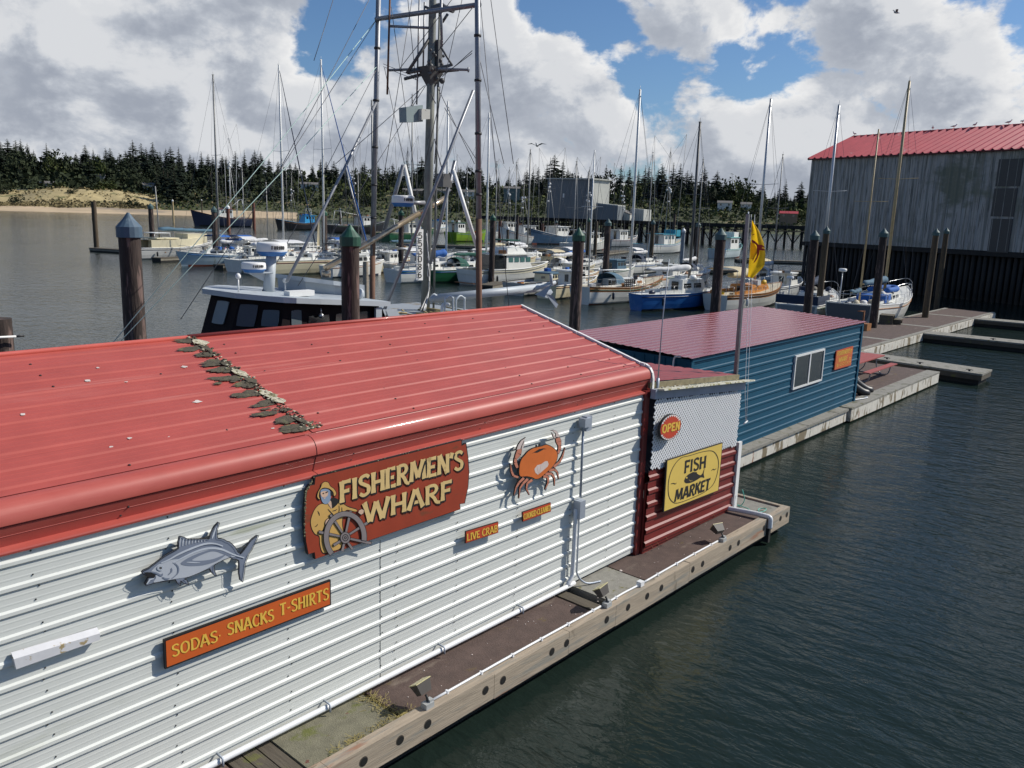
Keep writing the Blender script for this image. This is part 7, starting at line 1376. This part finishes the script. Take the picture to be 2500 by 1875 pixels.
for lab, an, top, cov, hm, sd in (('white sloop with a blue sail cover at the far end of the left float', (530, 562), (478, 366), canvas_b, white_gel, 1), ('white sloop with thin grey mast just right of the right trawler pole', (1068, 585), (1083, 350), canvas_w, white_gel, 2), ('cream sloop between the ketch mizzen and the dark pile', (1235, 600), (1228, 350), canvas_w, cream_gel, 3), ('white sloop left of the small aqua fishing boat', (1395, 588), (1413, 330), canvas_w, white_gel, 4),
    ('white sloop with tan bimini left of the lone weathered post', (775, 566), (768, 372), canvas_w, white_gel, 5), ('white sloop behind the number board with a short grey mast', (930, 572), (922, 345), canvas_n, white_gel, 6), ('cream sloop directly behind the cabin cruiser flybridge', (1110, 578), (1118, 352), canvas_w, cream_gel, 7), ('white sloop moored left of the ketch with a blue cover', (1262, 590), (1256, 372), canvas_b, white_gel, 8), ('white sloop right of the pale blue sloop, thin mast', (580, 562), (573, 395), canvas_w, white_gel, 9), ('white sloop at the end of the row left of the aqua boat', (1500, 610), (1512, 345), canvas_w, white_gel, 10), ('small white sloop close behind the flag', (1665, 622), (1672, 335), canvas_w, white_gel, 11)):
    sailboat(lab, an, 8.5, 15 + sd*2, hm, .1, top, alum_g, boom=.42, cover=cov, bim=(canvas_w, canvas_b, None, canvas_t)[sd % 4], dodger=(canvas_w if sd % 2 else canvas_n), extra=cl(8, 200 + sd), mast_r=.06)
# --- floats under the boats
def simple_float(label, a, b, w, z=.5):
    A, B_ = Gd(*a), Gd(*b); A.z = B_.z = 0; d = (B_-A); L = d.length; t = thing('mooring_float', (A+B_)/2, label, 'dock', 'mooring floats in the harbour', math.atan2(d.y, d.x))
    mb = MB(); mb.bx(-L/2, L/2, -w/2, w/2, -.3, z-.12); mb.build('float_body', hull_dark, t, True); mb = MB(); mb.bx(-L/2-.03, L/2+.03, -w/2-.06, w/2+.06, z-.118, z); mb.build('deck_panel', timber_d, t, True)
    mb = MB(); 
    for i in range(int(L/1.2)): mb.lathe([(.08, 0), (.08, .01)], (-L/2 + .6 + i*1.2, -w/2-.061, z-.2), 8, axis=(0, -1, 0))
    mb.bx(-L/2-.03, L/2+.03, -w/2-.055, -w/2+.02, z-.32, z-.12); mb.build('side_board', M('old bleached board', (.22, .20, .16), .9, var=.3), t, True)
for a in [('low float at the far left with the lone bare pile', (205, 543), (330, 551), 1.6), ('pale edged float beside the cream motor sailer', (338, 566), (452, 561), 1.4), ('short float below the pale blue sloop', (472, 582), (535, 578), 1.3), ('float at the stern of the striped sloop', (850, 609), (925, 603), 1.3), ('short float at the stern of the cabin cruiser', (1048, 628), (1085, 620), 1.3), ('brown float between the ketch and the blue sailboat', (1293, 652), (1368, 640), 1.6), ('long low walkway float behind the orange-sided sailboat', (1480, 590), (1760, 594), 2.0), ('yellowed float at the stern of the teal fishing boat', (1296, 552), (1345, 546), 2.4), ('far walkway float beyond the small aqua boat', (1590, 566), (1745, 571), 2.4), ('float along the far row of fishing boats', (860, 531), (1180, 543), 2.6)]: simple_float(*a)
# --- wooden steps and post on the walkway
s0 = Gd(1915, 698, .52); t = thing('boarding_steps', s0, 'two dark wooden boarding steps on the walkway beside the large white ketch', 'steps', None, R(12))
mb = MB(); mb.bx(-.7, .5, -.4, .4, .5, .56); mb.bx(-.7, -.64, -.4, .4, 0, .5); mb.bx(.44, .5, -.4, .4, 0, .5); mb.build('upper_step', timber_d, t, True)
mb = MB(); mb.bx(-.3, .7, -.85, -.42, .25, .30); mb.bx(-.3, -.24, -.85, -.42, 0, .25); mb.bx(.64, .7, -.85, -.42, 0, .25); mb.build('lower_step', timber_d, t, True)
s0 = Gd(1862, 715, .5); t = thing('mooring_post', s0, 'short rusty mooring post with an arm, left of the thick pile on the walkway', 'post')
mb = MB(); mb.tube([(s0.x, s0.y, .5), (s0.x, s0.y, 1.7)], .05, 6); mb.tube([(s0.x, s0.y, 1.65), (s0.x-.5, s0.y+.2, 1.68)], .03, 5); mb.build('post', rust, t); mb = MB(); mb.box((s0.x+.4, s0.y, .72), (.7, .5, .4)); mb.build('box', teak, t)
# --- pile cut by the left edge of the view
b = Pd(-2, 700, 14.0); t = pile(b, hgt(b, 1, 688), .36, None, pile_m, 'dark pile at the left edge, with a white rod fixed across it'); mb = MB(); a = Pd(0, 727, 13.75); c_ = Pd(44, 726, 13.75); mb.tube([a - Vector((.4, 0, 0)), c_ - Vector((.06, 0, 0))], .018, 6); mb.tube([c_ - Vector((.06, 0, 0)), c_ + Vector((.05, 0, 0))], .018, 6, 1); mb.build('rod', [white_trim, dot_black], t)
# ------------------------------------------------------------------ big shed on piles at the right
A = PDd(1736, 520, 100); Bq = PDd(2212, 520, 87); A.z = Bq.z = 0; u = (Bq-A).normalized(); nrm = Vector((u.y, -u.x, 0)); nrm = nrm if nrm.dot(-A) > 0 else -nrm; LW = 40.0
ze = hgt(A, 1743, 343); zl = hgt(A, 1731, 521)
shed = thing('shed', A + u*LW/2, 'huge grey weathered shed with a red sheet roof, standing on dark piling at the right', 'building')
shed_m = M('weathered grey sheet wall', (.33, .335, .325), .7, var=.10, scale=.4, stains=[((.20, .205, .19), (4, 4, .16), .47, .10), ((.10, .105, .095), (8, 8, .30), .56, .06), ((.14, .155, .12), (.14, .14, .26), .53, .12), ((.34, .34, .33), (7, 7, .2), .62, .05)]); shed_dark = M('tarred timber piling', (.022, .022, .021), .9, var=.3, scale=1, stretch=(3, 3, .3)); shed_roof = M('red ribbed roof', (.50, .072, .078), .42, var=.10, scale=.6, stains=[((.50, .25, .24), (.5, .5, .5), .64, .06)])
mb = MB(); n = int(LW/.38); rows = [[], []]
for i in range(n*2+1):
    s = LW*i/(2*n); o = .08 if i % 4 == 1 else 0
    for k, z in enumerate((zl, ze)): rows[k].append(A + u*s + nrm*o + Vector((0, 0, z)))
mb.sheet(rows)
WD = 1.0
lo, hi = 2.0, 60.0
for _ in range(40):
    m = (lo+hi)/2; q = A - nrm*m + Vector((0, 0, 14)) - CAMP; xx = 1250 + FPX*q.dot(r0)/q.dot(f0)
    if xx < 1842*K: lo = m
    else: hi = m
half = lo; rp = A - nrm*half; zr_ = hgt(rp, 1840, 297); W2 = 2*half
mb.poly([A + Vector((0, 0, zl)), A + Vector((0, 0, ze)), A - nrm*half + Vector((0, 0, zr_)), A - nrm*W2 + Vector((0, 0, ze)), A - nrm*W2 + Vector((0, 0, zl))])
E_ = A + u*LW; mb.poly([E_ - nrm*W2 + Vector((0, 0, zl)), E_ - nrm*W2 + Vector((0, 0, ze)), E_ - nrm*half + Vector((0, 0, zr_)), E_ + Vector((0, 0, ze)), E_ + Vector((0, 0, zl))])
mb.poly([A - nrm*W2 + Vector((0, 0, zl)), A - nrm*W2 + Vector((0, 0, ze)), E_ - nrm*W2 + Vector((0, 0, ze)), E_ - nrm*W2 + Vector((0, 0, zl))]); mb.build('wall', shed_m, shed)
mb = MB(); up = Vector((0, 0, 1)); ov = .35; rowsA, rowsB = [], []; n = 48; sl_ = (zr_-ze)/half
for i in range(n*3+1):
    s = -.2 + (LW+.4)*i/(n*3); h = .20 if i % 3 == 0 else .0
    rowsA.append(A + u*s + nrm*ov + up*(ze - sl_*ov + .06 + h)); rowsB.append(A + u*s - nrm*half + up*(zr_ + .06 + h))
mb.sheet([rowsA, rowsB]); mb.poly([A - u*.2 - nrm*half + up*(zr_+.06), A + u*(LW+.2) - nrm*half + up*(zr_+.06), A + u*(LW+.2) - nrm*(W2+ov) + up*ze, A - u*.2 - nrm*(W2+ov) + up*ze])
mb.tube([A - u*.25 - nrm*half + up*(zr_+.12), A + u*(LW+.2) - nrm*half + up*(zr_+.12)], .10, 6); mb.tube([A - u*.22 + nrm*ov + up*(ze-.02), A - u*.22 - nrm*half + up*(zr_+.05)], .10, 5); mb.tube([A - u*.2 + nrm*(ov+.02) + up*(ze-.10), A + u*LW + nrm*(ov+.02) + up*(ze-.10)], .08, 5, 1); mb.build('roof', [shed_roof, bp('dark eave', (.10, .02, .02), .6)], shed)
def on_wall(x, y):
    d = ray(x*K, y*K); t = (A + nrm*.06 - CAMP).dot(nrm)/d.dot(nrm); return CAMP + d*t
for c4 in (((2160, 344), (2212, 344), (2200, 402), (2148, 402)), ((2147, 407), (2199, 407), (2188, 468), (2141, 466)), ((2140, 472), (2187, 474), (2178, 546), (2134, 544))):
    mb = MB(); pts = [on_wall(*q) for q in c4]; x0 = sum((pts[i]-A).dot(u) for i in (0, 3))/2; x1 = sum((pts[i]-A).dot(u) for i in (1, 2))/2; x0, x1 = 23.0*0 + min(x0, x1), max(x0, x1); z0, z1 = min(p.z for p in pts), max(p.z for p in pts)
    mb.plate([A + u*x0 + nrm*.07 + up*z0, A + u*x1 + nrm*.07 + up*z0, A + u*x1 + nrm*.07 + up*z1, A + u*x0 + nrm*.07 + up*z1], nrm, .08); mb.build('window', Glass('old shed window', (.018, .022, .024), .6), shed)
mb = MB(); rnd = random.Random(4)
for i in range(int(LW/.55)): s = i*.55 + rnd.uniform(-.05, .05); mb.tube([A + u*s - nrm*.5 - up*1.5, A + u*s - nrm*.5 + up*(zl+.3)], .20, 6)
mb.poly([A - nrm*.9 - up*1, E_ - nrm*.9 - up*1, E_ - nrm*.9 + up*zl, A - nrm*.9 + up*zl]); mb.poly([A - nrm*.9 - up*1, A - nrm*W2 - up*1, A - nrm*W2 + up*zl, A - nrm*.9 + up*zl])
mb.build('piling', shed_dark, shed)
mb = MB(); mb.box(A + u*LW/2 - nrm*.12 + up*(zl-.25), (LW+.4, .3, .45), 0, math.atan2(u.y, u.x)); mb.build('sill_beam', shed_dark, shed)
# ------------------------------------------------------------------ trestle pier
T0, T1 = PDd(1085, 500, 262), PDd(1760, 520, 250); T0.z = T1.z = 0; d = T1-T0; LT = d.length; tu_ = d.normalized(); tn = Vector((tu_.y, -tu_.x, 0)); tn = tn if tn.dot(-T0) > 0 else -tn
zd = hgt(T1, 1730, 489); tr_ = thing('trestle_pier', (T0+T1)/2, 'long dark timber trestle pier with cross braces, in front of the far shore', 'pier')
tm = M('black trestle timber', (.020, .019, .017), .95, var=.4); mb = MB(); mb.box((T0+T1)/2 - tn*4 + up*(zd-.5), (LT+14, 9, 1.0), 0, math.atan2(tu_.y, tu_.x)); mb.build('pier_deck', tm, tr_)
npl = 40
for i in range(npl):
    mb = MB(); s = LT*(i+.5)/npl; b = T0 + tu_*s
    for o in (0, -3.5, -7): mb.tube([b + tn*o - up*1, b + tn*o + up*(zd-.9)], .28, 6)
    mb.tube([b + up*1.2, b - tn*7 + up*(zd-1.2)], .14, 4); mb.build('trestle_pile', tm, tr_)
mb = MB()
for i in range(npl-1):
    s = LT*(i+.5)/npl; e = LT*(i+1.5)/npl; zz = (1.0, zd-1.3) if i % 2 else (zd-1.3, 1.0); mb.tube([T0 + tu_*s + tn*.3 + up*zz[0], T0 + tu_*e + tn*.3 + up*zz[1]], .16, 4)
mb.tube([T0 + tn*.32 + up*(zd-1.6), T1 + tn*.32 + up*(zd-1.6)], .2, 4); mb.build('cross_brace', tm, tr_)
# ------------------------------------------------------------------ grey warehouse on the pier
wh_m = M('grey sheet and shaded wall', (.15, .17, .185), .7, var=.08, scale=.3, stains=[((.12, .13, .14), (.3, .3, .05), .56, .1)]); wh_w = M('pale sheet and sunlit wall', (.52, .52, .47), .75, var=.1, scale=.3, stains=[((.35, .33, .27), (.4, .4, .08), .58, .1)])
C_ = PDd(1278, 480, 238); C_.z = 0; L_ = PDd(1180, 480, 262); L_.z = 0; R_ = PDd(1313, 480, 243); R_.z = 0
zc, zlft, zrgt = hgt(C_, 1279, 388), hgt(L_, 1181, 387), hgt(R_, 1314, 391); Bk = L_ + (R_-C_); w_ = thing('warehouse', (C_.x, C_.y, zd), 'tall flat-roofed grey warehouse on the trestle pier', 'building')
mb = MB(); mb.poly([L_ + up*zd, C_ + up*zd, C_ + up*zc, L_ + up*zlft], 0); mb.poly([C_ + up*zd, R_ + up*zd, R_ + up*zrgt, C_ + up*zc], 1); mb.poly([R_ + up*zd, Bk + up*zd, Bk + up*zlft, R_ + up*zrgt], 0); mb.poly([Bk + up*zd, L_ + up*zd, L_ + up*zlft, Bk + up*zlft], 0); mb.build('wall', [wh_m, wh_w], w_)  # sun and shade are in the colours: left wall darker, right wall pale
mb = MB(); e1 = (C_-L_).normalized()*.5; e2 = (R_-C_).normalized()*.5; mb.plate([L_-e1-e2 + up*(zlft+.35), C_+e1-e2 + up*(zc+.35), R_+e1+e2 + up*(zrgt+.35), Bk-e1+e2 + up*(zlft+.35)], up, .34); mb.build('roof', wh_w, w_)
mb = MB(); a = C_.lerp(L_, .62) + up*(zc-4.2); mb.plate([a + e1*.9 + up*.6 + Vector((0, 0, 0)) - e2*.1, a - e1*.9 + up*.6 - e2*.1, a - e1*.9 - up*.6 - e2*.1, a + e1*.9 - up*.6 - e2*.1], -e2, .1); mb.build('wall_sign', white_trim, w_)
def block(label, x0, x1, y0, dist, depth, m, rm, slope=.0):
    a, b = PDd(x0, y0, dist), PDd(x1, y0, dist*.99); z = a.z; a.z = b.z = 0; dd = (b-a).normalized(); nn = Vector((-dd.y, dd.x, 0)); nn = nn if nn.dot(a) > 0 else -nn; t = thing('pier_hut', (a.x, a.y, zd), label, 'hut', 'huts on the pier'); c, e = b + nn*depth, a + nn*depth
    mb = MB(); vs = [a, b, c, e]; tz = [z, z-slope, z-slope, z]; mb.add([v + up*zd for v in vs] + [v + up*q for v, q in zip(vs, tz)], [(0, 1, 5, 4), (1, 2, 6, 5), (2, 3, 7, 6), (3, 0, 4, 7)]); mb.build('wall', m, t); mb = MB(); mb.plate([v + up*(q+.25) for v, q in zip(vs, tz)], up, .24); mb.build('roof', rm, t)
block('low grey hut against the right side of the grey warehouse', 1288, 1335, 440, 236, 6, wh_m, wh_w, .5); block('small pale hut with a slanting hopper, right of the warehouse', 1318, 1362, 446, 240, 5, wh_w, shingle, 2.2); block('pale board shelter at the end of the pier huts', 1362, 1391, 452, 242, 4, wh_w, wh_w, .2)
# ------------------------------------------------------------------ gulls
gw = M('gull white', (.70, .70, .70), .8, var=.05); gg = M('gull grey wing', (.26, .28, .30), .8); gy = M('gull beak', (.6, .35, .05), .6)
def gull(loc, rz, s, label, flying=False):
    t = thing('gull', loc, label, 'bird', 'gulls' , rz); t.scale = (s, s, s); z = 0 if flying else .10
    mb = MB(); mb.tube([(-.26, 0, z+.06), (-.12, 0, z+.08), (.02, 0, z+.10), (.12, 0, z+.14), (.17, 0, z+.22), (.21, 0, z+.27), (.255, 0, z+.265)], [.015, .06, .085, .065, .04, .042, .02], 8); mb.build('body', gw, t, True)
    mb = MB(); mb.tube([(.25, 0, z+.265), (.31, 0, z+.25)], [.014, .004], 5); mb.build('beak', gy, t, True)
    for sg_ in (-1, 1):
        mb = MB()
        if flying: mb.plate([(.10, sg_*.05, z+.12), (.14, sg_*.35, z+.26), (.02, sg_*.68, z+.20), (-.04, sg_*.36, z+.22), (-.08, sg_*.05, z+.10)], (0, 0, 1), .015)
        else: mb.tube([(.08, sg_*.06, z+.12), (-.06, sg_*.075, z+.11), (-.22, sg_*.04, z+.07), (-.33, sg_*.01, z+.055)], [.02, .05, .035, .006], 6)
        mb.build('wing', gg, t, True)
    if not flying:
        for sg_ in (-1, 1): mb = MB(); mb.tube([(.0, sg_*.03, 0), (.0, sg_*.03, z+.05)], .008, 4); mb.tube([(.0, sg_*.03, .004), (.06, sg_*.03, .004)], .006, 4); mb.build('leg', gy, t, True)
for i, (xd, lab) in enumerate(((1845, 'gull standing at the left end of the shed ridge'), (2014, 'gull sitting on the shed ridge, first right of the tall wooden mast'), (2105, 'gull standing on the shed ridge, alone above the roof middle'), (2178, 'gull sitting on the shed ridge toward its right end'), (2060, 'small gull on the shed ridge, between two others'), (2208, 'gull at the right edge of the view on the shed ridge'))):
    lo, hi = -5.0, 40.0
    for _ in range(40):
        m = (lo+hi)/2; q = A + u*m - nrm*half + up*zr_ - CAMP; xx = 1250 + FPX*q.dot(r0)/q.dot(f0)
        if xx < xd*K: lo = m
        else: hi = m
    q = A + u*lo - nrm*half + up*(zr_+.22); gull(q, R(160 + 35*i), 1.1, lab)
q = PDd(1160, 318, 75); gull(q, R(200), 1.3, 'gull flying above the grey mast behind the cabin cruiser', True)
q = PDd(1936, 30, 90); gull(q, R(120), 1.2, 'gull flying high in front of the upper right cloud', True)
